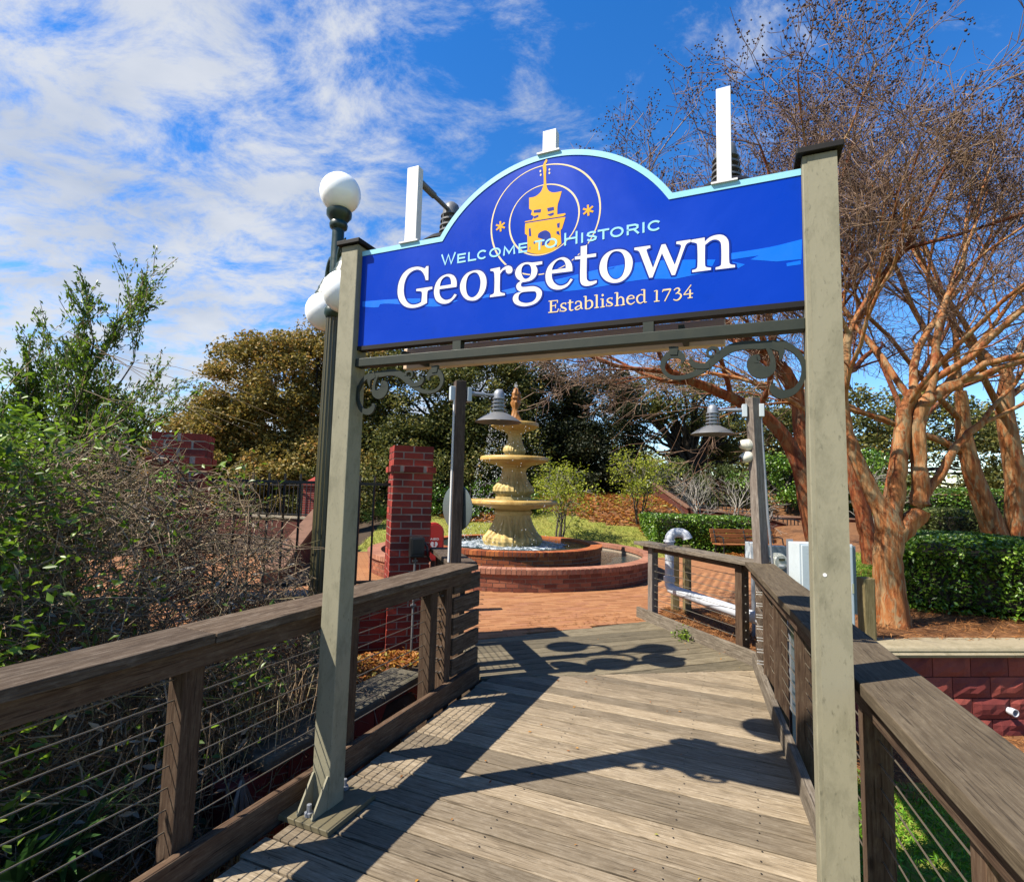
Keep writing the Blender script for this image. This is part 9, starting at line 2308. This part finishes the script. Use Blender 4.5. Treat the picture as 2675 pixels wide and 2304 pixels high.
def palmetto(base, fans, size, label, mat='palm_leaf'):
    root = thing('palmetto', V(*base), label, 'palm')
    V_, F_ = [], []
    st = []
    for k in range(fans):
        a = 2 * PI * k / fans + random.uniform(-0.3, 0.3)
        el = random.uniform(0.5, 1.25)
        d = np.array([math.cos(a) * math.cos(el), math.sin(a) * math.cos(el), math.sin(el)])
        tip = np.array(base) + d * size * random.uniform(0.7, 1.0)
        st.append((np.array([base, (np.array(base) + tip) / 2 + [0, 0, 0.05], tip]), np.array([0.012, 0.01, 0.007])))
        fan(base, tip, nrm(np.array([-d[0], -d[1], 1.0]) + rv(0.2)), 17, size * 0.75, 0.016, (V_, F_))
    tubes_mesh('stalks', st, 'vine', root, 5)
    fast_mesh('fronds', np.array(V_), np.array(F_).ravel(), 3, mat, root, np.repeat(RNG.random(len(F_) // 3), 3))
    return root


palmetto(tuple(W(1.62, -2.56, -0.42)), 8, 0.42, 'palmetto fan plant just outside the left railing near the camera')
palmetto(tuple(W(1.15, -2.62, -0.25)), 7, 0.5, 'palmetto with spiky leaves at the bottom left corner')
palmetto((12.2, 20.0, 1.2), 9, 0.9, 'palmetto growing over the far iron fence above the stairs')
palmetto((-3.9, 17.2, 0.0), 12, 0.9, 'spiky palmetto between the brick pier and the fluted lamp')
palmetto((-6.2, 17.6, 0.1), 10, 0.8, 'spiky palmetto between the two far brick piers')

# ---------------------------------------------------------------- tall shrub on the left
SHB = (-4.45, 5.05, -0.85)
shr = thing('wax_myrtle', V(*SHB), 'tall airy green shrub standing against the sky at the left', 'shrub')
random.seed(21)
T = Tree()
cfg = dict(wander=0.05, lift=[0.02, 0.06, 0.08, 0.06], taper=0.6, rmin=0.003, thick=1, kids=[8, 7, 6, 3], spread=[0.30, 0.45, 0.6, 0.6], len=0.46)
for d, L in (((-0.10, 0.0, 1), 2.2), ((0.02, 0.05, 1), 2.5), ((0.10, 0.0, 1), 2.2), ((-0.16, -0.1, 1), 2.0), ((0.20, -0.1, 1), 1.75), ((-0.02, 0.2, 1), 2.3), ((0.05, -0.1, 1), 2.8), ((-0.26, 0.0, 1), 1.7)):
    T.limb(np.array(SHB) + rv(0.06) * [1, 1, 0], np.array(d), L, 0.028, 0, 3, cfg)
tubes_mesh('trunk', T.thick, 'shrub_bark', shr, 7)
tag(tubes_mesh('twigs', T.thin, 'vine', shr, 3), kind='stuff')
C, Dd = [], []
for P, rr in T.thin:
    for k in range(22):
        u = random.random() * (len(P) - 1.001)
        i = int(u)
        q = P[i] * (1 - u + i) + P[i + 1] * (u - i)
        C.append(q + rv(0.018))
        Dd.append(nrm(P[i + 1] - P[i]) + rv(0.5))
leaf_mesh('crown', np.array(C), 0.046, 'bush_leaf', shr, RNG.random(len(C)) ** 1.4 * 0.85, aspect=0.38, D=np.array(Dd), up_bias=0.2)


# ---------------------------------------------------------------- tangle of vines in the ditch
def tangle_top(th):
    """how high the growth stands across the ditch: tall by the shrub, falling away towards the lamp"""
    return np.interp(th, [-1.6, -0.96, -0.73, -0.60, -0.52, -0.44, -0.36, -0.28], [0.09, 0.09, 0.085, 0.06, 0.025, -0.04, -0.14, -0.32])


tang = thing('vine_tangle', V(-2.8, 3.4, -0.85), 'tangle of bare brown vines and twigs spilling over the ditch outside the left railing', 'vines')
lines = []
rnds = []
LIM = []


def vine_line(th, y, z0, n, L, wander, lift, r):
    x = th * y
    P, _ = curve((x, y, z0), nrm(np.array([random.gauss(0.25, 1), random.gauss(0, 1), random.gauss(0.35, 0.6)])), L, n, wander, lift)
    return P


def cap_z(x, y):
    """the height the mass reaches over a spot: ragged, and low enough near the rail to leave the deck in the sun"""
    t_ = x * BX.x + y * BX.y
    c1 = 1.6 + float(tangle_top(x / max(y, 0.5))) * y
    c2 = (-2.30 - t_) / 0.579
    rag = 0.16 * math.sin(x * 5.1 + 1.3 * y) * math.sin(y * 4.3 - x) + 0.10 * math.sin(x * 13 + y * 7)
    return min(c1 - 0.12, c2 - 0.12) + rag * min(1.0, max(0.0, c2))


cnt = 0
while cnt < 5200:
    y = random.uniform(1.5, 4.8)
    th = random.uniform(-1.4, -0.30)
    x = th * y
    t_ = x * BX.x + y * BX.y
    n_ = x * NX.x + y * NX.y
    if t_ > -2.36 or n_ > 5.25:
        continue
    top_ = cap_z(x, y)
    z0 = -0.85 + (top_ + 0.85) * random.random() ** 0.55
    if th < -0.95 and random.random() < 0.4:
        continue
    P = vine_line(th, y, z0, 9, random.uniform(0.4, 1.5), 0.26, random.choice((-0.10, -0.04, 0.05)), 0)
    keep = 1
    slack = abs(random.gauss(0, 0.10))
    for q in P[1:]:
        tt = q[0] * BX.x + q[1] * BX.y
        if tt > -2.30 or q[2] > cap_z(q[0], q[1]) + slack or q[2] < -0.86 or q[0] * NX.x + q[1] * NX.y > 5.3:
            break
        keep += 1
    if keep < 3:
        continue
    P = P[:keep]
    r0 = random.choice((0.0016, 0.002, 0.0025, 0.003, 0.0045, 0.006))
    lines.append((P, np.linspace(r0, r0 * 0.5, len(P))))
    rnds.append(random.random())
    cnt += 1
# hanging grey roots and a few long loops against the wall
for k in range(420):
    s_ = random.uniform(1.75, 3.0)
    p = W(s_, random.uniform(-3.1, -2.45), random.uniform(0.0, 0.5))
    P, _ = curve(tuple(p), (random.gauss(0, 0.3), random.gauss(0, 0.3), -1), random.uniform(0.5, 1.0), 6, 0.10, -0.1)
    P[:, 2] = np.maximum(P[:, 2], -0.84)
    lines.append((P, np.linspace(0.004, 0.002, len(P))))
    rnds.append(random.uniform(0.5, 1.0))
# long runners reaching out to the right and up past the shrub
for (a, b, c) in (((-3.6, 4.2, 1.0), (1.0, 0.1, 0.25), 1.8), ((-3.2, 4.1, 0.9), (1.0, 0.15, 0.42), 1.6), ((-2.9, 4.0, 0.75), (1.0, 0.05, 0.30), 1.5), ((-2.7, 3.9, 0.6), (1.0, 0.1, 0.1), 1.4), ((-3.0, 3.9, 0.5), (1.0, 0.0, 0.22), 1.6), ((-2.6, 4.1, 0.9), (1.0, 0.1, 0.3), 1.2), ((-3.7, 4.6, 2.6), (1.0, 0.1, -0.15), 1.7), ((-3.75, 4.6, 2.8), (1.0, 0.1, -0.5), 1.5), ((-3.6, 4.5, 2.35), (1.0, 0.15, -0.05), 1.3), ((-4.2, 4.0, 1.9), (-0.1, 0.0, 1), 1.0), ((-4.3, 4.2, 2.2), (0.2, 0.0, 1), 0.9)):
    for k in range(2):
        P, _ = curve(np.array(a) + rv(0.10), np.array(b) + rv(0.08), c * random.uniform(0.8, 1.1), 10, 0.07, -0.02)
        tt = P[:, 0] * BX.x + P[:, 1] * BX.y
        over = tt > -2.34
        P[over, 0] -= (tt[over] + 2.34) * 1.1
        lines.append((P, np.linspace(0.0038, 0.0014, len(P))))
        rnds.append(random.uniform(0.4, 1.0))
tag(tubes_mesh('vines', lines, 'vine', tang, 3, rnds), kind='stuff')
# dead leaves caught in it
C = []
while len(C) < 5200:
    y = random.uniform(1.7, 4.7)
    th = random.uniform(-1.35, -0.30)
    x = th * y
    if x * BX.x + y * BX.y > -2.42 or x * NX.x + y * NX.y > 5.2:
        continue
    C.append((x, y, random.uniform(-0.85, cap_z(x, y))))
leaf_mesh('dead_leaves', np.array(C), 0.07, 'dead_frond', tang, aspect=0.28)

gv_ = thing('green_creeper', V(-3.9, 3.2, -0.85), 'mass of bright green leaves climbing over the vines at the left edge', 'creeper')
C, Rr = [], []
k = 0
clumps = []
while len(clumps) < 360:
    y = random.uniform(1.8, 4.8)
    th = -1.4 + 0.95 * random.random() ** 1.15
    x = th * y
    if x * BX.x + y * BX.y > -2.5 or x * NX.x + y * NX.y > 5.2:
        continue
    if th > -0.88 and random.random() < 0.94:
        continue
    top_ = cap_z(x, y)
    z = top_ + 0.10 - abs(random.gauss(0, 0.5))
    clumps.append((x, y, max(z, -0.8)))
for c in clumps:
    m_ = random.randint(40, 80)
    C.append(np.array(c) + RNG.normal(size=(m_, 3)) * np.array([0.13, 0.13, 0.10]))
    Rr.append(np.clip(RNG.random(m_) * 0.75 + random.uniform(-0.05, 0.3), 0, 1))
leaf_mesh('leaves', np.concatenate(C), 0.052, 'bush_leaf', gv_, np.concatenate(Rr), aspect=0.45, up_bias=0.5)
st = []
for c in clumps[:200]:
    P, _ = curve((c[0], c[1], -0.85), (random.gauss(0, 0.2), random.gauss(0, 0.2), 1), c[2] + 0.95, 6, 0.12, 0.05)
    P = P + (np.array(c) - P[-1]) * np.linspace(0, 1, len(P))[:, None]
    st.append((P, np.linspace(0.006, 0.002, len(P))))
tubes_mesh('stems', st, 'vine', gv_, 4)
# sprigs of fresh leaves in the bare tangle
sg = thing('fresh_sprigs', V(-2.6, 4.1, 0.8), 'few fresh bright green leaf sprigs among the bare vines before the brick pier', 'creeper')
C = []
for c, n_ in (((-2.62, 4.05, 1.62), 26), ((-2.66, 4.1, 1.48), 22), ((-2.52, 4.0, 1.20), 30), ((-2.42, 4.0, 1.30), 14), ((-2.9, 4.0, 1.35), 16), ((-2.5, 3.9, 0.85), 12), ((-2.75, 3.7, 0.55), 14), ((-2.2, 3.7, 0.45), 12), ((-2.35, 3.3, 0.3), 12), ((-3.1, 3.6, 0.9), 14), ((-1.9, 3.6, 0.62), 8)):
    for k in range(n_):
        C.append(np.array(c) + rv(0.045))
leaf_mesh('leaves', np.array(C), 0.06, 'bright_leaf', sg, aspect=0.55, up_bias=0.8)
tubes_mesh('stems', [(np.array([[c[0], c[1], c[2] - 0.5], [c[0] + 0.03, c[1], c[2] - 0.2], list(c)]), np.array([0.004, 0.003, 0.002])) for c in ((-2.62, 4.05, 1.62), (-2.52, 4.0, 1.20), (-2.42, 4.0, 1.3), (-2.5, 3.9, 0.85))], 'vine', sg, 4)

# bundles of dead fronds
for k, (s_, t_, zt, zb, lab) in enumerate(((2.14, -2.40, 0.08, -0.55, 'bundle of dead grey fronds hanging beside the left sign post'), (1.78, -2.45, -0.05, -0.75, 'dead frond skirt on the ground outside the left railing'), (1.95, -2.75, 0.0, -0.7, 'pale dead fronds standing behind the palmetto'))):
    root = thing('dead_fronds', W(s_, t_, zb), lab, 'dead fronds')
    tp = np.array(W(s_, t_, zt))
    V_, F_ = [], []
    for j in range(80):
        e = np.array(W(s_ + random.gauss(0, 0.06), t_ + random.gauss(0, 0.05), zb + random.uniform(0, 0.3)))
        w = nrm(rv()) * 0.007
        mid = (tp + e) / 2 + rv(0.02)
        b0 = len(V_)
        V_ += [tp - w, tp + w, mid + w * 1.4, mid - w * 1.4, e]
        F_ += [(b0, b0 + 1, b0 + 2), (b0, b0 + 2, b0 + 3), (b0 + 3, b0 + 2, b0 + 4)]
    fast_mesh('strands', np.array(V_), np.array(F_).ravel(), 3, 'dead_frond', root, np.repeat(RNG.random(80), 3))

# ---------------------------------------------------------------- ground cover
# leaf litter in the bed round the lamp
C = []
while len(C) < 3600:
    s_ = random.uniform(2.3, 4.6)
    t_ = random.uniform(-3.55, -2.72)
    p = W(s_, t_)
    n_ = p.dot(NX)
    if n_ > 5.42 or n_ < 3.95:
        continue
    C.append((p.x, p.y, float(ground_z(p.x, p.y)) + 0.012 + abs(random.gauss(0, 0.015))))
o = leaf_mesh('leaf_litter', np.array(C), 0.055, 'leaf_litter', aspect=0.5, up_bias=2.0)
tag(o, 'drift of orange and yellow fallen leaves at the foot of the brick pier', 'leaf litter', kind='stuff')


def scatter(n, fn, size, mat, name, label, cat, aspect, dz=0.015, up=2.0, Dz=0.15, jit=0.015):
    C = []
    tries = 0
    while len(C) < n and tries < n * 30:
        tries += 1
        q = fn()
        if q is None:
            continue
        C.append((q[0], q[1]))
    C = np.array(C)
    z = ground_z(C[:, 0], C[:, 1]) + dz + np.abs(RNG.normal(size=len(C)) * jit)
    D = RNG.normal(size=(len(C), 3))
    D[:, 2] = np.abs(RNG.normal(size=len(C))) * Dz
    o = leaf_mesh(name, np.column_stack([C, z]), size, mat, aspect=aspect, up_bias=up, D=D)
    return tag(o, label, cat, kind='stuff')


def _straw_near():
    x, y = random.uniform(1.7, 3.6), random.uniform(5.0, 8.3)
    p = V(x, y, 0)
    if is_plaza(p) or in_deck(p) or x > 3.25 + (y - 5.3) * 0.42 - 0.1:
        return None
    return (x, y)


scatter(6500, _straw_near, 0.13, 'straw', 'pine_straw', 'orange pine straw under the grey vent pipe', 'pine straw', 0.05, 0.02, 2.0, 0.25, 0.02)


def _straw_planter():
    x, y = random.uniform(3.3, 9.0), random.uniform(5.5, 10.5)
    if x < 3.45 + (y - 5.3) * 0.42:
        return None
    return (x, y)


scatter(9000, _straw_planter, 0.13, 'straw', 'pine_straw', 'rust-brown pine straw in the planter round the crape myrtles', 'pine straw', 0.06, 0.015, 2.0, 0.25, 0.02)


def _hill():
    x, y = random.uniform(-2.5, 7.0), random.uniform(14.0, 22)
    return (x, y) if zone(x, y) == 1 else None


scatter(9000, _hill, 0.16, 'leaf_litter', 'fallen_leaves', 'orange fallen leaves over the mulch slope under the oaks', 'leaf litter', 0.4, 0.015, 2.0, 0.2)


def _lawn():
    x, y = random.uniform(-4, 5.2), random.uniform(13.6, 17.6)
    return (x, y) if zone(x, y) == 2 else None


scatter(16000, _lawn, 0.085, 'dry_grass', 'lawn_grass', 'thin yellow-green lawn behind the fountain', 'grass', 0.12, 0.03, 0.3, 1.2)


def _patch():
    x, y = random.uniform(4.6, 8.5), random.uniform(9.5, 12.5)
    return (x, y) if zone(x, y) == 2 else None


scatter(6000, _patch, 0.09, 'grass_blade', 'grass_patch', 'patch of green grass behind the electric meter', 'grass', 0.12, 0.03, 0.3, 1.2)


def _low():
    x, y = random.uniform(0.6, 5.0), random.uniform(0.8, 5.0)
    if x * BX.x + y * BX.y < 0.55:
        return None
    if y > 4.4 + 0.4 * math.sin(x * 3):
        return None
    return (x, y)


scatter(34000, _low, 0.05, 'grass_blade', 'short_grass', 'bright short green grass below the right railing', 'grass', 0.22, 0.02, 0.6, 1.1, 0.012)


def _lowstraw():
    x, y = random.uniform(2.0, 8.0), random.uniform(4.2, 5.3)
    return None if x * BX.x + y * BX.y < 0.5 else (x, y)


scatter(5000, _lowstraw, 0.10, 'straw', 'pine_straw', 'strip of pine straw at the foot of the red block wall', 'pine straw', 0.08, 0.02, 2.0, 0.25, 0.02)
# bits of leaf blown onto the deck
C = []
for k in range(60):
    p = W(random.uniform(1.2, 6.2), random.uniform(-1.8, 0.1), 0.005)
    C.append((p.x, p.y, p.z))
D = RNG.normal(size=(len(C), 3))
D[:, 2] *= 0.05
o = leaf_mesh('deck_litter', np.array(C), 0.022, 'leaf_litter', aspect=0.5, up_bias=3.0, D=D)
tag(o, 'few small dry leaf bits lying on the deck boards', 'leaf litter', kind='stuff')
# a weed at the edge of the deck
wd = thing('weed', W(6.35, -0.58, 0), 'small green weed growing at the edge of the deck under the return fence', 'weed')
C = [np.array(W(6.35 + random.gauss(0, 0.07), -0.60 + random.gauss(0, 0.05), abs(random.gauss(0.03, 0.04)))) for _ in range(170)]
leaf_mesh('leaves', np.array(C), 0.035, 'bush_leaf', wd, aspect=0.5, up_bias=0.8)
# stray straw and leaf bits blown onto the deck and paving
def _stray():
    x, y = random.uniform(0.2, 2.2), random.uniform(6.0, 7.3)
    p = V(x, y, 0)
    return (x, y) if not in_deck(p) else None


C = []
while len(C) < 260:
    q = _stray()
    if q and random.random() < math.exp(-abs((q[1] - 6.55 - 0.3 * (q[0] - 1)) * 2.2)):
        C.append((q[0], q[1], 0.006))
D = RNG.normal(size=(len(C), 3))
D[:, 2] *= 0.05
o = leaf_mesh('stray_straw', np.array(C), 0.07, 'straw', aspect=0.1, up_bias=3.0, D=D)
tag(o, 'scattered straw on the brick paving at the end of the deck', 'straw', kind='stuff')
